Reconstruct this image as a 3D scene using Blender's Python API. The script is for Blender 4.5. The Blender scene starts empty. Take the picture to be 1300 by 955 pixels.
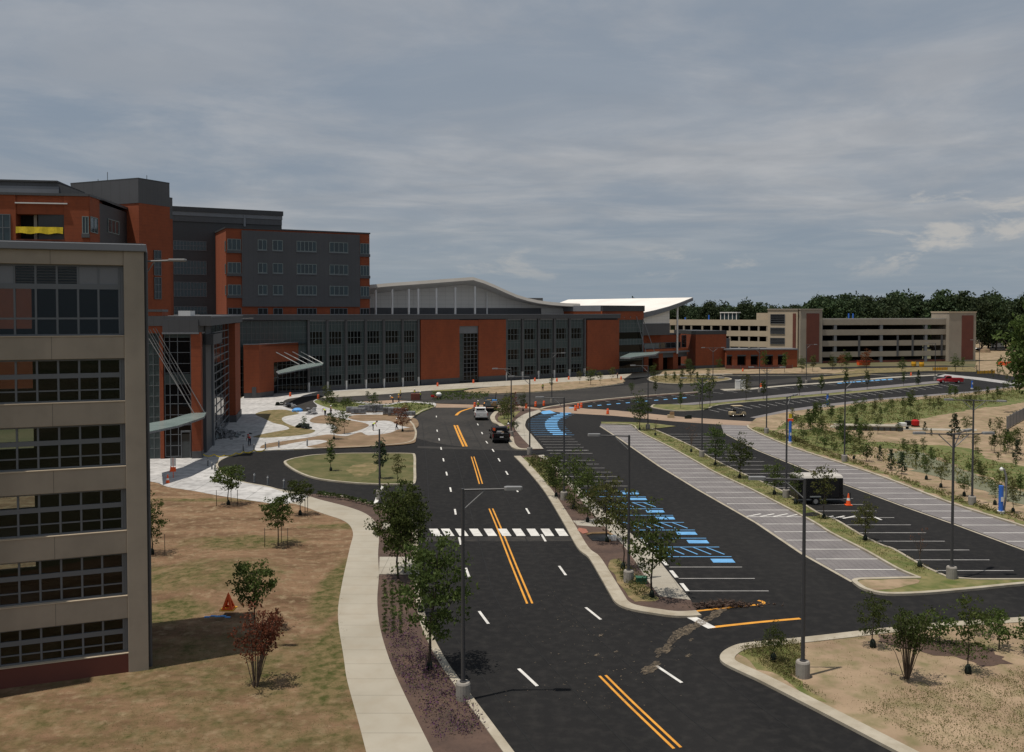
import bpy, bmesh, math, random
from mathutils import Vector, Matrix
R = random.Random(7)
C = bpy.context.scene.collection
SC = bpy.context.scene
# ------------------------------------------------------------------ camera geometry
F = 1150.0; CX = 650.0; CY = 432.0; H = 18.0
PITCH = math.atan(35.0 / F); CP, SP = math.cos(PITCH), math.sin(PITCH)
def ray(u, v):
    a = (u - CX) / F; b = (CY - v) / F
    return Vector((a, CP + b * SP, -SP + b * CP))
def G(u, v, z=0.0):
    d = ray(u, v); t = (z - H) / d.z
    return Vector((d.x * t, d.y * t, z))
def at(u, v, Y):
    d = ray(u, v); t = Y / d.y
    return Vector((d.x * t, Y, H + d.z * t))
def ppm(v): return (v - 397.0) / H            # pixels of the photo per metre at a ground row
cam_d = bpy.data.cameras.new('camera'); cam = bpy.data.objects.new('camera', cam_d); C.objects.link(cam)
cam.location = (0, 0, H); cam.rotation_euler = (math.pi / 2 - PITCH, 0, 0)
cam_d.sensor_width = 36; cam_d.lens = 36 * F / 1300; cam_d.shift_y = -45.5 / 1300
cam_d.clip_start = 0.5; cam_d.clip_end = 9000
SC.camera = cam
# ------------------------------------------------------------------ materials
def newmat(name):
    m = bpy.data.materials.new(name); m.use_nodes = True
    nt = m.node_tree; b = nt.nodes['Principled BSDF']
    return m, nt, b
def N(nt, typ, **kw):
    n = nt.nodes.new(typ)
    for k, v in kw.items():
        if k in n.inputs: n.inputs[k].default_value = v
        else: setattr(n, k, v)
    return n
def c4(c): return (c[0], c[1], c[2], 1)
def mixc(nt, fac, a, b, mode='MIX'):
    n = nt.nodes.new('ShaderNodeMix'); n.data_type = 'RGBA'; n.blend_type = mode
    if hasattr(fac, 'node'): nt.links.new(fac, n.inputs[0])
    else: n.inputs[0].default_value = fac
    for i, s in ((6, a), (7, b)):
        if hasattr(s, 'node'): nt.links.new(s, n.inputs[i])
        else: n.inputs[i].default_value = c4(s)
    return n.outputs[2]
def noise(nt, scale, detail=4, rough=.55, stretch=None, lo=.35, hi=.65, dist=0):
    tc = nt.nodes.new('ShaderNodeTexCoord'); src = tc.outputs['Object']
    if stretch:
        mp = nt.nodes.new('ShaderNodeMapping'); mp.inputs['Scale'].default_value = stretch
        if len(stretch) == 3: pass
        nt.links.new(src, mp.inputs[0]); src = mp.outputs[0]
    n = N(nt, 'ShaderNodeTexNoise', Scale=scale, Detail=detail, Roughness=rough, Distortion=dist)
    nt.links.new(src, n.inputs['Vector'])
    mr = N(nt, 'ShaderNodeMapRange'); mr.inputs[1].default_value = lo; mr.inputs[2].default_value = hi
    nt.links.new(n.outputs[0], mr.inputs[0])
    return mr.outputs[0]
def mat(name, c1, c2=None, s=.3, rough=.85, c3=None, s3=6, k3=.35, spec=.3, metal=0, bump=0, bs=20, stretch=None, lo=.35, hi=.65):
    m, nt, b = newmat(name)
    col = None
    if c2: col = mixc(nt, noise(nt, s, 6, stretch=stretch, lo=lo, hi=hi), c1, c2)
    if c3:
        f = noise(nt, s3, 5, lo=.45, hi=.75)
        mm = nt.nodes.new('ShaderNodeMath'); mm.operation = 'MULTIPLY'; nt.links.new(f, mm.inputs[0]); mm.inputs[1].default_value = k3
        col = mixc(nt, mm.outputs[0], col if col else c1, c3)
    if col: nt.links.new(col, b.inputs['Base Color'])
    else: b.inputs['Base Color'].default_value = c4(c1)
    b.inputs['Roughness'].default_value = rough; b.inputs['Metallic'].default_value = metal
    b.inputs['Specular IOR Level'].default_value = spec
    if bump:
        bp = N(nt, 'ShaderNodeBump', Strength=bump, Distance=.05); nt.links.new(noise(nt, bs, 4, lo=0, hi=1), bp.inputs['Height'])
        nt.links.new(bp.outputs[0], b.inputs['Normal'])
    return m
def jointed(m, sx, sy, depth=.45, w=.03, axes='xy', off=0.0):
    """thin dark joints (panel, paver or slab seams) multiplied into a material's colour"""
    nt = m.node_tree; b = nt.nodes['Principled BSDF']
    tc = nt.nodes.new('ShaderNodeTexCoord'); sp = nt.nodes.new('ShaderNodeSeparateXYZ'); nt.links.new(tc.outputs['Object'], sp.inputs[0])
    fac = None
    def add(out, s):
        nonlocal fac
        d = N(nt, 'ShaderNodeMath', operation='DIVIDE'); nt.links.new(out, d.inputs[0]); d.inputs[1].default_value = s
        f = N(nt, 'ShaderNodeMath', operation='FRACT'); nt.links.new(d.outputs[0], f.inputs[0])
        l = N(nt, 'ShaderNodeMath', operation='LESS_THAN'); nt.links.new(f.outputs[0], l.inputs[0]); l.inputs[1].default_value = w / s
        if fac is None: fac = l.outputs[0]
        else:
            x = N(nt, 'ShaderNodeMath', operation='MAXIMUM'); nt.links.new(fac, x.inputs[0]); nt.links.new(l.outputs[0], x.inputs[1]); fac = x.outputs[0]
    if axes == 'wall':
        a = N(nt, 'ShaderNodeMath', operation='ADD'); nt.links.new(sp.outputs[0], a.inputs[0]); nt.links.new(sp.outputs[1], a.inputs[1])
        if sx: add(a.outputs[0], sx)
        if sy: add(sp.outputs[2], sy)
    else:
        if sx: add(sp.outputs[0], sx)
        if sy: add(sp.outputs[1], sy)
    mu = N(nt, 'ShaderNodeMath', operation='MULTIPLY'); nt.links.new(fac, mu.inputs[0]); mu.inputs[1].default_value = depth
    lk = b.inputs['Base Color'].links
    src = lk[0].from_socket if lk else tuple(b.inputs['Base Color'].default_value)[:3]
    nt.links.new(mixc(nt, mu.outputs[0], src, (.02, .018, .016)), b.inputs['Base Color'])
    return m
def leafmat(name, cols, trans=.4):
    m, nt, b = newmat(name)
    g = nt.nodes.new('ShaderNodeNewGeometry')
    oi = nt.nodes.new('ShaderNodeObjectInfo')
    cr = nt.nodes.new('ShaderNodeValToRGB'); cr.color_ramp.interpolation = 'LINEAR'
    e = cr.color_ramp.elements
    while len(e) < len(cols): e.new(.5)
    for i, c in enumerate(cols): e[i].position = i / (len(cols) - 1); e[i].color = c4(c)
    nt.links.new(g.outputs['Random Per Island'], cr.inputs[0])
    hs = nt.nodes.new('ShaderNodeHueSaturation'); nt.links.new(cr.outputs[0], hs.inputs['Color'])
    mr = N(nt, 'ShaderNodeMapRange'); mr.inputs[3].default_value = .72; mr.inputs[4].default_value = 1.25
    nt.links.new(oi.outputs['Random'], mr.inputs[0]); nt.links.new(mr.outputs[0], hs.inputs['Value'])
    mr2 = N(nt, 'ShaderNodeMapRange'); mr2.inputs[3].default_value = .485; mr2.inputs[4].default_value = .51
    nt.links.new(oi.outputs['Random'], mr2.inputs[0]); nt.links.new(mr2.outputs[0], hs.inputs['Hue'])
    nt.links.new(hs.outputs[0], b.inputs['Base Color']); b.inputs['Roughness'].default_value = .7; b.inputs['Specular IOR Level'].default_value = .2
    tr = nt.nodes.new('ShaderNodeBsdfTranslucent'); nt.links.new(hs.outputs[0], tr.inputs[0])
    mx = nt.nodes.new('ShaderNodeMixShader'); mx.inputs[0].default_value = trans
    out = nt.nodes['Material Output']; nt.links.new(b.outputs[0], mx.inputs[1]); nt.links.new(tr.outputs[0], mx.inputs[2]); nt.links.new(mx.outputs[0], out.inputs[0])
    return m
M = {}
M['terrain'] = mat('terrain_grass', (.055, .065, .025), (.14, .11, .06), .03, c3=(.05, .045, .025), s3=.8)
M['asphalt'] = mat('asphalt', (.0105, .0105, .0112), (.018, .0175, .0175), .07, .93, c3=(.036, .034, .032), s3=1.6, k3=.42, spec=.12, bump=.15, bs=40, stretch=(1.7, .3, 1), lo=.3, hi=.7)
M['asphalt_old'] = mat('worn_asphalt', (.027, .0265, .0265), (.042, .04, .038), .12, .95, c3=(.07, .06, .05), s3=1.5, k3=.5, spec=.12)
M['concrete'] = jointed(mat('concrete_pale', (.36, .335, .285), (.29, .265, .22), .25, c3=(.22, .19, .145), s3=1.2, k3=.4, bump=.05), 1.8, 1.8, .35, .05)
M['kerb'] = mat('kerb_concrete', (.37, .335, .27), (.29, .255, .195), .5, c3=(.19, .15, .1), s3=1.7, k3=.5)
M['walk'] = jointed(mat('sidewalk_concrete', (.34, .31, .255), (.29, .265, .215), .2, c3=(.25, .205, .145), s3=.7, k3=.4), 0, 1.9, .32, .05)
M['plaza'] = jointed(mat('plaza_concrete', (.47, .46, .45), (.36, .355, .35), .18, c3=(.17, .165, .16), s3=1.1, k3=.75, stretch=(.4, 1.8, 1)), 3.2, 3.2, .4, .08)
M['paver'] = jointed(mat('grey_pavers', (.175, .162, .162), (.135, .125, .128), .4, c3=(.21, .195, .19), s3=2.5, k3=.4), .42, .42, .28, .05)
M['tan_path'] = mat('tan_pavers', (.29, .205, .145), (.23, .165, .12), .3, c3=(.33, .25, .18), s3=2.0)
M['brick_pad'] = mat('red_tactile_pad', (.3, .12, .085), (.24, .1, .07), 1.5)
M['dirt'] = mat('bare_dirt', (.23, .155, .098), (.14, .092, .056), .3, c3=(.11, .095, .042), s3=.9, k3=.6, bump=.5, bs=5)
M['dirt_pale'] = mat('pale_dirt', (.32, .235, .155), (.2, .14, .088), .22, c3=(.11, .11, .04), s3=.8, k3=.85, bump=.5, bs=6)
M['mulch'] = mat('brown_mulch', (.062, .04, .032), (.095, .06, .045), .6, c3=(.03, .02, .017), s3=5, bump=.5, bs=14)
M['grass'] = mat('median_grass', (.075, .095, .02), (.19, .16, .07), .6, c3=(.05, .075, .016), s3=2.2, k3=.6, bump=.4, bs=18)
M['olive'] = mat('olive_grass', (.1, .088, .03), (.22, .16, .085), .7, c3=(.06, .07, .018), s3=1.6, k3=.7, bump=.5, bs=9)
M['tyre'] = mat('tyre_scuff', (.0215, .021, .0205), (.0135, .0132, .013), .5, .95, spec=.1)
M['mud'] = mat('thin_mud', (.19, .15, .105), (.1, .08, .058), 2.6, .95, c3=(.24, .19, .13), s3=6)
M['lush'] = mat('lush_grass', (.065, .092, .02), (.1, .115, .032), .2, c3=(.2, .16, .075), s3=.9, k3=.85, bump=.5, bs=9)
M['island'] = mat('island_grass', (.06, .066, .018), (.125, .105, .045), .5, c3=(.05, .065, .015), s3=1.8, k3=.6, bump=.5, bs=9)
M['reeds'] = mat('pale_reeds', (.15, .15, .1), (.1, .11, .065), .3, c3=(.2, .19, .14), s3=1.5)
# lawn: tan and brown where the seeding failed, greener on the rise, along the walk and at the frontage
def lawn_mat():
    m, nt, b = newmat('patchy_lawn')
    tan = mixc(nt, noise(nt, .42, 8, .65, stretch=(.4, 1.3, 1)), (.225, .142, .086), (.105, .062, .036))
    tan2 = mixc(nt, noise(nt, 1.3, 7, .65, lo=.5, hi=.72), tan, (.265, .2, .125))
    tan3 = mixc(nt, noise(nt, 3.5, 6, .7, lo=.52, hi=.75), tan2, (.085, .07, .032))
    grn = mixc(nt, noise(nt, 1.7, 8, .7, lo=.38, hi=.62), (.05, .057, .016), (.165, .122, .062))
    tc = nt.nodes.new('ShaderNodeTexCoord'); acc = None
    for (u, v, rx, ry, k) in ((250, 735, 7.5, 5, .75), (310, 690, 6, 3.2, .8), (300, 850, 16, 6.5, .6), (120, 960, 30, 9, .5), (432, 745, 1.7, 9, 1.1), (436, 830, 2.4, 9, 1.1), (400, 920, 9, 8, .55), (440, 670, 5, 1.6, .7), (300, 636, 14, 1.2, .7), (215, 780, 3, 3, .9)):
        p = G(u, v); mp = nt.nodes.new('ShaderNodeMapping'); mp.vector_type = 'TEXTURE'; mp.inputs['Location'].default_value = (p.x, p.y, 0); mp.inputs['Scale'].default_value = (rx, ry, 1e4)
        nt.links.new(tc.outputs['Object'], mp.inputs[0]); ln = nt.nodes.new('ShaderNodeVectorMath'); ln.operation = 'LENGTH'; nt.links.new(mp.outputs[0], ln.inputs[0])
        mr = N(nt, 'ShaderNodeMapRange', interpolation_type='SMOOTHSTEP'); mr.inputs[1].default_value = 1.25; mr.inputs[2].default_value = .35; mr.inputs[4].default_value = k; nt.links.new(ln.outputs['Value'], mr.inputs[0])
        if acc is None: acc = mr.outputs[0]
        else: x = N(nt, 'ShaderNodeMath', operation='MAXIMUM'); nt.links.new(acc, x.inputs[0]); nt.links.new(mr.outputs[0], x.inputs[1]); acc = x.outputs[0]
    n = noise(nt, .6, 8, .65, lo=.25, hi=.75)
    a = N(nt, 'ShaderNodeMath', operation='MULTIPLY_ADD'); nt.links.new(n, a.inputs[0]); a.inputs[1].default_value = .8; nt.links.new(acc, a.inputs[2])
    s = N(nt, 'ShaderNodeMapRange'); s.inputs[1].default_value = .7; s.inputs[2].default_value = 1.25; nt.links.new(a.outputs[0], s.inputs[0])
    nt.links.new(mixc(nt, s.outputs[0], tan3, grn), b.inputs['Base Color'])
    b.inputs['Roughness'].default_value = .95; b.inputs['Specular IOR Level'].default_value = .1
    bp = N(nt, 'ShaderNodeBump', Strength=.8, Distance=.09); nt.links.new(noise(nt, 6, 8, .7, lo=0, hi=1), bp.inputs['Height']); nt.links.new(bp.outputs[0], b.inputs['Normal'])
    return m
M['lawn'] = lawn_mat()
M['white_paint'] = mat('white_road_paint', (.62, .61, .58), (.45, .44, .42), 1.2, .8)
M['faint_paint'] = mat('thin_white_paint', (.36, .35, .34), (.24, .235, .23), 1.2, .8)
M['yellow_paint'] = mat('yellow_road_paint', (.62, .29, .04), (.5, .22, .03), 1.2, .8)
M['blue_paint'] = mat('blue_stall_paint', (.13, .34, .6), (.1, .27, .5), 1.2, .8)
M['beige'] = jointed(mat('beige_precast', (.225, .193, .15), (.205, .175, .135), .25, c3=(.16, .135, .105), s3=.6, k3=.3, bump=.04), 0, 0) if False else mat('beige_precast', (.345, .295, .235), (.29, .25, .2), .3, c3=(.2, .175, .145), s3=.9, k3=.35, stretch=(1.6, 1.6, .22))
jointed(M['beige'], 4.27, 0, .45, .035, 'wall')
M['beige_sunlit'] = mat('sunlit_precast', (.5, .415, .305), (.45, .37, .275), .1, c3=(.36, .3, .225), s3=.5)  # sun-facing precast of the far garage, sunlight put into the colour
M['beige_shaded'] = mat('shaded_precast', (.33, .29, .235), (.29, .25, .205), .1, c3=(.22, .19, .16), s3=.5)  # same precast on the dim right front, shade put into the colour
M['brick'] = jointed(mat('red_brick', (.275, .072, .03), (.23, .06, .027), .3, c3=(.17, .048, .025), s3=1.3, k3=.5, stretch=(1, 1, .4)), 0, .6, .16, .06, 'wall')
M['brick_old'] = mat('maroon_brick', (.15, .052, .038), (.125, .045, .034), .3)
M['orange_and_lit_brick'] = mat('orange_and_lit_brick', (.4, .1, .035), (.36, .09, .032), .3)  # ledge's own orange; on the pavilion side, brick with sunlight in its colour
M['metal_grey'] = jointed(mat('grey_metal_panel', (.082, .083, .088), (.07, .071, .076), .15, .55, spec=.4), 1.2, 0, .3, .06, 'wall')
M['metal_dark'] = jointed(mat('dark_metal_panel', (.05, .051, .054), (.043, .044, .047), .15, .55, spec=.4), 1.2, 0, .3, .06, 'wall')
M['metal_light'] = mat('light_metal_panel', (.17, .178, .195), (.15, .157, .17), .3, .5, spec=.4)
M['mullion'] = mat('grey_mullion', (.13, .14, .152), None, rough=.5)
M['mullion_dark'] = mat('dark_mullion', (.115, .13, .134), None, rough=.5)
M['frame_pale'] = mat('pale_window_frame', (.2, .235, .23), None, rough=.5)
M['white_metal'] = mat('white_metal', (.7, .69, .67), (.64, .63, .61), .3, .6)
M['white_roof'] = jointed(mat('white_roof', (.7, .67, .63), (.62, .59, .55), .1, .7), 1.5, 0, .12, .07)
M['soffit'] = mat('pale_soffit', (.42, .4, .37), (.38, .36, .33), .2, .7)
M['hall_wall'] = jointed(mat('pale_hall_wall', (.66, .64, .6), (.6, .58, .55), .1, .7), 2.4, 1.2, .25, .07, 'wall')
def glass_mat(name, col, rough=.06, spec=.5):
    m, nt, b = newmat(name); b.inputs['Base Color'].default_value = c4(col); b.inputs['Roughness'].default_value = rough
    b.inputs['Specular IOR Level'].default_value = spec; return m
M['glass_dark'] = glass_mat('dark_glass', (.0035, .004, .005), .05, .22)
M['glass_teal'] = glass_mat('teal_glass', (.05, .07, .071), .3, .35)
M['glass_blue'] = glass_mat('blue_glass', (.03, .05, .058), .08, .5)
M['glass_room'] = glass_mat('room_glass', (.02, .03, .034), .05, .6)
def clear_glass():
    m, nt, b = newmat('clear_glass'); out = nt.nodes['Material Output']
    tr = nt.nodes.new('ShaderNodeBsdfTransparent'); tr.inputs[0].default_value = (.62, .68, .68, 1)
    gl = nt.nodes.new('ShaderNodeBsdfGlossy'); gl.inputs['Roughness'].default_value = .02
    fr = nt.nodes.new('ShaderNodeFresnel'); fr.inputs[0].default_value = 1.4
    mx = nt.nodes.new('ShaderNodeMixShader'); nt.links.new(fr.outputs[0], mx.inputs[0]); nt.links.new(tr.outputs[0], mx.inputs[1]); nt.links.new(gl.outputs[0], mx.inputs[2])
    nt.links.new(mx.outputs[0], out.inputs[0]); return m
M['clear'] = clear_glass()
M['canopy_glass'] = mat('green_canopy_glass', (.2, .25, .24), (.15, .195, .19), .3, .25, spec=.5)
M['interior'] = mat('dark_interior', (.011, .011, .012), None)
M['pole'] = mat('dark_pole_metal', (.05, .05, .053), None, rough=.5, spec=.4)
M['lamp_head'] = mat('lamp_head_grey', (.2, .2, .2), None, rough=.4, spec=.5)
M['base_conc'] = mat('pole_base_concrete', (.27, .255, .23), (.22, .2, .18), 2, .9)
M['black'] = mat('black_plastic', (.008, .008, .009), None, rough=.5)
M['rubber'] = mat('tyre_rubber', (.012, .012, .012), None, rough=.9)
M['chrome'] = mat('wheel_metal', (.42, .42, .42), None, rough=.3, metal=.7)
M['paint_black'] = mat('black_vehicle_paint', (.006, .006, .007), None, rough=.25, spec=.5)
M['paint_white'] = mat('white_vehicle_paint', (.6, .6, .6), None, rough=.3, spec=.5)
M['paint_red'] = mat('red_vehicle_paint', (.3, .012, .018), None, rough=.3, spec=.5)
M['tail'] = mat('red_lamp_plastic', (.35, .01, .01), None, rough=.3)
M['orange'] = mat('safety_orange', (.72, .1, .02), None, rough=.6)
M['cone_white'] = mat('reflective_white', (.65, .65, .63), None, rough=.5)
M['hivis'] = mat('hi_vis_lime', (.5, .68, .05), None, rough=.8)
M['hivis_orange'] = mat('hi_vis_orange', (.75, .3, .03), None, rough=.8)
M['skin'] = mat('skin', (.35, .2, .13), None, rough=.7)
M['trouser'] = mat('dark_trousers', (.025, .03, .045), None)
M['yellow'] = mat('yellow_plastic', (.65, .48, .02), (.5, .37, .02), 3, .6)
M['amber'] = mat('amber_plastic', (.62, .32, .02), None, rough=.6)
M['blue_pole'] = mat('blue_pole_paint', (.03, .13, .5), None, rough=.4, spec=.5)
M['blue_tarp'] = mat('blue_plastic_sheet', (.08, .27, .6), None, rough=.6)
M['green_box'] = mat('green_box_paint', (.03, .1, .06), None, rough=.6)
M['stone'] = mat('grey_stone_blocks', (.2, .205, .215), (.14, .142, .15), 3, .9)
M['wood'] = mat('raw_wood', (.26, .17, .09), (.2, .13, .07), 2, .9)
M['bark'] = mat('tree_bark', (.055, .042, .032), (.035, .027, .021), 6, .95)
M['bark_pale'] = mat('pale_bark', (.12, .09, .07), (.08, .06, .045), 6, .95)
M['bag'] = mat('watering_bag', (.008, .014, .01), None, rough=.8)
M['tan'] = mat('tan_plastic', (.4, .32, .2), None, rough=.6)
M['flower'] = leafmat('purple_flowers', [(.1, .035, .1), (.06, .03, .06), (.06, .07, .025)], .2)
M['leaf'] = leafmat('leaf_mid_green', [(.04, .062, .014), (.07, .1, .024), (.105, .13, .038)])
M['leaf_dark'] = leafmat('leaf_dark_green', [(.036, .058, .014), (.06, .088, .022), (.09, .118, .034)])
M['leaf_olive'] = leafmat('leaf_olive', [(.055, .07, .018), (.09, .1, .03), (.13, .125, .042)])
M['leaf_brown'] = leafmat('leaf_dead_brown', [(.13, .045, .02), (.19, .075, .034), (.1, .036, .02)])
M['needle'] = leafmat('needles', [(.02, .036, .016), (.032, .052, .024), (.046, .066, .03)], .15)
M['weed'] = leafmat('weeds', [(.09, .11, .028), (.16, .155, .05), (.26, .22, .11)])
M['forest'] = leafmat('forest_leaves', [(.024, .042, .02), (.038, .06, .025), (.056, .078, .03)], .2)
def gritty(m, scale=4.5, lo=.4, hi=.66):
    nt = m.node_tree; b = nt.nodes['Principled BSDF']; out = nt.nodes['Material Output']
    tr = nt.nodes.new('ShaderNodeBsdfTransparent'); mx = nt.nodes.new('ShaderNodeMixShader'); nt.links.new(noise(nt, scale, 10, .78, lo=lo, hi=hi), mx.inputs[0])
    nt.links.new(tr.outputs[0], mx.inputs[1]); nt.links.new(b.outputs[0], mx.inputs[2]); nt.links.new(mx.outputs[0], out.inputs[0])
gritty(M['mud'])
# ------------------------------------------------------------------ mesh builder
class MB:
    def __init__(s): s.v = []; s.f = []
    def quad(s, a, b, c, d):
        i = len(s.v); s.v += [tuple(a), tuple(b), tuple(c), tuple(d)]; s.f.append((i, i + 1, i + 2, i + 3)); return s
    def tri(s, a, b, c):
        i = len(s.v); s.v += [tuple(a), tuple(b), tuple(c)]; s.f.append((i, i + 1, i + 2)); return s
    def box(s, x0, x1, y0, y1, z0, z1):
        i = len(s.v)
        s.v += [(x0, y0, z0), (x1, y0, z0), (x1, y1, z0), (x0, y1, z0), (x0, y0, z1), (x1, y0, z1), (x1, y1, z1), (x0, y1, z1)]
        s.f += [(i, i + 3, i + 2, i + 1), (i + 4, i + 5, i + 6, i + 7), (i, i + 1, i + 5, i + 4), (i + 1, i + 2, i + 6, i + 5), (i + 2, i + 3, i + 7, i + 6), (i + 3, i, i + 4, i + 7)]
        return s
    def prism(s, pts, z0, z1):
        """vertical prism on a simple outline"""
        n = len(pts); i = len(s.v)
        a = sum(pts[k][0] * pts[(k + 1) % n][1] - pts[(k + 1) % n][0] * pts[k][1] for k in range(n))
        if a < 0: pts = pts[::-1]
        s.v += [(p[0], p[1], z0) for p in pts] + [(p[0], p[1], z1) for p in pts]
        from mathutils.geometry import tessellate_polygon
        for t in tessellate_polygon([[Vector((p[0], p[1], 0)) for p in pts]]):
            a_, b_, c_ = [Vector((pts[k][0], pts[k][1])) for k in t]
            if (b_ - a_).cross(c_ - a_) < 0: t = t[::-1]
            s.f.append(tuple(i + n + k for k in t))
        for k in range(n):
            l = (k + 1) % n; s.f.append((i + k, i + l, i + n + l, i + n + k))
        return s
    def sheet(s, pts, z):
        from mathutils.geometry import tessellate_polygon
        i = len(s.v); s.v += [(p[0], p[1], z) for p in pts]
        for t in tessellate_polygon([[Vector((p[0], p[1], 0)) for p in pts]]):
            a, b, c = [Vector((pts[k][0], pts[k][1])) for k in t]
            if (b - a).cross(c - a) < 0: t = t[::-1]
            s.f.append(tuple(i + k for k in t))
        return s
    def extrude_profile(s, prof, x0, x1):
        """profile in (y,z) extruded along x"""
        n = len(prof); i = len(s.v)
        s.v += [(x0, p[0], p[1]) for p in prof] + [(x1, p[0], p[1]) for p in prof]
        s.f.append(tuple(i + k for k in range(n))[::-1]); s.f.append(tuple(i + n + k for k in range(n)))
        for k in range(n):
            l = (k + 1) % n; s.f.append((i + k, i + l, i + n + l, i + n + k))
        return s
    def tube(s, p0, p1, r0, r1=None, n=8, cap=True):
        r1 = r0 if r1 is None else r1
        p0, p1 = Vector(p0), Vector(p1); d = (p1 - p0).normalized()
        a = d.orthogonal().normalized(); b = d.cross(a); i = len(s.v)
        for k in range(n):
            t = 2 * math.pi * k / n; o = a * math.cos(t) + b * math.sin(t)
            s.v.append(tuple(p0 + o * r0)); s.v.append(tuple(p1 + o * r1))
        for k in range(n):
            l = (k + 1) % n; s.f.append((i + 2 * k, i + 2 * l, i + 2 * l + 1, i + 2 * k + 1))
        if cap:
            s.f.append(tuple(i + 2 * k for k in range(n))[::-1]); s.f.append(tuple(i + 2 * k + 1 for k in range(n)))
        return s
    def path(s, pts, r, n=6):
        for a, b in zip(pts[:-1], pts[1:]): s.tube(a, b, r, r, n)
        return s
    def lathe(s, prof, n=16, c=(0, 0, 0)):
        i = len(s.v)
        for (r, z) in prof:
            for k in range(n):
                t = 2 * math.pi * k / n; s.v.append((c[0] + r * math.cos(t), c[1] + r * math.sin(t), c[2] + z))
        for j in range(len(prof) - 1):
            for k in range(n):
                l = (k + 1) % n; s.f.append((i + j * n + k, i + j * n + l, i + (j + 1) * n + l, i + (j + 1) * n + k))
        s.f.append(tuple(i + k for k in range(n))[::-1]); s.f.append(tuple(i + (len(prof) - 1) * n + k for k in range(n)))
        return s
    def build(s, name, m, parent=None, loc=None, rz=0, smooth=False, bevel=0):
        me = bpy.data.meshes.new(name); me.from_pydata(s.v, [], s.f); me.materials.append(M[m] if isinstance(m, str) else m)
        if smooth:
            for p in me.polygons: p.use_smooth = True
        o = bpy.data.objects.new(name, me); C.objects.link(o)
        if parent: o.parent = parent
        if loc is not None: o.location = loc
        if rz: o.rotation_euler = (0, 0, rz)
        if bevel:
            bv = o.modifiers.new('bevel', 'BEVEL'); bv.width = bevel; bv.segments = 2; bv.limit_method = 'ANGLE'
        return o
def tag(o, label=None, cat=None, group=None, kind=None):
    if label: o['label'] = label
    if cat: o['category'] = cat
    if group: o['group'] = group
    if kind: o['kind'] = kind
    return o
def empty(name, loc, label, cat, group=None, rz=0):
    o = bpy.data.objects.new(name, None); C.objects.link(o); o.location = loc; o.rotation_euler = (0, 0, rz); o.empty_display_size = .3
    return tag(o, label, cat, group)
def kids(o): return [c for c in C.objects if c.parent == o]
KID = {}
def copy_tree(o, parent=None):
    c = o.copy(); C.objects.link(c)
    if parent: c.parent = parent
    if o not in KID: KID[o] = kids(o)
    for ch in KID[o]: copy_tree(ch, c)
    return c
ORD = 'first second third fourth fifth sixth seventh eighth ninth tenth eleventh twelfth thirteenth fourteenth fifteenth sixteenth seventeenth eighteenth nineteenth twentieth'.split()
ORD += ['twenty-' + k for k in ORD[:9]] + ['thirtieth'] + ['thirty-' + k for k in ORD[:9]] + ['fortieth'] + ['forty-' + k for k in ORD[:9]] + ['fiftieth']
# ------------------------------------------------------------------ curves on the ground
def smooth(pts, n=5, closed=False):
    if n <= 1: return pts
    out = []; L = len(pts)
    rng = range(L) if closed else range(L - 1)
    for i in rng:
        if closed: p0, p1, p2, p3 = pts[i - 1], pts[i], pts[(i + 1) % L], pts[(i + 2) % L]
        else: p0, p1, p2, p3 = pts[max(i - 1, 0)], pts[i], pts[i + 1], pts[min(i + 2, L - 1)]
        for k in range(n):
            t = k / n; t2 = t * t; t3 = t2 * t
            out.append(0.5 * ((2 * p1) + (p2 - p0) * t + (2 * p0 - 5 * p1 + 4 * p2 - p3) * t2 + (3 * p1 - p0 - 3 * p2 + p3) * t3))
    if not closed: out.append(pts[-1])
    return out
def ragged(pts, amp=.35, step=.7, seed=1, closed=True):
    r = random.Random(seed + len(pts)); out = []
    L = len(pts)
    for i in range(L):
        a, b = pts[i], pts[(i + 1) % L]; n = max(1, min(40, int((b - a).length / step)))
        for k in range(n):
            p = a + (b - a) * (k / n); out.append(p + Vector((r.uniform(-amp, amp), r.uniform(-amp, amp), 0)))
    return out
SOFT = ('corner_grass', 'grass_swath', 'reed_bed', 'corner_mulch', 'median_dirt', 'strip_dirt', 'bare_patch', 'median_grass', 'green_verge', 'front_dirt')
def W(px, z=0.0): return [G(u, v, z) for u, v in px]
ZC = [0]
def sheet(name, px, z, m, n=1, kind='structure', closed=True):
    ZC[0] += 1; z += (ZC[0] % 5) * .0004
    o = MB().sheet(smooth(W(px, z), n, closed), z).build(name, m); return tag(o, kind=kind)
def slab(name, px, z, m, n=1, z0=-.05, closed=True):
    ZC[0] += 1; z += (ZC[0] % 9) * .0011; z0 -= (ZC[0] % 9) * .0011
    p = smooth(W(px, z), n, closed)
    if name in SOFT: p = ragged(p, .12 if name.startswith(('median', 'strip', 'green')) else .3)
    o = MB().prism(p, z0, z).build(name, m); return tag(o, kind='structure')
def offset(pts, d, closed):
    out = []; L = len(pts)
    for i in range(L):
        a = pts[i - 1] if (i or closed) else pts[i]; b = pts[(i + 1) % L] if (i < L - 1 or closed) else pts[i]
        t = (b - a); t.z = 0
        if t.length < 1e-6: t = Vector((1, 0, 0))
        t.normalize(); out.append(pts[i] + Vector((-t.y, t.x, 0)) * d)
    return out
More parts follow.
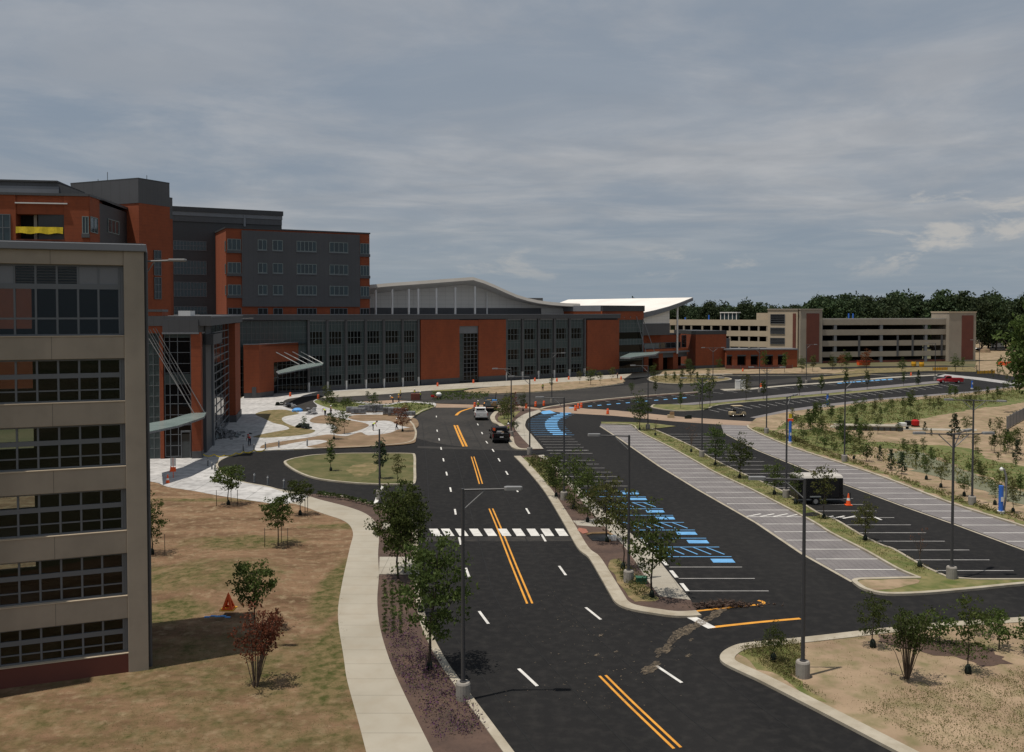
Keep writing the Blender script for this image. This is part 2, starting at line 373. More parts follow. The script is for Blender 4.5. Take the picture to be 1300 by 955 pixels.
def ribbon(mb, pts, w, z0, z1, closed=False):
    """a kerb of width w centred on pts"""
    a = offset(pts, w / 2, closed); b = offset(pts, -w / 2, closed); L = len(pts); i = len(mb.v)
    for k in range(L):
        mb.v += [(a[k].x, a[k].y, z0), (a[k].x, a[k].y, z1), (b[k].x, b[k].y, z1), (b[k].x, b[k].y, z0)]
    for k in range(L if closed else L - 1):
        l = (k + 1) % L
        for q in range(3): mb.f.append((i + 4 * k + q, i + 4 * k + q + 1, i + 4 * l + q + 1, i + 4 * l + q))
    if not closed:
        mb.f.append((i, i + 3, i + 2, i + 1)); e = i + 4 * (L - 1); mb.f.append((e, e + 1, e + 2, e + 3))
    return mb
def kerb(px, w=.3, z=.15, n=5, closed=False, m='kerb', shift=0):
    p = smooth(W(px, .1), n, closed)
    if shift: p = offset(p, shift, closed)
    return tag(ribbon(MB(), p, w, -.04, z, closed).build('kerb', m), kind='structure')
def line(mb, a, b, w, z):
    z += R.random() * .002
    a = Vector((a[0], a[1], z)); b = Vector((b[0], b[1], z)); t = (b - a).normalized(); nrm = Vector((-t.y, t.x, 0)) * (w / 2)
    mb.quad(a - nrm, b - nrm, b + nrm, a + nrm)
# ================================================================== GROUND
tag(MB().sheet([(-4000, -600, 0), (4000, -600, 0), (4000, 6000, 0), (-4000, 6000, 0)], -.06).build('ground', 'terrain'), kind='structure')
sheet('road', [(120, 1200), (150, 620), (250, 560), (330, 520), (420, 500), (560, 484), (680, 478), (800, 472), (930, 470), (1060, 466), (1200, 464), (1330, 470), (1500, 500), (1800, 700), (1800, 1200)], 0, 'asphalt')
# older, greyer carriageway at the far end of the main road and the entry road
sheet('worn_road', [(527, 556), (524, 540), (536, 521), (552, 517), (640, 515), (634, 523), (626, 530), (630, 540), (646, 556), (660, 568), (600, 569)], .004, 'asphalt_old', 3)
sheet('entry_road', [(640, 514), (646, 501), (700, 497), (800, 489), (823, 486), (860, 489), (930, 486), (1026, 479), (1050, 481), (900, 495), (780, 505), (690, 513)], .004, 'asphalt_old', 3)
# --- left lawn with a gentle rise
def lawn():
    pts = smooth(W([(506, 866), (441, 865), (436.5, 836), (429, 781), (434, 742), (444, 696), (448, 676), (438, 662), (407, 651), (375, 640), (342, 637), (310, 633.5), (277, 628.5), (245, 623), (212, 618), (190, 611), (120, 602)], .1)[1:], 4)
    pts = W([(480, 985), (468, 950), (450, 890)], .1) + pts + W([(-300, 640), (-900, 700), (-900, 1300), (470, 1300)], .1)
    bm = bmesh.new(); vs = [bm.verts.new((p.x, p.y, .1)) for p in pts]; f = bm.faces.new(vs); bmesh.ops.triangulate(bm, faces=[f])
    me = bpy.data.meshes.new('lawn'); bm.to_mesh(me); bm.free(); me.materials.append(M['lawn'])
    for p in me.polygons:
        if p.normal.z < 0: p.flip()
    o = bpy.data.objects.new('lawn', me); C.objects.link(o); tag(o, kind='structure')
    # soft mound laid over it
    g = MB(); c = G(300, 735); n = 24; m = 10; gx = []
    for j in range(m + 1):
        r = j / m
        for k in range(n):
            t = 2 * math.pi * k / n
            gx.append((c.x - 1 + 7.2 * r * math.cos(t), c.y + 8.5 * r * math.sin(t), .09 + .55 * (math.cos(math.pi * r) + 1) / 2))
    g.v = gx
    for j in range(m):
        for k in range(n):
            l = (k + 1) % n; g.f.append((j * n + k, (j + 1) * n + k, (j + 1) * n + l, j * n + l))
    tag(g.build('lawn_mound', 'lawn', smooth=True), kind='structure')
lawn()
# --- curving sidewalk
SWL = [(470, 975), (456, 920), (441, 865), (436.5, 836), (429, 781), (434, 742), (444, 696), (448, 676), (438, 662), (407, 651), (375, 640), (342, 637), (310, 633.5), (277, 628.5)]
SWR = [(560, 975), (530, 915), (506, 865), (491.7, 829.5), (482, 794), (479, 761), (481, 729), (480, 703), (481, 682), (477, 664), (464, 652), (440, 643), (407, 634.5), (386, 628), (360, 622), (330, 616)]
tag(MB().prism(smooth(W(SWL, .12), 5) + smooth(W(SWR, .12), 5)[::-1], -.05, .12).build('sidewalk', 'walk'), kind='structure')
# --- plaza in front of the glass wing, down to the loop road
slab('plaza', [(100, 606), (190, 611), (212, 618), (245, 623), (277, 629), (330, 637), (362, 640), (392, 630), (368, 626), (340, 618), (308, 612), (285, 602.5), (275, 590), (285, 581.5), (308, 575), (337, 572), (389, 570), (416, 568.5), (476, 566), (520, 561), (527, 551), (524, 540), (520, 532), (536, 521), (551, 517), (551, 511), (520, 505), (460, 492), (390, 495), (320, 500), (296, 515), (250, 560), (180, 575)], .116, 'plaza', 3)
kerb([(392, 627.5), (368, 626), (340, 618), (308, 612), (285, 602.5), (275, 590), (285, 581.5), (308, 575), (337, 572), (389, 570), (416, 568.5), (476, 566), (520, 561), (528, 551), (525, 540), (521, 532), (537, 521), (552, 516.5)], .28, .13)
# --- loop island
LI = [(362, 588), (368, 583.6), (384, 580), (402.5, 577.6), (442, 575.8), (490, 575.6), (520, 576), (526, 578.5), (526.5, 595), (526, 612), (518, 614.6), (480, 614.6), (442, 612.5), (402.5, 607.5), (378, 599)]
slab('loop_island', LI, .11, 'island', 5)
kerb(LI, .3, .15, 5, True)
slab('bare_patch', [(440, 596), (450, 591), (465, 588), (478, 590), (474, 600), (460, 605), (446, 604)], .116, 'olive', 4, .08)
sheet('stop_bar', [(474, 640), (478, 641.5), (488, 617.5), (483, 616.8)], .008, 'white_paint')
# --- mulch bed between the sidewalk and the road, with ramp pad
BEDK = [(660, 975), (612, 910), (579, 865), (563, 842), (547, 813), (537, 787), (531, 755), (528.5, 729), (527.5, 706), (527, 680), (524, 664), (510, 653), (490, 644.5), (474, 640.5), (433, 630.5), (404, 627)]
tag(MB().prism(smooth(W(SWR[:-2], .1), 5) + smooth(W(BEDK, .1), 5)[::-1], -.05, .095).build('mulch_bed', 'mulch'), kind='structure')
kerb(BEDK, .42, .15)
slab('ramp_pad', [(481, 729), (482, 707), (529, 707), (530, 729)], .125, 'concrete')
slab('upper_ramp_pad', [(485, 672), (486, 664), (526, 664), (527, 672)], .125, 'concrete')
# --- garden in front of the podium
def bed(name, pts, m, z=.122, n=4, ox=180, oy=380, s=3.82): slab(name, [(ox + x / s, oy + y / s) for x, y in pts], z, m, n, .08)
bed('grass_bed', [(550, 557), (600, 540), (680, 535), (740, 545), (760, 555), (690, 570), (682, 588), (720, 610), (780, 625), (840, 635), (820, 650), (760, 660), (680, 667), (600, 672), (540, 668), (580, 655), (660, 640), (715, 628), (690, 612), (640, 600), (590, 577)], 'olive')
bed('dirt_bed', [(815, 592), (830, 575), (880, 562), (940, 572), (1000, 585), (1080, 600), (1100, 615), (1040, 640), (960, 655), (925, 642), (945, 622), (920, 606), (850, 602)], 'dirt')
bed('dirt_bed', [(575, 722), (600, 702), (700, 686), (800, 672), (900, 656), (960, 662), (1000, 662), (1060, 645), (1100, 660), (1200, 648), (1250, 630), (1320, 625), (1330, 680), (1299, 700), (1130, 712), (900, 722), (800, 716), (860, 702), (900, 688), (840, 682), (740, 696), (640, 716)], 'dirt')
bed('dirt_bed', [(1000, 575), (1030, 562), (1100, 560), (1180, 560), (1250, 568), (1330, 580), (1335, 622), (1250, 612), (1200, 590), (1120, 590), (1060, 590)], 'dirt')
bed('planted_bed', [(836, 495), (880, 482), (940, 484), (1000, 495), (1090, 508), (1180, 515), (1280, 500), (1390, 508), (1420, 520), (1360, 545), (1330, 560), (1250, 556), (1120, 540), (1010, 545), (940, 535), (870, 515)], 'lush')
bed('garden_walk', [(860, 470), (1000, 462), (1250, 462), (1400, 470), (1430, 500), (1280, 494), (1180, 508), (1090, 500), (1000, 486), (900, 474)], 'tan_path', .12)
bed('small_drive', [(690, 492), (740, 478), (850, 466), (880, 474), (832, 492), (850, 520), (800, 544), (740, 535), (690, 518)], 'asphalt_old', .135)
# front strip: pavement, grass and dirt beds along the podium
slab('front_pavement', [(396, 499), (460, 494.5), (591, 486.5), (700, 480.5), (785, 475.5), (830, 473), (930, 472), (930, 475), (830, 477), (785, 481), (700, 487), (640, 490), (560, 495), (480, 501), (396, 506)], .119, 'concrete', 1)
slab('front_drive', [(398, 506), (480, 501), (546, 497), (620, 500), (640, 501), (640, 514), (560, 512), (500, 508), (420, 512)], .13, 'asphalt_old', 1)
slab('green_verge', [(546, 493.5), (570, 491), (592, 489), (600, 491), (585, 495.5), (552, 496.5)], .125, 'grass', 3)
slab('green_verge', [(546, 500), (575, 499), (622, 500), (618, 508), (590, 510), (552, 510.5), (530, 505)], .125, 'lush', 3)
slab('front_dirt', [(590, 496), (628, 491), (690, 487), (760, 482), (788, 480), (790, 486), (745, 492), (700, 496), (640, 499), (600, 499)], .125, 'dirt_pale', 3)
kerb([(590, 499.5), (640, 500.5), (700, 497), (745, 493), (792, 487)], .3, .15)
slab('front_dirt', [(800, 473), (850, 471), (930, 469.5), (1040, 466.5), (1043, 469), (1090, 470), (1060, 474), (930, 474.5), (840, 475)], .132, 'dirt_pale', 1)
kerb([(830, 477.5), (870, 476), (913, 475.8), (930, 477), (1026, 476.5), (1060, 475)], .4, .16)
# round island
RI = [(823, 481), (830, 477.6), (848, 475.8), (875, 475.6), (905, 477.5), (928, 481), (915, 484), (890, 486.2), (862, 487.4), (838, 486), (826, 483.6)]
slab('round_island', RI, .1, 'olive', 4); kerb(RI, .5, .16, 4, True)
# --- tan crossing between the upper and the lower car parks
sheet('crossing_path', [(551, 511), (600, 511.5), (640, 512.5), (690, 519), (720, 516), (745, 519), (780, 521), (873, 530), (950, 535), (1000, 538), (1054, 540), (1150, 542.5), (1150, 545), (1054, 543.5), (960, 541), (913, 539), (854, 535), (780, 528), (719, 524.5), (690, 521), (640, 518), (551, 517.5)], .012, 'tan_path')
# --- long median: planting, sidewalk, kerbs
MK = [(660.5, 579), (672, 590), (699, 620.6), (725, 660), (746, 694.5), (760.6, 707), (778, 734), (790, 753.5), (798, 764.5), (812, 769.8), (837, 774), (860, 776.8), (884, 775.8)]
SWA = [(682, 578.5), (694, 586), (721, 615), (746, 645), (770, 671), (790, 691), (807, 714), (820, 734), (837, 757)]
SWB = [(689, 578), (697, 588), (714, 603), (758, 645), (778, 660), (793, 687), (809, 684), (827, 699), (852, 731), (877, 762)]
SWB = [(690, 577.5), (701, 588), (716, 602), (742, 626), (763, 645), (786, 664), (808, 684), (827, 701), (852, 731), (877, 762)]
p = smooth(W(MK, .1), 4); q = smooth(W(SWB, .1), 4)
tag(MB().prism(p + q[::-1], -.05, .1).build('median_bed', 'mulch'), kind='structure')
tag(MB().prism(smooth(W(SWA, .1), 4) + q[::-1], -.04, .118).build('median_sidewalk', 'concrete'), kind='structure')
kerb(MK, .85, .13, 5, shift=-.38)
slab('median_grass', [(664, 582), (680, 582), (690, 592), (706, 612), (700, 618), (684, 604)], .106, 'grass', 3, .05)
slab('median_grass', [(772, 716), (790, 712), (818, 742), (836, 760), (812, 764), (798, 757)], .106, 'olive', 3, .05)
slab('ramp_landing', [(727, 661), (733, 667), (756, 668.5), (766, 668), (757, 658), (738, 661)], .124, 'concrete', 1, .05)
slab('tactile_pad', [(735, 670), (744, 671.5), (747, 676), (740, 677.5), (733, 673)], .14, 'brick_pad', 1, .05)
slab('median_dirt', [(756, 684), (775, 688), (790, 706), (800, 722), (780, 722), (766, 706)], .106, 'mulch', 3, .05)
# upper median with the bulb-shaped pavement
UM = [(671, 571), (654, 569.5), (647, 563), (645, 555), (634, 540), (626, 536), (623, 530), (626, 525), (632, 520.5), (640, 516)]
UO = [(690, 570), (674, 551), (668, 543), (667, 538), (671, 531), (687, 522), (670, 518.5), (650, 516.5)]
tag(MB().prism(smooth(W(UM, .1), 4) + smooth(W(UO, .1), 4)[::-1], -.05, .1).build('upper_median_bed', 'mulch'), kind='structure')
tag(MB().prism(smooth(W([(676, 570), (660, 553), (652, 541), (655, 533), (668, 525), (684, 520.5)], .1), 4) + smooth(W([(690, 570), (674, 551), (667.5, 543), (667, 538), (671, 531), (688, 522.5)], .1), 4)[::-1], -.04, .12).build('upper_median_sidewalk', 'concrete'), kind='structure')
kerb(UM, .8, .14, 4, shift=-.3)
slab('median_grass', [(632, 530), (650, 524), (660, 522), (654, 528), (648, 536), (640, 540)], .106, 'grass', 3, .05)
# --- paver strip one, green strip, paver strip two
S1L = [(762, 540.6), (783, 554), (837, 591), (886, 620.6), (960, 662.5), (1019, 702), (1082, 737)]
S1R = [(801, 539), (812, 548), (849, 566.5), (886, 587), (906, 598.5), (940, 614.5), (960, 624), (1028.6, 660), (1054.5, 676), (1099.7, 699), (1138.5, 721), (1168, 733.5)]
sheet('paver_strip', [(763, 537.6)] + S1L + S1R[::-1], .006, 'paver')
kerb(S1L, .25, .012, 1)
G1L = [(827, 544), (842, 550), (881, 568), (900, 580), (940, 600), (992, 623), (1038, 651), (1061, 660), (1091, 678), (1119, 692), (1134, 697), (1171, 718), (1204, 733)]
NOSE = [(1087, 736), (1090, 742.4), (1103, 749), (1125.6, 753.4), (1171, 752.5), (1235, 747), (1300, 740.5), (1500, 722)]
tag(MB().prism(W([(763, 535.5), (801, 536)] + [(830, 537.5), (858, 541), (840, 543)] + G1L, .1) + W([(1300, 736), (1500, 716), (1500, 722), (1300, 741), (1235, 747), (1171, 752.5), (1125.6, 753.4), (1103, 749), (1090, 742.4), (1087, 736)], .1) + W(S1R[::-1], .1) + W([(764, 538)], .1), -.05, .1).build('green_strip', 'grass'), kind='structure')
kerb([(763, 538), (801, 539)] + S1R[1:], .22, .14, 3); kerb(G1L, .22, .14, 3); kerb([(1168, 733.5), (1120, 734.5), (1087, 736)] + NOSE[1:], .35, .15, 4)
slab('strip_dirt', [(1090, 738), (1110, 736), (1165, 735), (1160, 742), (1120, 749), (1100, 746)], .106, 'dirt_pale', 3, .05)
kerb([(1204, 733), (1300, 735.5), (1500, 716)], .22, .14, 2)
slab('strip_crosswalk', [(1021, 651.5), (1032, 650), (1042, 652.5), (1037, 655.5), (1024, 655.5)], .108, 'asphalt', 1, .05)
S2L = [(915, 538.5), (918.5, 549), (961.5, 571), (1023, 595.4), (1072, 614), (1146, 641.5), (1207.7, 663), (1300, 697), (1480, 765)]
S2R = [(949, 540), (955, 546), (1001.5, 566), (1072, 589), (1127.7, 607.7), (1207.7, 638.5), (1300, 668), (1480, 730)]
sheet('paver_strip', S2L + S2R[::-1], .006, 'paver')
kerb(S2L[1:], .22, .012, 1)
# planted field to the right, up to the far car parks
FIELD = [(949, 540)] + S2R[1:] + [(2200, 730), (2200, 440), (1420, 440), (1300, 456), (1240, 459), (1236, 470), (1300, 480), (1300, 492), (1288, 491.5), (1231, 499), (1115, 508), (1000, 523), (960, 531)]
tag(MB().prism(W(FIELD, .08), -.05, .08).build('planted_field', 'dirt_pale'), kind='structure')
kerb(S2R, .3, .14, 3)
for nm, m, pts in (('grass_swath', 'grass', [(956, 545), (1001, 564), (1072, 587), (1128, 605), (1208, 636), (1300, 666), (1300, 660), (1205, 628), (1120, 598), (1070, 580), (1010, 556), (970, 543)]),
                   ('grass_swath', 'lush', [(985, 548), (1004, 532), (1050, 520), (1115, 511), (1231, 503), (1290, 495), (1330, 497), (1300, 511), (1240, 519), (1185, 529), (1150, 536), (1100, 539), (1054, 538), (1010, 538), (1000, 556), (1030, 566), (1060, 575), (1095, 576), (1100, 560), (1060, 548), (1000, 545)]),
                   ('grass_swath', 'lush', [(1205, 566), (1235, 572), (1262, 585), (1300, 592), (1330, 605), (1330, 625), (1290, 618), (1255, 606), (1225, 596), (1190, 580), (1150, 572), (1100, 566), (1110, 561), (1160, 564)]),
                   ('reed_bed', 'reeds', [(1128, 578), (1150, 573), (1178, 577), (1200, 588), (1240, 602), (1290, 622), (1340, 640), (1300, 642), (1250, 625), (1200, 608), (1160, 598)])):
    o = MB().sheet(ragged(smooth(W(pts, .09), 4, True), .5), .092 if m != 'reeds' else .096).build(nm, m); tag(o, kind='structure')
slab('field_path', [(1054, 540), (1146, 543), (1240, 545), (1240, 547), (1146, 545.5), (1054, 543)], .13, 'concrete', 1)
# --- lower right island
LR = [(1500, 770), (1300, 784.5), (1203, 791), (1119, 799), (1022, 810), (953, 816.7), (931, 821.6), (917, 831), (919, 841), (944.6, 854), (967, 864.5), (1046, 905), (1180, 975)]
tag(MB().prism(smooth(W(LR, .1), 4) + W([(1500, 1000)], .1), -.05, .1).build('corner_island', 'dirt_pale'), kind='structure')
kerb(LR, .75, .14, 4, shift=.3)
slab('corner_grass', [(938, 826), (955, 818), (985, 815), (1012, 814), (1020, 828), (1008, 845), (1014, 866), (1046, 890), (1000, 868), (962, 848)], .106, 'grass', 3, .05)
slab('corner_mulch', [(1118, 810), (1140, 805), (1190, 812), (1235, 816), (1262, 826), (1280, 842), (1250, 844), (1200, 832), (1150, 824), (1120, 817)], .112, 'mulch', 4, .05)
# --- upper car parks
sheet('upper_paver_strip', [(829, 514.5), (861, 512.6), (950, 505.3), (1000, 500), (1100, 491.7), (1184, 484), (1205, 483.3), (1205, 485), (1100, 495), (1000, 503.5), (950, 507.5), (880, 514)], .006, 'paver')
slab('upper_green_strip', [(827, 516), (831, 513.8), (850, 513.2), (880, 514.4), (950, 507.7), (1000, 503.8), (1100, 495.2), (1190, 487), (1192, 488), (1100, 497.5), (1000, 506.3), (952, 510), (910, 514), (893, 520.3), (870, 521.5), (850, 520.5), (832, 518)], .1, 'grass', 1)
kerb([(893, 520.6), (870, 521.8), (850, 520.8), (832, 518.2), (827, 516), (831, 513.8)], .4, .15, 3)
kerb([(900, 518), (912, 514.3), (952, 510.3), (1000, 506.6), (1100, 497.8), (1192, 488.2)], .35, .15, 2)
slab('upper_median', [(686, 519), (700, 515.6), (751, 508.2), (817, 502), (886, 497.6), (886, 499), (817, 504), (751, 510.6), (705, 518)], .11, 'mulch', 1)
kerb([(686, 519.3), (700, 516), (751, 508.8), (817, 502.5), (886, 497.6)], .7, .15, 3)
slab('toll_island', [(914, 494), (950, 493), (1000, 488.6), (1060, 484.6), (1130, 478.5), (1190, 475.5), (1190, 476.6), (1130, 480), (1060, 486), (1000, 490), (950, 495), (920, 496)], .13, 'concrete', 1)
sheet('far_paver_strip', [(952, 530), (1000, 520), (1050, 513), (1115, 506), (1231, 497), (1288, 490), (1289, 492), (1231, 499.4), (1115, 509.5), (1050, 517.5), (1005, 525), (975, 533)], .006, 'paver')
sheet('end_drive', [(1189, 478), (1230, 481), (1290, 489), (1312, 489), (1250, 480), (1200, 475)], .01, 'faint_paint')
slab('far_verge', [(1045, 469), (1090, 468), (1180, 466), (1236, 466), (1240, 472), (1180, 471), (1100, 474), (1060, 475), (1045, 472)], .11, 'olive', 1)
kerb([(1045, 475.4), (1100, 475), (1130, 476.5), (1200, 474)], .4, .15, 2)
slab('far_green_island', [(1030, 480), (1060, 477), (1100, 474.5), (1104, 476), (1064, 480), (1036, 482)], .1, 'olive', 2)
# road running off past the garage, and the earth bank beside it
sheet('far_road', [(1256, 445), (1258, 436), (1256, 429), (1266, 429), (1274, 436), (1277, 445)], .3, 'asphalt_old')
slab('earth_bank', [(1232, 458), (1236, 428), (1300, 424), (1420, 440), (1300, 456)], .15, 'dirt_pale', 1)
# ================================================================== PAINT
wm, fm, ym, bl = MB(), MB(), MB(), MB()
def dash(c, half, nxt, w, mb, z=.012):
    a = G(*c); t = (G(*nxt) - a).normalized(); line(mb, a - t * half, a + t * half, w, z)
LD = [(554, 529), (555, 547), (557.5, 558), (560, 569.5), (563, 584), (567, 601.5), (572, 621.7), (578, 650), (584, 687), (593.5, 727), (614, 784), (670, 860), (745, 930)]
RD = [(606.6, 539), (612, 550), (618, 561.7), (626, 572), (633.6, 584), (643.4, 600.6), (656, 622), (670, 649), (690, 683), (714, 724.5), (753, 779), (849, 856), (960, 930)]
for L in (LD, RD):
    for a, b in zip(L[:-1], L[1:]): dash(a, 1.15, b, .17, wm)
def dbl(pts, mb=ym, sep=.16, w=.13):
    p = smooth(W(pts), 5)
    for s in (-sep, sep):
        q = offset(p, s, False)
        for a, b in zip(q[:-1], q[1:]): line(mb, a, b, w, .012)
def sgl(pts, w, mb, n=4, z=.012):
    p = smooth(W(pts), n)
    for a, b in zip(p[:-1], p[1:]): line(mb, a, b, w, z)
dbl([(623.2, 646), (635, 674), (652, 717), (672.5, 766.5)]); dbl([(600, 580), (605, 596), (610.5, 614.5)]); dbl([(578.5, 540), (584, 553), (590.5, 567)], sep=.22, w=.28)
dbl([(765, 858), (800, 893), (860, 950)]); sgl([(579, 527.5), (585, 522.5), (599, 518)], .5, ym)
sgl([(901, 797), (960, 790.5), (1016, 785.5)], .28, ym); sgl([(880, 776.5), (940, 770), (966, 767.5), (969, 764.5), (962, 762.5)], .22, ym)
for x in (544.4, 559.5, 577.5, 595.5, 613.8, 632, 650, 668.2, 686.2, 704.3):
    wm.quad(*[G(a, b, .016) for a, b in ((x + 6, 680.5), (x + 17.5, 680.5), (x + 11, 671.3), (x, 671.3))])
wm.quad(*[G(a, b, .016) for a, b in ((859, 777.4), (899, 798.2), (909, 796.4), (873, 777.2))])
# parking bays
def along(px, step, first=0):
    p = smooth(W(px), 6); out = []; acc = -first
    for a, b in zip(p[:-1], p[1:]):
        d = (b - a).length; t = -acc
        while t < d:
            if t >= 0: out.append(a + (b - a) * (t / d))
            t += step
        acc = -(t - d)
    return out
lot1 = along([(694, 583)] + SWB[2:], 2.75, 1.0)
B0 = G(800, 640).y; B1 = G(900, 722).y
for p in lot1:
    v = 397 + H * F / p.y
    if 622 < v < 722: continue
    line(fm, p + Vector((.35, 0, 0)), p + Vector((5.5, 0, 0)), .12, .012)
nblue = 0
for p in lot1:
    v = 397 + H * F / p.y
    if not (622 <= v <= 722): continue
    nblue += 1
    line(bl, p + Vector((.35, 0, 0)), p + Vector((5.6, 0, 0)), .14, .012)
    if nblue % 3 == 0:
        for k in range(5): line(bl, p + Vector((.6 + k, -.1, 0)), p + Vector((1.5 + k, -2.1, 0)), .13, .012)
    else:
        c = p + Vector((4.7, -1.1, 0)); bl.quad(*[(c.x + a, c.y + b, .0155) for a, b in ((-.8, -.5), (.8, -.5), (.8, .5), (-.8, .5))])
top1 = along([(689, 524), (672, 532), (668.5, 539), (670, 545), (676, 553)], 2.3, .2)
for i, p in enumerate(top1):
    line(bl, p + Vector((.3, 0, 0)), p + Vector((6.2, 0, 0)), .16, .012)
arc = along([(717, 524.5), (706, 529.5), (699, 535), (698.5, 541), (702, 547), (710, 552.5)], 2.2, .3)
for p in arc: bl.quad(*[(p.x + a, p.y + b, .0155) for a, b in ((-.8, -.62), (1.2, -.62), (1.2, .62), (-.8, .62))])
bl.quad(*[G(a, b, .017) for a, b in ((684, 522.6), (698, 521), (706, 524.5), (690, 526))])
for p in along([(694, 572), (699, 577)], 2.5): line(fm, p, p + Vector((5.5, 0, 0)), .14, .012)
for p in along([(677, 554), (694, 574)], 2.6, .5): line(fm, p + Vector((.4, 0, 0)), p + Vector((5.5, 0, 0)), .12, .012)
# row of pale wheel stops' paint along the sidewalk edge
ws = along([(s[0] + 5, s[1]) for s in SWB[6:]], 1.0)
for p, q_ in zip(ws[:-1:3], ws[1::3]): line(wm, p, p + (q_ - p) * 1.7, .26, .018)
def at_x(px, y):
    w = W(px)
    for a, b in zip(w[:-1], w[1:]):
        if min(a.y, b.y) <= y <= max(a.y, b.y) and a.y != b.y: return a.x + (b.x - a.x) * (y - a.y) / (b.y - a.y)
pv = MB()
for L, Rr in ((S1L, S1R), (S2L, S2R)):
    for p in along(L, 2.75, 1.5):
        x = at_x(Rr, p.y)
        if x: line(pv, p + Vector((.2, 0, 0)), Vector((x - .2, p.y, 0)), .13, .012)
for p in along(G1L[1:], 2.75, 1.2): line(fm, p + Vector((.2, 0, 0)), p + Vector((5.6, 0, 0)), .13, .012)
for k in range(3): sgl([(1042 + 14 * k, 658.5), (1058 + 14 * k, 655.3)], .22, wm, 1)
sgl([(1104, 654.5), (1110, 656.5), (1119, 660.3)], .22, wm, 2)
for k in range(4): sgl([(948 + 17 * k, 656), (966 + 17 * k, 652.5)], .2, pv, 1, .014)
# far car parks
for k in range(30):
    u = 900 + 10.5 * k; v = 520 - (u - 900) * .108
    sgl([(u, v + .3), (u + 13, v + 3.2)], .16, fm, 1)
for k in range(24):
    u = 740 + 18 * k; v = 507 - (u - 740) * .073
    sgl([(u, v + 2.5), (u + 16, v + 4.6)], .18, fm, 1)
for k in range(13): # blue bays of the upper car park
    u = 722 + 12 * k; v = 517.2 - (u - 722) * .088
    bl.quad(*[G(a, b, .017) for a, b in ((u, v + .4), (u + 5, v), (u + 6, v + .7), (u + 1, v + 1.1))])
for k in range(9):
    u = 1062 + 8 * k; v = 485.6 - (u - 1062) * .075
    bl.quad(*[G(a, b, .017) for a, b in ((u, v + .6), (u + 6, v), (u + 8, v + 1), (u + 2, v + 1.5))])
for mb, nm, m in ((wm, 'lane_markings', 'white_paint'), (fm, 'stall_lines', 'faint_paint'), (pv, 'paver_stall_lines', 'white_paint'), (ym, 'centre_line', 'yellow_paint'), (bl, 'blue_stall_markings', 'blue_paint')):
    tag(mb.build(nm, m), kind='structure')
# greyer bands of tarmac across the road at the crosswalk and the junction
sheet('road_patch', [(540, 682), (724, 681.6), (728, 687), (540, 687.5)], .004, 'asphalt_old')
sheet('road_patch', [(530, 566.5), (660, 570), (664, 572.5), (530, 569)], .008, 'asphalt_old')
# mud tracked over the junction
def blotch(c, rx, ry, rot, seed, z):
    r = random.Random(seed); pts = []
    for k in range(22):
        t = 2 * math.pi * k / 22; q = .55 + .6 * r.random()
        x, y = rx * q * math.cos(t), ry * q * math.sin(t)
        pts.append(Vector((c.x + x * math.cos(rot) - y * math.sin(rot), c.y + x * math.sin(rot) + y * math.cos(rot), z)))
    return pts
md = MB(); zk = 0
for i, (u, v, rx, ry) in enumerate([(865, 803, 1.7, .55), (880, 796, 1.0, .4), (890, 790, .9, .4), (905, 782, 1.5, .45), (843, 825, 1.1, .45), (851, 817, .7, .3), (826, 849, 1.0, .5), (832, 842, .4, .22), (874, 833, .35, .2), (877, 813, .3, .16), (763, 807, .3, .15), (758, 832, .28, .14), (782, 828, .22, .12), (835, 834, .3, .15), (915, 776, 1.3, .35)]):
    md.sheet(blotch(G(u, v), rx * .95, ry * .8, 1.0, i, 0), .019 + .0012 * i)
r = random.Random(3)
for i in range(230):
    u = r.gauss(738, 55) + 0; v = r.uniform(740, 900); u += (v - 800) * .25
    if 590 < u < 900: md.sheet(blotch(G(u, v), r.uniform(.02, .07), r.uniform(.02, .05), r.random() * 3, 100 + i, 0)[::3], .014)
tag(md.build('mud_spots', 'mud'), kind='stuff')
# tyre scuffs over the tarmac
ty = MB(); r = random.Random(12)
for i in range(0):
    u, v = r.uniform(600, 1010), r.uniform(735, 900); c = G(u, v); R0 = r.uniform(6, 16); a0 = r.uniform(0, 6.28); sw = r.uniform(.4, 1.1)
    pts = [c + Vector((R0 * (math.cos(a0 + sw * k / 14) - math.cos(a0)), R0 * (math.sin(a0 + sw * k / 14) - math.sin(a0)), 0)) for k in range(15)]
    z = .0205 + .0007 * i
    for a, b in zip(pts[:-1], pts[1:]):
        t = (b - a).normalized(); n = Vector((-t.y, t.x, 0)) * r.uniform(.09, .12)
        ty.quad(*[(p.x, p.y, z) for p in (a - n, b - n, b + n, a + n)])
sm = MB()
for off in (-5.6, -1.9, 1.9, 5.5):
    p = offset(smooth(W([(579, 535), (592, 566), (604, 595), (622, 644), (650, 716), (674, 768), (762, 858), (860, 950)]), 6), off, False)
    for a, b in zip(p[:-1], p[1:]): line(sm, a, b, .07, .0088)
M['seam'] = mat('tar_seam', (.007, .007, .0072), None, rough=.8)
tag(sm.build('tar_seams', 'seam'), kind='structure'); 
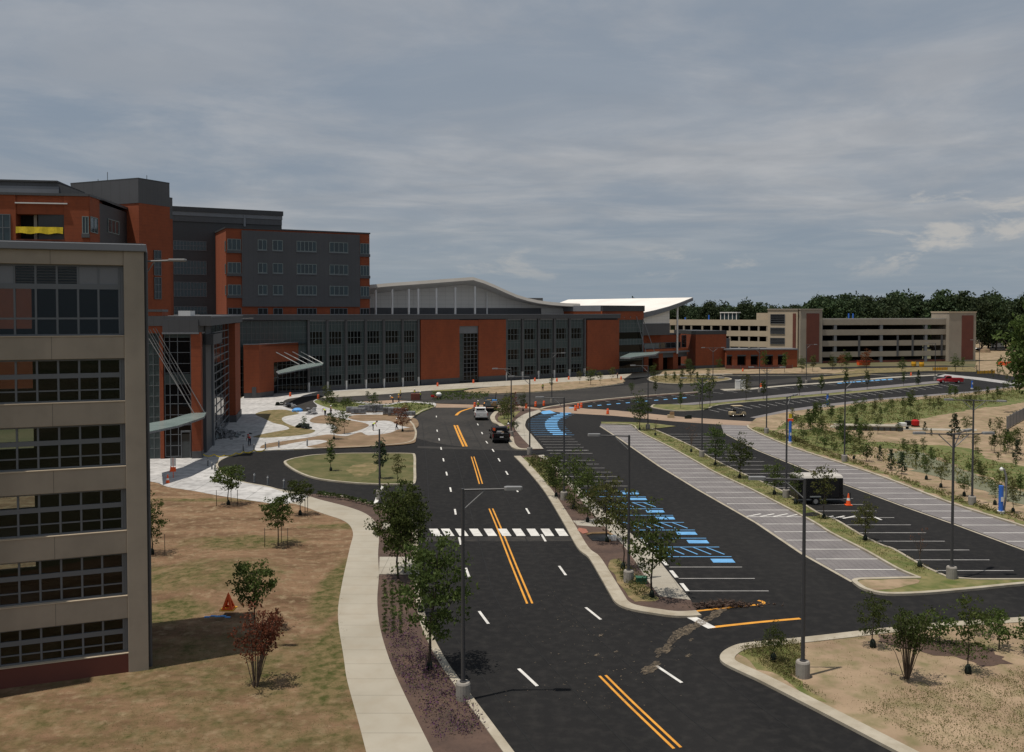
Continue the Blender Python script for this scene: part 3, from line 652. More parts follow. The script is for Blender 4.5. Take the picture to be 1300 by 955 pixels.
# ================================================================== BUILDINGS
def XY(u, Y): return Vector(((u - CX) / F * Y * 1.0005, Y, 0))
class Face:
    """a vertical plane from ground point a to b (left to right as seen); local x along it, y into the building, z up"""
    def __init__(s, root, a, b):
        s.root = root; s.a = Vector((a[0], a[1], 0)); s.b = Vector((b[0], b[1], 0)); d = s.b - s.a
        s.L = d.length; s.d = d / s.L; s.n = Vector((-s.d.y, s.d.x, 0)); s.rz = math.atan2(d.y, d.x)
    def hit(s, u, v, off=0.0):
        d = ray(u, v); o = Vector((0, 0, H)); a = s.a + s.n * off
        t = (a - o).dot(s.n) / d.dot(s.n); p = o + d * t; return (p - s.a).dot(s.d), p.z
    def x(s, u, off=0): return s.hit(u, 397, off)[0]
    def z(s, v, u, off=0): return s.hit(u, v, off)[1]
    def at(s, x, y=0, z=0): p = s.a + s.d * x + s.n * y; return Vector((p.x, p.y, z))
    def put(s, mb, name, m, parent=None, **k):
        par = parent or s.root
        o = mb.build(name, m, None, **k); o.parent = par
        if par is s.root: o.location = s.a - s.root.location; o.rotation_euler = (0, 0, s.rz - s.root.rotation_euler.z)
        return o
def window(f, x0, x1, z0, z1, nx, nz, glass='glass_dark', fr='mullion', bar=.09, y=0, name='window', edge=None):
    """glazing standing a few cm proud of the wall with its own mullion grid"""
    w = f.put(MB().box(x0, x1, y - .05, y + .1, z0, z1), name, glass)
    e = bar if edge is None else edge; m = MB()
    m.box(x0, x1, y - .13, y - .053, z0, z0 + e); m.box(x0, x1, y - .13, y - .053, z1 - e, z1)
    m.box(x0, x0 + e, y - .128, y - .053, z0 + e, z1 - e); m.box(x1 - e, x1, y - .128, y - .053, z0 + e, z1 - e)
    for k in range(1, nx): c = x0 + (x1 - x0) * k / nx; m.box(c - bar / 2, c + bar / 2, y - .12, y - .056, z0 + e, z1 - e)
    for k in range(1, nz): c = z0 + (z1 - z0) * k / nz; m.box(x0 + e, x1 - e, y - .115, y - .054, c - bar / 2, c + bar / 2)
    f.put(m, 'frame', fr, w, loc=(0, 0, 0)); return w
# ---------------------------------------------------------------- near parking garage
def garage():
    corner = G(189, 853); d = Vector((2.556, 1, 0)).normalized()
    a = corner - d * 34
    root = empty('parking_garage', (a.x, a.y, 0), 'beige precast parking garage with dark window bands filling the left edge of the photo', 'parking garage')
    f = Face(root, a, corner); L = f.L; D = 6.5
    colx = f.x(157.5); zr = f.z(319, 150)
    rows = [(337, 427), (455, 510), (538, 593), (621, 675), (703, 758), (786, 831)]
    zz = [(f.z(b, 155), f.z(t, 155)) for t, b in rows]
    left = f.x(-58)
    # structure: column, added bay (out of frame), spandrels, slabs, back wall
    f.put(MB().box(colx, L, 0, D, 0, zr), 'corner_column', 'beige', bevel=.02)
    f.put(MB().box(0, left, -1.3, D, 0, zr), 'shadow_bay', 'beige')  # unseen bay added to throw the slanting shadow edge across the facade
    tops = [zr] + [z[0] for z in zz[:-1]]; bots = [z[1] for z in zz]
    for i, (t, b) in enumerate(zip(tops, bots)):
        f.put(MB().box(left + .003, colx - .003, .06, .42, b, t), 'spandrel', 'beige', bevel=.02)
        if i: f.put(MB().box(left + .01, colx - .01, .02, .48, t, t + .045), 'sill', 'beige_sunlit')
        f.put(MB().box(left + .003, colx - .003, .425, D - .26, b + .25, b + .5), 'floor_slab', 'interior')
    f.put(MB().box(left + .003, colx - .003, .06, .42, -.2, zz[-1][0]), 'plinth', 'brick_old')
    f.put(MB().box(left + .003, colx - .003, .02, .48, zz[-1][0], zz[-1][0] + .04), 'sill', 'beige_sunlit')
    f.put(MB().box(-.1, L + .12, -.14, D + .14, zr, zr + .36), 'parapet_cap', 'metal_light', bevel=.03)
    f.put(MB().box(-.02, L + .004, -.02, D, zr + .36, zr + .40), 'parapet_flashing', 'metal_grey')
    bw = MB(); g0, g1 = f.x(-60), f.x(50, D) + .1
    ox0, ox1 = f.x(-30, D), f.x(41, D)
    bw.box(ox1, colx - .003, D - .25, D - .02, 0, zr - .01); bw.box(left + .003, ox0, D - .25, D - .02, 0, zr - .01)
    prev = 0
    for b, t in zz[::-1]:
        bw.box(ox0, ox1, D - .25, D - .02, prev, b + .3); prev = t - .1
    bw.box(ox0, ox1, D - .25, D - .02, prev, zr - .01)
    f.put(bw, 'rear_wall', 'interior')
    # glazing: six lights wide, transom rails, slender mullions
    px = [-35, -8, 18.8, 45.8, 72.8, 99.5, 125.3, 151.8]; xs = [f.x(p, .3) for p in px]
    for i, (z0, z1) in enumerate(zz):
        zt = z1; w = MB()
        w.box(left + .01, colx - .01, .335, .345, z0 + .046, zt - .003)
        win = f.put(w, 'window', 'clear'); m = MB()
        for x in xs: m.box(x - .045, x + .045, .27, .41, z0 + .046, zt - .003)
        m.box(left + .01, colx - .01, .275, .405, z0 + .046, z0 + .12); m.box(left + .01, colx - .01, .275, .405, zt - .09, zt - .005)
        m.box(colx - .16, colx - .01, .272, .408, z0 + .12, zt - .09)
        if i == 0:
            zp, zq = f.z(361, 120, .3), f.z(367.5, 120, .3)
            m.box(left + .01, colx - .165, .26, .4, zq, zp); m.box(left + .01, colx - .165, .28, .4, f.z(405.5, 120, .3), f.z(404, 120, .3) + .03)
            f.put(m, 'frame', 'mullion', win, loc=(0, 0, 0))
            for (k0, k1) in ((0, 2), (5, 7)): f.put(MB().box(xs[k0] + .05, min(xs[k1] - .05, colx - .17), .29, .33, zp + .003, zt - .1), 'infill_panel', 'metal_light')
            lv = MB()
            for k in range(2, 5):
                n = 6
                for j in range(n):
                    z = zp + .06 + (zt - .12 - zp) * j / n; lv.box(xs[k] + .05, xs[k + 1] - .05, .28, .40, z, z + .05)
                lv.box(xs[k] + .05, xs[k + 1] - .05, .41, .418, zp, zt - .1)
            f.put(lv, 'louvre', 'metal_dark')
        else:
            ra = z1 - .36 * (z1 - z0); m.box(left + .01, colx - .165, .26, .4, ra - .17, ra + .06)
            m.box(left + .01, colx - .165, .285, .4, z0 + .28 * (z1 - z0) - .03, z0 + .28 * (z1 - z0) + .03)
            f.put(m, 'frame', 'mullion', win, loc=(0, 0, 0))
    f.put(MB().tube((L + .08, .5, .1), (L + .08, .5, zr), .09, n=8), 'downpipe', 'metal_grey')
    # arm lights fixed to the end wall
    return f
GF = garage()
def wall_light(f, x, y, z, ln, label):
    p = f.at(x, y, z); o = empty('wall_light', p, label, 'light')
    MB().tube((0, 0, 0), (ln, 0, .05), .045).tube((0, 0, -.6), (ln * .35, 0, .02), .03).build('arm', 'lamp_head', o)
    MB().box(ln - .1, ln + .75, -.16, .16, 0, .13).build('lamp_head', 'lamp_head', o, bevel=.04)
    MB().box(-.09, .0, -.12, .12, -.75, .15).build('bracket', 'mullion', o)
wall_light(GF, GF.L + .1, .8, GF.z(331, 185), 1.25, 'arm light on the right end of the beige garage just below its roof')
# ---------------------------------------------------------------- glass entrance wing
def wing():
    A0, A1 = G(183, 584), G(255, 582); root = empty('entrance_wing', A0, 'dark glass entrance wing with two tall red brick piers beside the plaza', 'building')
    f = Face(root, A0, A1); top = f.z(406, 250)
    B1 = G(298, 528.5); b = Face(root, A1, B1)
    # body
    pts = [f.at(0, .3), f.at(f.L - .2, .3), b.at(b.L, .3), b.at(b.L, 30), f.at(0, 45)]
    lp = [p - Vector((A0.x, A0.y, 0)) for p in pts]
    MB().prism(lp, 0, top - .6).build('wall', 'metal_dark', root)
    x = f.x
    window(f, x(186), x(202), 0.1, f.z(423, 190), 2, 12, 'glass_teal', 'mullion_dark')
    f.put(MB().box(x(202.3), x(207), -.35, .3, 0, f.z(408, 205)), 'pier', 'brick')
    f.put(MB().box(x(186), x(207), -.4, 3, f.z(423, 190), f.z(396, 190)), 'upper_wall', 'brick')
    f.put(MB().box(x(186), x(207.4), -.5, 3.1, f.z(396, 190), f.z(393, 190)), 'coping', 'metal_grey')
    w = window(f, x(208), x(242), .3, f.z(422, 225), 2, 1, 'glass_dark', 'mullion')
    m = MB()
    for v in (434, 448, 462, 474, 488, 502, 513, 527, 540, 552, 566): m.box(x(208), x(242), -.112, -.06, f.z(v, 225), f.z(v, 225) + .08)
    m.box(x(214.5), x(215.5), -.118, -.06, .3, f.z(422, 225)); f.put(m, 'frame', 'mullion', w, loc=(0, 0, 0))
    for va, vb in ((475, 488), (422, 429)):
        f.put(MB().box(x(208.5), x(241.5), -.09, -.053, f.z(vb, 225), f.z(va, 225)), 'pane', 'glass_teal', w, loc=(0, 0, 0))
    f.put(MB().box(x(229), x(240), -.2, .1, .05, 3.1), 'door', 'glass_room'); 
    f.put(MB().box(x(228.4), x(229.4), -.3, .1, 0, 3.3).box(x(239.8), x(240.8), -.3, .1, 0, 3.3).box(x(228.4), x(240.8), -.29, .1, 3.3, 3.5), 'door_frame', 'mullion')
    f.put(MB().box(x(243), x(255.5), -.7, .5, 1.0, f.z(422, 249)), 'pier', 'brick')
    f.put(MB().box(x(242.7), x(255.9), -.8, .55, 0, 1.0), 'pier_base', 'metal_grey')
    f.put(MB().box(x(207.5), x(252.5), -.75, 4, f.z(422, 230) + .003, top), 'parapet', 'metal_grey')
    f.put(MB().box(x(207.5) - .05, x(252.5) + .1, -.85, 4.1, f.z(422, 230) - .2, f.z(422, 230)), 'parapet_trim', 'metal_light')
    f.put(MB().box(x(208), x(250), 1, 9, top, top + .35), 'roof_edge', 'white_metal')
    f.put(MB().box(x(223.5), x(239), 1.5, 5, top + .35, top + 1.1), 'roof_curb', 'white_metal')
    # long side towards the plaza
    X = b.x; zt = b.z(411, 278)
    b.put(MB().box(X(258), X(265), -.25, .3, 0, zt), 'side_panel', 'metal_grey')
    b.put(MB().box(X(265.2), X(266.6), -.5, .3, 0, b.z(425, 266)), 'fin', 'mullion')
    b.put(MB().box(X(258), X(270), -1.2, .3, b.z(437, 262), b.z(424, 262)), 'side_box', 'metal_grey')
    window(b, X(267), X(289), .3, zt, 4, 14, 'glass_dark', 'mullion', .14)
    b.put(MB().box(X(290), b.L + .1, -1.0, .5, 1.2, b.z(410, 296)), 'pier', 'brick')
    b.put(MB().box(X(289.6), b.L + .25, -1.15, .6, 0, 1.2), 'pier_base', 'metal_grey')
    b.put(MB().box(-.4, b.L + .6, -1.4, 6, zt + .003, b.z(400.5, 280)), 'parapet', 'metal_grey')
    b.put(MB().box(-.4, b.L + .6, -1.5, -1.3, b.z(400.5, 280) - .2, b.z(400.5, 280)), 'parapet_trim', 'metal_light')
    # link back to the podium
    P0 = G(299, 527); P1 = G(301, 511); c = Face(root, P0, P1)
    return f, b
WF, WB = wing()
def canopy():
    z = 5.7
    tip = G(262, 525.5, z)
    o = empty('glass_canopy', (tip.x, tip.y, z), 'green glass canopy held by steel rods over the left entrance doors', 'canopy')
    pts = [G(a, b, z) - o.location for a, b in ((187, 549), (187, 538), (215, 533), (232, 527.5), (246, 524), (262, 523.5), (259, 529.5), (248, 533.5), (225, 541))]
    MB().prism(pts, -.2, -.05).build('frame', 'metal_light', o)
    MB().prism([p * .985 for p in pts], -.045, .03).build('glass', 'canopy_glass', o)
    for (a, b, c, d) in ((187.5, 419, 245, 524.5), (190, 418, 250, 524), (194.5, 417, 255, 524), (198, 417, 260, 524.5), (189, 430, 247, 526)):
        h = WF.hit(a, b, -.4); p = WF.at(h[0], -.4, h[1]); q = G(c, d, z)
        MB().tube(p - o.location, q - o.location, .045, n=5).build('rod', 'lamp_head', o)
canopy()
p = G(278, 556); pile = empty('debris_pile', (p.x, p.y, .12), 'dark heap of broken concrete and scrap on the plaza by the wing', 'debris')
rr = random.Random(5); mbs = [MB(), MB()]
for i in range(260):
    t = rr.random() * 6.28; q = abs(rr.gauss(0, .45)); x = q * 3.4 * math.cos(t); y = q * 4.5 * math.sin(t); h = max(0, 1.3 * (1 - q)) * rr.random()
    w = rr.uniform(.1, .4); mb = mbs[i % 4 == 0]
    c = Vector((x, y, h + .05)); ax = Matrix.Rotation(rr.random() * 3, 3, Vector((rr.random(), rr.random(), rr.random() + .1)).normalized())
    i0 = len(mb.v); mb.box(-w, w, -w * .7, w * .7, -w * .3, w * .3)
    mb.v[i0:] = [tuple(ax @ Vector(v) + c) for v in mb.v[i0:]]
tag(mbs[0].build('rubble', 'stone', pile), kind='stuff'); tag(mbs[1].build('scrap', 'mullion_dark', pile), kind='stuff')
# ---------------------------------------------------------------- podium (long three-storey range) with the brick porch
def podium():
    a0, a1 = G(460, 494), G(785, 475); d = (a1 - a0).normalized()
    tmp = Face(None, a0, a1); s = tmp.x(300); a = a0 + d * s
    root = empty('podium_building', a, 'long three-storey range of dark glass bays and plain red brick panels behind the road', 'building')
    f = Face(root, a, a1 + d * .0); x = f.x; T = 17.5; Z = lambda v: f.z(v, 480)
    f.put(MB().box(0, f.L, .35, 46, 0, T - .35), 'wall', 'metal_dark')
    f.put(MB().box(-8, f.L + .3, -.5, 46.2, 16.35, T), 'parapet', 'metal_grey')
    f.put(MB().box(-8, f.L + .35, -.58, -.4, T - .06, T + .12), 'coping', 'metal_light')
    rl = MB()
    for k in range(20): rl.box(x(300) + k * 5.2, x(300) + k * 5.2 + .15, .2, .35, T, T + .5)
    zs = [(Z(436), Z(420)), (Z(463.5), Z(449)), (Z(486.5), Z(473.5))]
    bays = [(391, 414), (415.6, 438), (439.4, 463), (464.4, 486), (487.4, 510), (511, 530)]
    bays2 = [(643, 661.6), (664, 682), (684.5, 702.2), (704.5, 721.5), (723.7, 741)]
    for b0, b1 in bays + bays2:
        X0, X1 = x(b0 + .9), x(b1 - .9); w = f.put(MB().box(X0, X1, .05, .36, 1.0, 16.3), 'window', 'glass_teal')
        n = 5 if b1 < 600 else 4; m = MB()
        for (q0, q1) in zs:
            f.put(MB().box(X0 + .35, X1 - .7, .02, .049, q0, q1), 'pane', 'glass_dark', w, loc=(0, 0, 0))
        for k in range(n + 1): c = X0 + (X1 - X0) * k / n; m.box(c - .06, c + .06, -.06, .018, 1.0, 16.3)
        z = 1.0
        zl = []
        for (q0, q1) in zs: zl += [q0, q1, (q0 + q1) / 2]
        for q in zl + [10.0, 4.5, 15.3]: m.box(X0, X1, -.05, .012, q - .05, q + .05)
        f.put(m, 'frame', 'mullion_dark', w, loc=(0, 0, 0))
        f.put(MB().box(X0, X1, -.2, .3, 16.0, 16.34), 'head_trim', 'metal_light')
    for e in [391, 414.8, 438.7, 463.7, 486.7, 510.5, 530.6, 641.8, 662.8, 683.2, 703.3, 722.6, 742]:
        c = x(e); f.put(MB().box(c - .28, c + .28, -.35, .34, 2.2, 16.34), 'pilaster', 'metal_grey'); f.put(MB().box(c - .16, c + .16, -.36, .34, 0, 2.2), 'pilaster_foot', 'white_metal')
    f.put(MB().box(x(391), x(533), -.02, .34, 0, .99), 'plinth', 'metal_grey'); f.put(MB().box(x(641), x(744), -.02, .34, 0, .99), 'plinth', 'metal_grey')
    for b0, b1, t in ((533, 582, 406), (606.5, 641, 406), (744.3, 784.8, 406.5)):
        f.put(MB().box(x(b0), x(b1), -.45, .34, 1.5, f.z(t, b0)), 'brick_panel', 'brick'); f.put(MB().box(x(b0) + .003, x(b1) - .003, -.4, .34, 0, 1.497), 'plinth', 'metal_grey')
    f.put(MB().box(x(582) + .003, x(606.5) - .003, -.4, .34, f.z(414, 594), f.z(406.5, 594)), 'brick_panel', 'brick')
    f.put(MB().box(x(582) + .003, x(606.5) - .003, -.1, .34, f.z(423, 594), f.z(414, 594) - .003), 'head_panel', 'metal_light')
    window(f, x(582) + .1, x(588) - .1, .6, f.z(423, 594) - .01, 1, 8, 'glass_teal', 'mullion_dark', .1, .1)
    window(f, x(588), x(606.5) - .1, .6, f.z(423, 594) - .01, 4, 11, 'glass_dark', 'mullion', .1, .05)
    window(f, x(302), x(390), 8.0, 16.2, 16, 6, 'glass_teal', 'mullion_dark', .09, .25)
    window(f, x(302), x(390), .4, 7.9, 16, 5, 'glass_dark', 'mullion_dark', .09, .25)
    f.put(MB().box(-6, 0, 1, 20, 0, 16.3), 'link_wall', 'metal_dark')
    # porch
    c0, c1, c2 = G(309.6, 506.5), G(329.5, 506), G(396.8, 496)
    q = Face(root, c1, c2); zt = q.z(437.6, 330); l = Face(root, c0, c1)
    X0, X1 = q.x(347), q.x(380.4); zo = q.z(459, 362)
    q.put(MB().box(0, X0, 0, 3, 1.2, zt), 'porch_wall', 'brick'); q.put(MB().box(X1, q.L, 0, 3, 1.2, zt), 'porch_wall', 'brick')
    q.put(MB().box(X0 + .003, X1 - .003, .003, 3, zo, zt - .003), 'porch_lintel', 'brick')
    q.put(MB().box(0.02, X0, .05, 3, 0, 1.197), 'porch_plinth', 'metal_grey'); q.put(MB().box(X1, q.L - .02, .05, 3, 0, 1.197), 'porch_plinth', 'metal_grey')
    window(q, X0, X1, .1, zo - .05, 6, 4, 'glass_dark', 'mullion', .12, 2.6, 'porch_window')
    l.put(MB().box(0, l.L - .003, 0, 1, 1.2, zt - .002), 'porch_side', 'brick'); l.put(MB().box(.02, l.L - .02, .05, 1, 0, 1.197), 'porch_plinth', 'metal_grey')
    l.put(MB().box(l.x(319), l.x(324.5), -.15, .1, .1, 2.4), 'side_door', 'metal_grey')
    pts = [p - root.location for p in (l.at(0, .2), l.at(l.L, .2), q.at(q.L, .2), f.at(f.x(397), .3), f.at(f.x(309), .3))]
    MB().prism(pts, zt - .5, zt - .3).build('porch_roof', 'metal_grey', root)
    q.put(MB().box(-.05, q.L + .05, -.06, .3, zt, zt + .14), 'porch_coping', 'metal_light'); l.put(MB().box(-.05, l.L - .07, -.06, .3, zt, zt + .14), 'porch_coping', 'metal_light')
    # porch canopy
    z = 6.6; tip = G(410, 462, z)
    o = empty('porch_canopy', (tip.x, tip.y, z), 'small grey glass canopy on four bright rods over the red brick porch', 'canopy')
    pt = [G(a, b, z) - o.location for a, b in ((350.5, 471.5), (375, 464.3), (395, 461.2), (411, 460.2), (409, 463.6), (390, 467.5), (368, 472), (354, 474.4))]
    MB().prism(pt, -.2, -.05).build('frame', 'metal_light', o); MB().prism([p_ * .985 for p_ in pt], -.045, .03).build('glass', 'canopy_glass', o)
    for (a, b, c, d) in ((350.5, 447.2, 380, 462.9), (360.8, 447.2, 390, 462.2), (371.3, 446.6, 400, 461.6), (380.6, 446, 410, 461.4)):
        h = q.hit(a, b, -.06); p0 = q.at(h[0], -.06, h[1]); MB().tube(p0 - o.location, G(c, d, z) - o.location, .09, n=5).build('rod', 'white_metal', o)
    return f, q
PF, QF = podium()
wall_light(PF, PF.x(252), -1.2, PF.z(413, 262) - .3, 3.2, 'bright arm light under the roof edge of the glass wing')
wall_light(PF, PF.x(293), -1.2, PF.z(404.5, 300), 3.6, 'arm light on the podium roof edge left of the brick porch')
# ---------------------------------------------------------------- patient tower
def tower():
    A = XY(288, 225); d = Vector((1.957, 1, 0)).normalized(); tmp = Face(None, A, A + d * 40); B = A + d * tmp.x(469.5)
    root = empty('patient_tower', A, 'tall red brick tower with a broad grey metal panel and rows of paired windows', 'building')
    f = Face(root, A, B); top = f.z(290, 289); zg0, zg1 = f.z(389.5, 380), f.z(295.5, 380)
    f.put(MB().box(0, f.L, 0, 24, 0, top), 'wall', 'brick')
    f.put(MB().box(-.2, f.L + .2, -.2, 24.2, top, top + .35), 'coping', 'metal_dark')
    f.put(MB().box(f.x(307.5), f.x(456.5), -.5, -.003, zg0, zg1), 'grey_panel', 'metal_grey')
    rows = [(306, 319), (335, 347.5), (362.5, 374.5)]
    for v0, v1 in rows:
        za, zb = f.z(v1, 370), f.z(v0, 370)
        for a, b, n in ((327.5, 339, 2), (346, 359, 2), (376.5, 401.5, 5), (418, 441.5, 4)):
            w = window(f, f.x(a), f.x(b), za, zb, n, 1, 'glass_room', 'frame_pale', .14, -.5)
            if n == 2: f.put(MB().box((f.x(a) + f.x(b)) / 2 + .1, f.x(b) - .15, -.57, -.552, za + .15, zb - .15), 'pane', 'glass_blue', w, loc=(0, 0, 0))
            else:
                s = (f.x(b) - f.x(a)) / n
                for k in (0, n - 1): f.put(MB().box(f.x(a) + s * k + .1, f.x(a) + s * (k + 1) - .1, -.57, -.552, za + .15, zb - .15), 'pane', 'glass_blue', w, loc=(0, 0, 0))
            f.put(MB().box(f.x(a) - .1, f.x(b) + .1, -.7, -.5, za - .25, za - .003), 'sill', 'mullion')
        for a, b in ((289.5, 306.5), (457.5, 469)):
            window(f, f.x(a), f.x(b), za - .2, zb, 3, 1, 'glass_blue', 'frame_pale', .14, 0)
            f.put(MB().box(f.x(a) - .2, f.x(b) + .2, -.35, -.003, za - .9, za - .203), 'sill', 'metal_grey')
    za, zb = f.z(399.5, 370), f.z(391.2, 370)
    for a, b, n in ((289.5, 306.5, 3), (327.5, 340, 2), (347, 359, 2), (377, 402, 5), (419, 441, 4), (457, 469, 3)):
        window(f, f.x(a), f.x(b), za, zb, n, 1, 'glass_dark', 'mullion', .14, 0)
    s = Face(root, f.at(0, 24), f.at(0, 0))
    for v0, v1 in rows: window(s, s.L - 1.2, s.L - .1, f.z(v1, 289), f.z(v0, 289), 1, 1, 'glass_blue', 'frame_pale', .12, 0)
tower()
# ---------------------------------------------------------------- long grey penthouse block behind
def back_block():
    A = XY(190, 232); d = Vector((2.0, 1, 0)).normalized(); tmp = Face(None, A, A + d * 60); B = A + d * tmp.x(358.5)
    root = empty('grey_rear_block', A, 'long dark grey block with a pale band under its flat roof behind the towers', 'building')
    f = Face(root, A, B); top = f.z(262, 220); zs = f.z(281, 230)
    f.put(MB().box(0, f.L, 0, 30, 0, zs), 'wall', 'metal_dark'); f.put(MB().box(-.3, f.L, -.3, 30, zs, top - 1.2), 'roof_band', 'metal_grey')
    f.put(MB().box(-.4, f.L + .1, -.45, 30.1, zs + 1.5, zs + 3.2), 'pale_band', 'metal_light')
    f.put(MB().box(-.5, f.L + .3, -.7, 30.3, top - 1.2, top), 'roof_edge', 'metal_dark')
    f.put(MB().box(f.x(310), f.x(312.5), -.6, 0, f.z(288, 311), f.z(273, 311)), 'flue', 'metal_light')
    for v0, v1 in ((306, 318), (331, 349), (358, 377), (389, 401)):
        window(f, f.x(221), f.x(263), f.z(v1, 240), f.z(v0, 240), 10, 2, 'glass_blue', 'mullion', .14, 0)
back_block()
# ---------------------------------------------------------------- penthouse tower and red balcony block
def west_blocks():
    K = XY(178, 168); root = empty('penthouse_tower', K, 'red brick tower crowned by a dark grey metal penthouse, tallest on the skyline', 'building')
    dl = Vector((-2.3, 1, 0)).normalized(); dr = Vector((.5, 1, 0)).normalized()
    tl = Face(None, K + dl * 60, K); L0 = K + dl * 60; f = Face(root, L0, K); xl = f.x(92)
    tr = Face(None, K, K + dr * 40); Bp = K + dr * tr.x(217); g = Face(root, K, Bp)
    zt, zm = f.z(227.5, 178), f.z(257.5, 178)
    cr = [p - K for p in (f.at(xl, 0), K, Bp, Bp + dl * 25, f.at(xl, 0) + dr * 25)]
    MB().prism(cr, zm, zt).build('penthouse', 'metal_grey', root)
    MB().prism([p * 1.003 for p in cr], zt, zt + .3).build('coping', 'metal_dark', root)
    MB().prism([p * .995 + Vector((0, .1, 0)) for p in cr], 0, zm - .003).build('wall', 'brick', root)
    for v0, v1 in ((318, 350), (352, 380)):
        window(g, g.x(196), g.x(205), g.z(v1, 200), g.z(v0, 200), 2, 3, 'glass_room', 'mullion', .12, 0)
    pl = MB()
    for u in (116, 128, 178): pl.tube(f.at(f.x(u), 2, zt) - K, f.at(f.x(u), 2, zt + (2.2 if u == 128 else 1)) - K, .06, n=5)
    pl.build('aerial', 'mullion_dark', root)
    # balcony block
    Q = XY(115, 150); r2 = empty('balcony_block', Q, 'red brick block with a recessed balcony hung with a yellow sheet above the garage', 'building')
    L = XY(-90, 146); a = Face(r2, L, Q); dr2 = Vector((-.1, 1, 0)).normalized(); t2 = Face(None, Q, Q + dr2 * 40); E = Q + dr2 * t2.x(182); b = Face(r2, Q, E)
    top = a.z(249.5, 115); bx0, bx1 = a.x(22), a.x(83); bz0, bz1 = a.z(305, 50), a.z(272, 50)
    # front wall round the balcony opening
    a.put(MB().box(0, bx0, 0, 2.4, 0, top), 'wall', 'brick'); a.put(MB().box(bx1, a.L, 0, 2.4, 0, top), 'wall', 'brick')
    a.put(MB().box(bx0, bx1, .25, 2.4, bz1, top - .003), 'wall', 'brick'); a.put(MB().box(bx0, bx1, .003, 2.4, 0, bz0), 'wall', 'brick')
    a.put(MB().box(0, a.L, 2.403, 8, 0, top - .01), 'rear_wall', 'brick_old')
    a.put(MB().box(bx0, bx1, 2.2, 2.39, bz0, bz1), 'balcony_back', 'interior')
    for u in (41.5, 43.5): a.put(MB().box(a.x(u), a.x(u) + .25, 1.2, 1.5, bz0, bz1), 'balcony_post', 'beige_shaded')
    a.put(MB().box(bx0, bx1, -.06, 0, bz0, bz0 + .15), 'balcony_edge', 'brick_old')
    a.put(MB().box(-.2, a.L + .05, -.2, 8, top, top + .4), 'coping', 'metal_grey')
    a.put(MB().box(a.x(22), a.x(88), -.3, -.05, a.z(259, 50), a.z(257.5, 50)), 'light_strip', 'white_metal')
    window(a, a.x(-14), a.x(15.5), a.z(306, 5), a.z(272, 5), 3, 2, 'glass_blue', 'mullion', .12, 0)
    window(a, a.x(106), a.L, a.z(297, 115), a.z(275, 115), 2, 1, 'glass_blue', 'frame_pale', .12, 0)
    a.put(MB().box(a.x(105.5), a.L + .1, -.3, -.003, a.z(302, 115), a.z(297, 115) - .003), 'sill', 'metal_grey')
    b.put(MB().box(0.05, b.L, .01, 8, 0, b.z(251, 115) - .4), 'side_wall', 'metal_dark')
    b.put(MB().box(0.05, b.x(127), -.15, .008, 0, top - .01), 'side_brick', 'brick')
    b.put(MB().box(0, b.L, -.3, 8, top, top + .4), 'coping', 'metal_grey')
    window(b, .15, b.x(124), b.z(296, 118), b.z(276, 118), 2, 1, 'glass_blue', 'frame_pale', .12, -.15)
    window(b, b.x(138), b.x(152), b.z(297, 145), b.z(280, 145), 3, 1, 'glass_blue', 'frame_pale', .12, 0)
    # sloping metal roof set back on it
    rz = a.z(226, 40); pr = MB(); x0, x1, x2 = a.x(-90, 6), a.x(76, 6), a.x(112, 6)
    i = len(pr.v)
    for y in (5, 20): pr.v += [(x0, y, top), (x0, y, rz), (x1, y, rz), (x2 + 3, y, top)]
    pr.f += [(0, 1, 2, 3)[::-1], (4, 5, 6, 7), (0, 4, 5, 1)[::-1], (1, 5, 6, 2)[::-1], (2, 6, 7, 3)[::-1], (3, 7, 4, 0)[::-1]]
    a.put(pr, 'roof', 'metal_grey'); a.put(MB().box(x0, x1 + .5, 4.8, 4.99, top + .9, top + 2.1), 'roof_louvre', 'metal_light')
    a.put(MB().box(x0, x1 + .3, 4.7, 20, rz, rz + .3), 'ridge', 'metal_dark')
    y = empty('yellow_sheet', a.at(a.x(52), -.1, a.z(292.5, 52)), 'yellow plastic sheet hung across the recessed balcony', 'sheet', rz=a.rz)
    w = (a.x(83) - a.x(23.5)) / 2; h = (a.z(288.5, 52) - a.z(297, 52)) / 2; m = MB(); n = 16
    for k in range(n):
        p0, p1 = -w + 2 * w * k / n, -w + 2 * w * (k + 1) / n; q0, q1 = .1 * math.sin(k * 1.3), .1 * math.sin((k + 1) * 1.3)
        m.quad((p0, q0 - .1, -h + .1 * math.sin(k)), (p1, q1 - .1, -h + .1 * math.sin(k + 1)), (p1, q1, h), (p0, q0, h))
    o = m.build('sheet', 'yellow', y); so = o.modifiers.new('thick', 'SOLIDIFY'); so.thickness = .02
    return a, b
west_blocks()
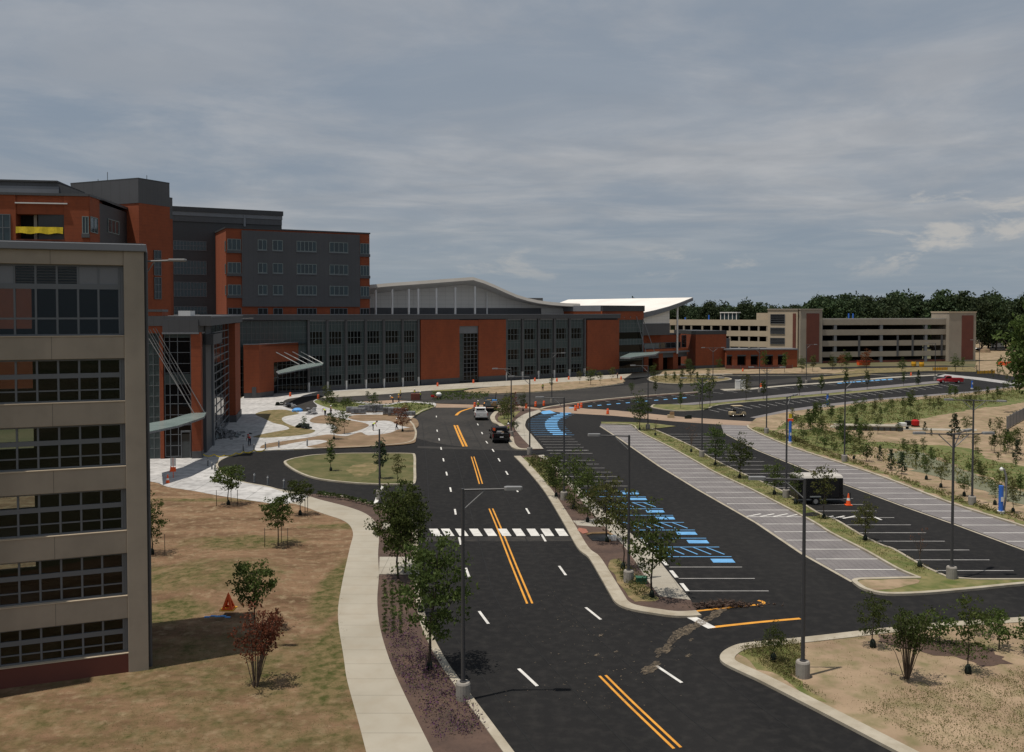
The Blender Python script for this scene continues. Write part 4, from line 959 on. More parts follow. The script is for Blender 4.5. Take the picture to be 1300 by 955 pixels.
def hall():
    a = XY(462, 252); d = Vector((2.3, 1, 0)).normalized(); t = Face(None, a, a + d * 60); b = a + d * t.x(738)
    root = empty('curved_roof_hall', a, 'pale hall with a sweeping white curved roof rising over the podium', 'building')
    f = Face(root, a, b)
    def prof(pts, off=0): return [f.hit(u, v, off) for u, v in pts]
    crv = [(462, 362.3), (500, 359), (540, 356.2), (575, 353.6), (601, 351.8), (614, 355.8), (628, 361.5), (642, 368), (656, 374), (670, 378.3), (684, 381.3), (700, 383.5), (720, 385), (737, 385.6)]
    P = prof(crv, -5); 
    n = len(P); m = MB(); th = .9
    low = [(x, z - (th if k < 4 else th * 1.0)) for k, (x, z) in enumerate(P)]
    for y in (-5, 28): m.v += [(x, y + (.3 if y < 0 else 0), z) for x, z in P] + [(x, y, z) for x, z in low]
    for k in range(n - 1):
        m.f += [(k, k + 1, n + k + 1, n + k)[::-1], (2 * n + k, 2 * n + k + 1, 3 * n + k + 1, 3 * n + k), (k, 2 * n + k, 2 * n + k + 1, k + 1)[::-1], (n + k, n + k + 1, 3 * n + k + 1, 3 * n + k)[::-1]]
    m.f += [(n - 1, 2 * n - 1, 4 * n - 1, 3 * n - 1), (0, 2 * n, 3 * n, n)]
    f.put(m, 'roof', 'soffit')
    sf = MB()
    for j in range(n - 1): sf.quad((low[j][0], -4.99, low[j][1]), (low[j + 1][0], -4.99, low[j + 1][1]), (low[j + 1][0], .2, low[j + 1][1] - .35 - 1.3 * max(0, 1 - (j + 1) / 9)), (low[j][0], .2, low[j][1] - .35 - 1.3 * max(0, 1 - j / 9)))
    f.put(sf, 'soffit', 'white_metal')
    wl = MB()
    X = lambda u: f.x(u, 0)
    up = [(x, z - .34 - 1.3 * max(0, 1 - j / 9)) for j, (x, z) in enumerate(low)]
    k = len(up); base = 17.0
    for y in (0, 1): wl.v += [(x, y, z) for x, z in up] + [(x, y, base) for x, z in up]
    for j in range(k - 1):
        wl.f += [(j, j + 1, k + j + 1, k + j)[::-1], (2 * k + j, 2 * k + j + 1, 3 * k + j + 1, 3 * k + j), (j, 2 * k + j, 2 * k + j + 1, j + 1)[::-1]]
    wl.f += [(k - 1, 2 * k - 1, 4 * k - 1, 3 * k - 1), (0, 2 * k, 3 * k, k)]
    f.put(wl, 'wall', 'hall_wall')
    f.put(MB().box(X(462), X(686), -.4, -.003, base, f.z(391, 560)), 'wall_base', 'metal_grey')
    f.put(MB().box(X(686.3), X(733), -.6, -.003, base, f.z(391.3, 700)), 'end_panel', 'hall_wall')
    for u, v in ((477, 368), (498, 367.5), (519, 367), (531, 366.5), (554, 366), (578, 365), (603, 363.5)):
        c = f.x(u, -4); f.put(MB().tube((c, -4, base), (c, -4, f.z(v, u, -4)), .3, n=10), 'column', 'white_metal')
    c = X(617.6); f.put(MB().box(c - .2, c + .2, -.5, -.004, base, f.z(371, 617)), 'column', 'white_metal')
    f.put(MB().box(X(676), X(700), 6, 10, f.z(383, 690), f.z(378, 690)), 'roof_unit', 'metal_grey')
hall()
def hall2():
    a = G(817, 472.5) ; d = Vector((1.27, 1, 0)).normalized(); t = Face(None, a, a + d * 60); s = t.x(700); A = a + d * s; b = a + d * t.x(885)
    root = empty('white_roof_hall', a + Vector((0, 0, 0)), 'hall with a bright white roof sweeping up to a pointed grey eave beside the garage', 'building')
    f = Face(root, a, b)
    crv = [(806, 401), (817, 397.3), (833, 393.8), (850, 389.2), (865, 384), (880, 378)]
    P = [f.hit(u, v, 2) for u, v in crv]; n = len(P); m = MB(); th = 1.5; D = 62
    for y in (2, D): m.v += [(x, y, z) for x, z in P] + [(x, y, z - th * (1.15 - .1 * k)) for k, (x, z) in enumerate(P)]
    top = MB(); i = 0
    for k in range(n - 1):
        m.f += [(k, k + 1, n + k + 1, n + k)[::-1], (2 * n + k, 2 * n + k + 1, 3 * n + k + 1, 3 * n + k), (n + k, n + k + 1, 3 * n + k + 1, 3 * n + k)[::-1], (k, 2 * n + k, 2 * n + k + 1, k + 1)[::-1]]
        top.quad((P[k][0], 2.3, P[k][1] + .06), (P[k + 1][0], 2.3, P[k + 1][1] + .06), (P[k + 1][0], D, P[k + 1][1] + .06), (P[k][0], D, P[k][1] + .06))
    m.f += [(n - 1, 2 * n - 1, 4 * n - 1, 3 * n - 1), (0, 2 * n, 3 * n, n)]
    f.put(m, 'roof', 'metal_light'); f.put(top, 'roof_membrane', 'white_roof')
    X = lambda u: f.x(u, 3)
    g = MB(); up = [f.hit(u, v, 3) for u, v in ((806, 404), (817, 402.5), (850, 393))]
    for y in (3, 4): g.v += [(x, y, z) for x, z in up] + [(x, y, 13.2) for x, z in up]
    k = 3
    for j in range(2): g.f += [(j, j + 1, k + j + 1, k + j)[::-1], (j, 6 + j, 7 + j, j + 1)[::-1]]
    g.f += [(2, 5, 11, 8)]
    f.put(g, 'gable_wall', 'hall_wall')
    f.put(MB().box(X(806), X(850), 2.85, 20, f.z(426, 830), f.z(411, 830)), 'wall', 'metal_grey'); f.put(MB().box(X(817), X(850), 4.01, 18, 12, 16.4), 'rear_wall', 'metal_grey')
    c = X(860); f.put(MB().tube((c, 3, 5), (c, 3, f.z(386, 860, 3)), .3, n=8), 'column', 'white_metal')
hall2()
def pavilion():
    a1 = G(817, 472.5); d = Vector((1.27, 1, 0)).normalized(); t = Face(None, a1, a1 + d * 10); a = a1 + d * t.x(765)
    root = empty('glass_pavilion', a, 'red and glass pavilion with four slanting rods at the right end of the long range', 'building')
    f = Face(root, a, a1); zt, zp, zr = f.z(388, 790), f.z(395.3, 790), f.z(406, 800)
    f.put(MB().box(0, f.L, .4, 22, 0, zr), 'wall', 'metal_dark'); f.put(MB().box(0, f.L, 0, 22, zr, zp), 'brick_band', 'brick'); f.put(MB().box(-.2, f.L + .1, -.3, 22.2, zp, zt), 'parapet', 'metal_dark')
    l = Face(root, f.at(-.003, 22), f.at(-.003, 0)); l.put(MB().box(0, l.L, -.3, -.003, 15, zp - .003), 'side_band', 'orange_and_lit_brick'); l.put(MB().box(0, l.L - .31, -.5, -.2, zp, zt + .003), 'side_parapet', 'metal_light')  # side brick and parapet coloured lighter than the front to stand for sunlight
    window(f, f.x(785.5), f.x(816.3), .2, zr - .02, 8, 13, 'glass_teal', 'mullion_dark', .12, .3)
    for v0, v1 in ((422, 430), (438, 447), (458, 467)):
        f.put(MB().box(f.x(786), f.x(816), .12, .244, f.z(v1, 800), f.z(v0, 800)), 'dark_pane', 'glass_dark')
    for u in (785.3, 816.6): f.put(MB().box(f.x(u) - .2, f.x(u) + .2, .1, .5, 0, zr), 'fin', 'mullion')
    # canopy with its rods
    z = 6.0; tip = G(817, 448, z); o = empty('pavilion_canopy', (tip.x, tip.y, z), 'pale glass canopy hung on long thin rods at the pavilion doors', 'canopy')
    pt = [G(u, v, z) - o.location for u, v in ((787, 453.5), (800, 448), (812, 445), (822, 447), (838, 446.5), (832, 450), (814, 452), (800, 454))]
    MB().prism(pt, -.4, -.06).build('frame', 'metal_light', o); MB().prism([p * .985 for p in pt], -.05, .03).build('glass', 'canopy_glass', o)
    for (a_, b_, c_, e_) in ((792, 402, 806, 446.5), (800, 402, 813, 446.5), (808, 402, 820, 447.5), (816, 404, 831, 447)):
        h = f.hit(a_, b_, -.1); p0 = f.at(h[0], -.1, h[1]); MB().tube(p0 - o.location, G(c_, e_, z) - o.location, .11, n=5).build('rod', 'metal_light', o)
    # low wing to the right
    b0, b1 = G(817.3, 471.5), G(873, 467.5); r2 = empty('low_red_wing', b0, 'low red brick wing with a ribbon window and three dark doorways by the pavilion', 'building'); g = Face(r2, b0, b1)
    zt = g.z(425, 845); z3, z4, z5 = g.z(435.5, 845), g.z(443, 845), g.z(446, 845)
    g.put(MB().box(0, g.L, 3, 14, 0, zt - .2), 'wall', 'brick'); g.put(MB().box(-.1, g.L, 2.8, 14, zt - .2, zt + .3), 'parapet', 'metal_grey')
    window(g, g.x(818, 3), g.x(864, 3), z4, z3, 7, 1, 'glass_room', 'mullion', .15, 2.95)
    g.put(MB().box(g.x(818, 3), g.x(836, 3), 2.84, 2.86, z4 + .2, z3 - .2), 'blind', 'frame_pale')
    window(g, g.x(865.5, 3), g.x(871, 3), z4, zt - .4, 1, 3, 'glass_room', 'mullion', .15, 2.95)
    g.put(MB().box(0, g.L, -.1, 3, z5 + .003, z4 - .1), 'ledge', 'orange_and_lit_brick'); g.put(MB().box(-.3, g.L + .1, -.6, 2.98, z5 - .55, z5), 'slab_edge', 'metal_light')
    zo = g.z(454, 845); last = 0
    for u0, u1 in ((823.5, 836.5), (842, 855), (861, 872.6)):
        g.put(MB().box(last, g.x(u0), 0, 3, 0, z5 - .553), 'wall', 'brick'); last = g.x(u1)
        g.put(MB().box(g.x(u0) + .003, g.x(u1) - .003, .003, 3, zo, z5 - .556), 'lintel', 'metal_grey'); g.put(MB().box(g.x(u0), g.x(u1), 2.4, 2.6, 0, zo), 'doorway', 'glass_dark')
        g.put(MB().box(g.x(u0) + .003, g.x(u1) - .003, .1, .4, 0, 1.0), 'low_wall', 'brick_old') if u0 > 860 else None
    # tall red block
    p0, p1, p2 = G(871.5, 466), G(883, 468), G(921.8, 466.4); r3 = empty('red_block', p1, 'plain tall red brick block with a grey parapet between the pavilion wing and the arcade', 'building')
    h = Face(r3, p1, p2); zt = h.z(424.6, 900); zc = h.z(420, 900)
    cr = [p0 - p1, Vector((0, 0, 0)), p2 - p1, p2 - p1 + Vector((-8, 12, 0)), p0 - p1 + Vector((-2, 12, 0))]
    MB().prism(cr, .9, zt).build('wall', 'brick', r3); MB().prism([c * .995 + Vector((0, .05, 0)) for c in cr], 0, .897).build('plinth', 'metal_grey', r3); MB().prism([c * 1.01 + Vector((0, -.1, 0)) for c in cr], zt, zc).build('parapet', 'metal_dark', r3)
    h.put(MB().box(h.L - .6, h.L + 2, .5, 6, 0, h.z(430, 921)), 'side_pier', 'metal_grey')
    # arcade
    q0, q1 = G(921.8, 467), G(1012, 466.3); r4 = empty('brick_arcade', q0, 'low red brick arcade with five dark openings in front of the far garage', 'building'); k = Face(r4, q0, q1)
    zt = k.z(444.5, 960); zo = k.z(450.5, 960); last = 0
    ops = ((923, 930), (936.5, 947.5), (953.5, 963), (972, 982), (988, 998.5))
    for u0, u1 in ops:
        k.put(MB().box(last, k.x(u0), 0, 1.2, 0, zt), 'pier', 'brick'); last = k.x(u1)
        k.put(MB().box(k.x(u0) + .003, k.x(u1) - .003, .003, 1.2, zo, zt - .003), 'lintel', 'brick'); k.put(MB().box(k.x(u0), k.x(u1), -.02, .3, zo - .45, zo - .003), 'shutter_box', 'metal_grey')
        k.put(MB().box(k.x(u0) + .01, k.x(u1) - .01, .6, .7, 0, .9), 'gate', 'brick_old')
    k.put(MB().box(last, k.L, 0, 1.2, 0, zt), 'pier', 'brick'); k.put(MB().box(0, k.L, 5, 6, 0, zt - .1), 'rear_wall', 'interior'); k.put(MB().box(-.2, k.L + .2, -.3, 6.2, zt, zt + .45), 'roof', 'metal_light')
pavilion()
def far_garage():
    c1 = XY(1014, 320); dl = Vector((-41, 27, 0)).normalized(); dr = Vector((63, 16, 0)).normalized()
    root = empty('far_garage', c1, 'long pale multi-level parking garage with open decks and red stair towers before the woods', 'parking garage')
    A = c1 + dl * 90; f = Face(root, A, c1); tr = Face(None, c1, c1 + dr * 90); B = c1 + dr * tr.x(1217); g = Face(root, c1, B)
    body = [f.at(f.x(835), 2.0) - c1, f.at(f.L - 2, 2.0) - c1, g.at(2, 2.2) - c1, g.at(g.L, 2.2) - c1, g.at(g.L, 50) - c1, f.at(f.x(835), 50) - c1]
    # left range
    bands = [(406, 413.5), (420, 426.8), (433, 440), (446, 452)]
    zz = [(f.z(b, 930), f.z(t, 930)) for t, b in bands]; x0, x1 = f.x(835), f.x(975)
    for z0, z1 in zz:
        f.put(MB().box(x0, x1, 0, .4, z0, z1), 'spandrel', 'beige_sunlit'); 
        f.put(MB().box(x0, x1, .41, 16, z0, z0 + .4), 'deck', 'beige_shaded')
    for u in [850, 858, 868, 877.5, 891.5, 903, 915, 926.5, 938.5, 951, 963, 974]:
        f.put(MB().box(f.x(u) - .3, f.x(u) + .3, .05, .7, 0, zz[0][0]), 'column', 'beige_shaded')
    f.put(MB().box(x0, x1, 16, 16.3, 0, zz[0][1] - .4), 'core_wall', 'interior')
    # stair tower at the corner
    X = f.x; zt = f.z(393.5, 1000)
    f.put(MB().box(X(975.5), X(1013.5), -.8, 8, 0, zt), 'tower_wall', 'beige_sunlit')
    for v0, v1 in ((399, 411), (416, 424), (429, 437)): window(f, X(979), X(997.5), f.z(v1, 988), f.z(v0, 988), 1, 5, 'glass_dark', 'mullion', .14, -.85)
    f.put(MB().box(X(1007.5), X(1011.5), -.95, -.803, 1, f.z(398, 1010)), 'brick_strip', 'brick_old')
    f.put(MB().box(X(975), X(1014), -1, 8.1, zt, zt + .4), 'tower_coping', 'beige_shaded')
    Y = g.x; zt2 = g.z(393.5, 1025)
    g.put(MB().box(Y(1014), Y(1041.5), -1.2, 7, 0, zt2), 'tower_wall', 'beige_shaded'); g.put(MB().box(Y(1021.5), Y(1037.5), -1.35, -1.203, .5, g.z(398, 1030)), 'brick_panel', 'brick_old'); g.put(MB().box(Y(1013.6), Y(1042), -1.4, 7.1, zt2, zt2 + .4), 'tower_coping', 'beige_shaded')
    f.put(MB().box(X(957), X(975), 3, 9, zz[0][1] - 1, f.z(397.5, 965)), 'stair_head', 'beige_sunlit')
    # right range
    rows = [(405.3, 412.5), (418.3, 425.3), (432.3, 439), (446, 452.5)]
    rz = [(g.z(b, 1120), g.z(t, 1120)) for t, b in rows]; x0, x1 = Y(1042), Y(1214)
    for i, (z0, z1) in enumerate(rz):
        g.put(MB().box(x0, x1, 0, .4, z0, z1), 'spandrel', 'beige_shaded')
        g.put(MB().box(x0, x1, .41, 18, z0 - .1, z0 + .3), 'deck', 'beige_shaded')
    g.put(MB().box(x0, x1, 18, 18.3, 0, rz[0][1] - .5), 'core_wall', 'interior')
    g.put(MB().box(x0, x1, .1, .5, 0, .7), 'plinth', 'brick_old')
    for u in (1043, 1061, 1119.5, 1176.3): g.put(MB().box(Y(u) - .55, Y(u) + .55, .03, .9, 0, rz[0][0]), 'column', 'metal_light')
    for u in (1091, 1140, 1159, 1196): g.put(MB().box(Y(u) - .4, Y(u) + .4, -.12, -.003, rz[3][0], rz[1][0] - .2), 'column', 'metal_grey')
    g.put(MB().box(x0, x1, .1, .3, rz[0][1], rz[0][1] + .35), 'parapet_rail', 'soffit')
    zt3 = g.z(397, 1215); g.put(MB().box(Y(1201.5), Y(1235.5), -1.5, 8, 0, zt3), 'tower_wall', 'beige_shaded'); g.put(MB().box(Y(1217.5), Y(1232), -1.65, -1.503, .6, g.z(400.5, 1225)), 'brick_panel', 'brick_old'); g.put(MB().box(Y(1201), Y(1236), -1.7, 8.2, zt3, zt3 + .4), 'tower_coping', 'beige_sunlit')
    # rooftop things
    for i, (ff, u, v0, v1, lab) in enumerate(((f, 870, 403, 408, 'blue marker post on the garage roof, left of the roof shelter'), (f, 900, 400, 408, 'tall blue marker post on the garage roof nearest the roof shelter'), (g, 1077.5, 398, 406, 'left one of two blue posts on the right garage roof'), (g, 1083, 398, 406, 'right one of two blue posts on the right garage roof'))):
        x = ff.x(u, 5); z0 = ff.z(v1, u, 5); z1 = ff.z(v0, u, 5); o = empty('marker_post', ff.at(x, 5, z0), lab, 'post')
        MB().tube((0, 0, 0), (0, 0, z1 - z0), .28, n=8).build('post', 'blue_pole', o); MB().box(-.6, .6, -.3, .3, 0, .35).build('post_base', 'blue_tarp', o)
    zd = zz[0][1]; o = empty('roof_shelter', f.at(f.x(915, 6), 6, zd - .6), 'white framed glass shelter on the far garage roof', 'shelter', rz=f.rz)
    w = f.x(935, 6) - f.x(915, 6); hh = f.z(397.5, 925, 6) - zd + .6; fr = MB()
    for k in range(5): fr.box(w * k / 4 - .12, w * k / 4 + .12, -.12, .12, 0, hh)
    fr.box(-.3, w + .3, -.3, 4, hh, hh + .35); fr.build('frame', 'white_metal', o); MB().box(.1, w - .1, .0, 3.6, .2, hh - .01).build('glazing', 'glass_blue', o)
    return f, g
far_garage()
# ================================================================== PLANTS
def limb_tree(h, r, seed, nlimb=7, start=.3, spread=.5):
    rr = random.Random(seed); mb = MB(); pts = [Vector((0, 0, -.08))]
    for k in range(1, 6): pts.append(Vector((rr.uniform(-1, 1) * .02 * h, rr.uniform(-1, 1) * .02 * h, h * .85 * k / 5)))
    for k in range(5): mb.tube(pts[k], pts[k + 1], r * (1 - k * .17), r * (1 - (k + 1) * .17), 7, False)
    ends = []
    for k in range(nlimb):
        z = h * (start + (.8 - start) * (k + .5) / nlimb); a = k * 2.4 + rr.random(); l = spread * h * rr.uniform(.6, 1.1) * (1.15 - z / h)
        b = Vector((0, 0, z)); e = b + Vector((math.cos(a) * l, math.sin(a) * l, l * rr.uniform(.5, 1.1))); mid = (b + e) / 2 + Vector((0, 0, -.04 * h))
        mb.tube(b, mid, r * .4, r * .28, 5, False); mb.tube(mid, e, r * .28, r * .1, 5, False); ends += [mid, e]
    return mb, ends
def leaves(centres, n, size, seed, rad, flat=.6, mb=None):
    """many small leaf faces spread through clumps"""
    rr = random.Random(seed); mb = mb or MB()
    for c, R_ in [(c, rad * rr.uniform(.6, 1.25)) for c in centres]:
        k = max(3, int(n * rr.uniform(.5, 1.5)))
        for _ in range(k):
            d = Vector((rr.gauss(0, 1), rr.gauss(0, 1), rr.gauss(0, 1) * flat)); d = d / max(1e-6, d.length) * (R_ * rr.random() ** .45); d.z *= flat + .2
            p = Vector(c) + d; s = size * rr.uniform(.55, 1.3)
            u = Vector((rr.gauss(0, 1), rr.gauss(0, 1), rr.gauss(0, .6))).normalized(); v = u.orthogonal().normalized(); v = Matrix.Rotation(rr.random() * 6.28, 3, u) @ v; w = u.cross(v)
            a, b = v * s, w * s * .55
            mb.quad(p - a, p + b * .9 - a * .1, p + a, p - b)
    return mb
def ell(n, rx, rz, cz, seed, hollow=.35, vase=0):
    rr = random.Random(seed); out = []
    while len(out) < n:
        x, y, z = (rr.uniform(-1, 1) for _ in range(3)); q = x * x + y * y + z * z
        if q > 1 or q < hollow ** 2: continue
        sc = 1 + vase * z
        out.append(Vector((x * rx * sc, y * rx * sc, cz + z * rz)))
    return out
PROTO = {}
def proto(kind, var):
    key = (kind, var)
    if key in PROTO: return PROTO[key]
    s = hash_seed = (sum(map(ord, kind)) * 31 + var * 17)
    if kind == 'street': h = 6.4; t, e = limb_tree(h, .085, s, 12, .28, .34); cr = leaves(ell(70, 1.95, 2.55, 3.9, s, .1) + e, 44, .105, s, .52); lm, bm = 'leaf', 'bark'
    elif kind == 'airy': h = 5.2; t, e = limb_tree(h, .065, s, 11, .25, .33); cr = leaves(ell(42, 1.5, 2.15, 3.0, s, .15) + e, 27, .1, s, .45); lm, bm = 'leaf', 'bark'
    elif kind == 'lawn': h = 3.8; t, e = limb_tree(h, .05, s, 9, .36, .4); cr = leaves(ell(44, 1.25, 1.15, 2.5, s, .2, .25) + e, 38, .088, s, .34); lm, bm = 'leaf', 'bark'
    elif kind == 'slim': h = 4.6; t, e = limb_tree(h, .045, s, 9, .25, .18); cr = leaves(ell(20, .6, 1.75, 2.75, s, 0) + e, 15, .12, s, .33); lm, bm = 'leaf_dark', 'bark'
    elif kind == 'fine': h = 4.6; t, e = limb_tree(h, .045, s, 9, .25, .24); cr = leaves(ell(24, .95, 1.65, 2.85, s, 0) + e, 17, .1, s, .4); lm, bm = 'leaf_olive', 'bark'
    elif kind == 'conifer':
        h = 3.2; t = MB().tube((0, 0, -.05), (0, 0, h * .95), .06, .015, 6); c = []
        rr = random.Random(s)
        for k in range(46): z = .25 + (h - .3) * (k / 46) ** 1.1; r_ = (1 - z / h) * .95 * rr.uniform(.5, 1.05); a = rr.random() * 6.28; c.append(Vector((r_ * math.cos(a), r_ * math.sin(a), z)))
        cr = leaves(c, 16, .11, s, .28); lm, bm = 'needle', 'bark'
    elif kind == 'bush': h = 1.5; t, e = limb_tree(h, .03, s, 6, .1, .5); cr = leaves(ell(20, .62, .55, .8, s, .3) + e, 17, .07, s, .27); lm, bm = 'leaf', 'bark'
    elif kind == 'shrub': h = .7; t = MB().tube((0, 0, -.05), (0, 0, .4), .02, .01, 5); cr = leaves(ell(9, .26, .2, .32, s, .1), 14, .06, s, .15); lm, bm = 'leaf_dark', 'bark'
    elif kind == 'brown':
        h = 3.4; rr = random.Random(s); t = MB(); e = []
        for k in range(26):
            a = rr.random() * 6.28; l = rr.uniform(.2, 1.15); z = h * rr.uniform(.6, 1); m_ = Vector((math.cos(a) * l * .45, math.sin(a) * l * .45, z * .55)); q = Vector((math.cos(a) * l, math.sin(a) * l, z))
            t.tube((math.cos(a) * .08, math.sin(a) * .08, -.05), m_, .022, .016, 5, False); t.tube(m_, q, .016, .006, 5, False); e += [q, (m_ + q) / 2, m_ * .3 + q * .7]
        cr = leaves(e, 26, .07, s, .33); lm, bm = 'leaf_brown', 'bark_pale'
    elif kind == 'bare':
        h = 3.6; rr = random.Random(s); t = MB(); t.tube((0, 0, -.05), (0, 0, 1.6), .04, .03, 6); e = []
        for k in range(16):
            a = rr.random() * 6.28; l = rr.uniform(.3, 1.0); z = rr.uniform(1.9, h); b = Vector((0, 0, rr.uniform(.9, 1.6))); q = Vector((math.cos(a) * l, math.sin(a) * l, z)); t.tube(b, q, .018, .006, 5, False); e.append(q)
        cr = leaves(e, 5, .06, s, .22); lm, bm = 'leaf_brown', 'bark_pale'
    elif kind == 'forest':
        h = 25; t, e = limb_tree(h, .4, s, 9, .3, .3); cr = leaves(ell(95, 5.8, 10.6, 13.4, s, .5) + e, 38, .66, s, 2.5, .7); lm, bm = 'forest', 'bark'
    elif kind == 'big':
        h = 21; t, e = limb_tree(h, .4, s, 12, .12, .34); cr = leaves(ell(95, 5.6, 8.6, 11.2, s, .4) + e, 60, .4, s, 1.9, .6); lm, bm = 'leaf_dark', 'bark'
    PROTO[key] = (t, cr, lm, bm, h, {}); return PROTO[key]
RT = random.Random(11)
def tree(kind, u, v, hpx, label, group=None, cat='tree', var=None, leaf=None, bag=False, stakes=False, pos=None, hgt=None, name=None, z=.1):
    var = RT.randrange(3) if var is None else var
    t, cr, lm, bm, h, cache = proto(kind, var); lm = leaf or lm
    p = G(u, v, z) if pos is None else Vector(pos)
    hh = hgt or hpx / ppm(v)
    sc = hh / h
    nm = name or {'conifer': 'conifer', 'bush': 'bush', 'shrub': 'shrub', 'brown': 'dead_bush', 'bare': 'bare_tree', 'forest': 'forest_tree'}.get(kind, 'young_tree')
    o = empty(nm, (p.x, p.y, p.z), label, cat, group, rz=RT.random() * 6.28)
    wx = RT.uniform(.88, 1.14); o.scale = (sc * wx, sc * wx, sc)
    if 't' not in cache:
        a = t.build('trunk', bm, smooth=True); cache['t'] = a.data; C.objects.unlink(a); bpy.data.objects.remove(a)
    if lm not in cache:
        a = cr.build('crown', lm); cache[lm] = a.data; C.objects.unlink(a); bpy.data.objects.remove(a)
    for nm2, d in (('trunk', cache['t']), ('crown', cache[lm])):
        c = bpy.data.objects.new(nm2, d); C.objects.link(c); c.parent = o
    if bag:
        if 'bag' not in PROTO:
            a = MB().lathe([(.2, 0), (.24, .1), (.2, .45), (.1, .62)], 9).build('b', 'bag', smooth=True); PROTO['bag'] = a.data; bpy.data.objects.remove(a)
        c = bpy.data.objects.new('watering_bag', PROTO['bag']); C.objects.link(c); c.parent = o; k = .72 / sc; c.scale = (k / wx, k / wx, k)
    if stakes:
        if 'stk' not in PROTO:
            a = MB().tube((0, 0, -.05), (0, 0, 1.5), .025, n=5).build('b', 'bark', smooth=True); PROTO['stk'] = a.data; bpy.data.objects.remove(a)
        for a in (.4, 2.5, 4.6):
            c = bpy.data.objects.new('stake', PROTO['stk']); C.objects.link(c); c.parent = o; k = 1 / sc; c.scale = (k, k, k); c.location = (1.0 * k * math.cos(a), 1.0 * k * math.sin(a), 0)
    return o
# lawn and loop
tree('lawn', 290, 641, 54, 'round young tree on the tan lawn edge nearest the plaza, with three stakes', bag=True, stakes=True, leaf='leaf')
tree('lawn', 381, 654, 47, 'young tree on the lawn corner where the sidewalk bends, dark bag at its base', bag=True, stakes=True, leaf='leaf_dark')
tree('lawn', 353, 693, 66, 'spreading young tree standing alone in the middle of the tan lawn', bag=False, stakes=True, leaf='leaf')
tree('airy', 193, 704, 78, 'young tree half hidden behind the right edge of the beige garage', bag=True, stakes=True, leaf='leaf')
tree('lawn', 323, 800, 92, 'broad dense young tree behind the rusty dead bush', stakes=False, leaf='leaf', var=1)
tree('brown', 324, 872, 97, 'rust brown dead bush with bare stems at the bottom of the lawn', cat='bush')
tree('slim', 420, 598, 47, 'dark slender tree on the left part of the loop island', bag=True, leaf='leaf_dark')
tree('slim', 483.5, 608, 62, 'dark pointed tree on the loop island beside the slim lamp post', leaf='needle')
tree('fine', 505, 613, 40, 'thin pale tree at the right end of the loop island')
# street trees by the main road
tree('street', 506, 735, 124, 'large leafy street tree standing behind the white ramp pad, left of its pair', leaf='leaf', var=0)
tree('street', 514, 728, 112, 'large leafy street tree over the white ramp pad, right of its pair', leaf='leaf_dark', var=1)
tt = tree('street', 545, 850, 172, 'tallest street tree in the mulch bed, leaning over the road by the kerb', leaf='leaf_dark', bag=True, var=2); tt.rotation_euler = (0, .07, .8)
tree('fine', 534, 778, 80, 'thin sapling at the kerb in the mulch bed behind the tallest street tree', bag=True, leaf='leaf')
tree('airy', 506, 672, 62, 'small street tree at the top corner of the mulch bed', leaf='leaf')
# long median
for u, v, h, k, lf, lab in ((706, 631, 52, 'airy', 'leaf_dark', 'dark leafy tree at the top of the long median, next to the hidden lamp base'), (697, 612, 34, 'bush', 'leaf_olive', 'bushy tree near the upper tip of the long median'),
        (728.6, 646, 68, 'airy', 'leaf', 'second tree down the long median, above the crosswalk end'), (746, 663, 72, 'airy', 'leaf', 'third tree down the long median, beside the ramp landing'),
        (770.5, 688, 78, 'airy', 'leaf_olive', 'pale loose tree next to the dark hole in the long median'), (791, 722, 98, 'fine', 'leaf_olive', 'thin olive tree just left of the tall lamp in the long median'),
        (827.6, 758, 112, 'airy', 'leaf', 'large tree at the lower tip of the long median by the pale sidewalk')):
    tree(k, u, v, h * 1.12, lab, bag=(k != 'bush'), leaf=lf)
for u, v, h, k, lf, lab in ((645.5, 538, 40, 'airy', 'leaf_olive', 'dense tree in the upper median beside the black pickup'), (640, 532, 26, 'bush', 'leaf_olive', 'low bushy tree in front of the dense tree in the upper median'), (652, 530, 34, 'fine', 'leaf_brown', 'reddish thin tree in the upper median'), (664, 522, 24, 'airy', 'leaf_dark', 'small dark tree at the top of the upper median'), (653, 548, 15, 'bush', 'leaf_dark', 'small bush in front of the upper median pavement'), (676, 592, 14, 'bush', 'leaf_olive', 'yellowish bush at the tip of the long median'), (686, 600, 16, 'bush', 'leaf_olive', 'yellowish bush, second from the tip of the long median')):
    tree(k, u, v, h, lab, leaf=lf, bag=(k in ('airy', 'fine')), cat='bush' if k == 'bush' else 'tree')
# green strip
for i, (u, v, h, k, lf) in enumerate(((812, 546, 50, 'airy', 'leaf_dark'), (832, 553, 22, 'bare', None), (877.5, 574, 34, 'bare', None), (908, 591, 54, 'airy', 'leaf_dark'), (939, 607, 58, 'airy', 'leaf_dark'), (983, 628, 44, 'airy', 'leaf'), (1046, 658.5, 76, 'fine', None), (1010, 640, 52, 'fine', 'leaf'), (1098.5, 686, 56, 'airy', 'leaf_olive'), (1167.6, 720, 50, 'bare', None))):
    tree(k, u, v, h, ('bare dead' if k == 'bare' else 'young leafy') + ' tree, ' + ORD[i] + ' from the far end along the green strip', leaf=lf, bag=True, group='trees along the green strip')
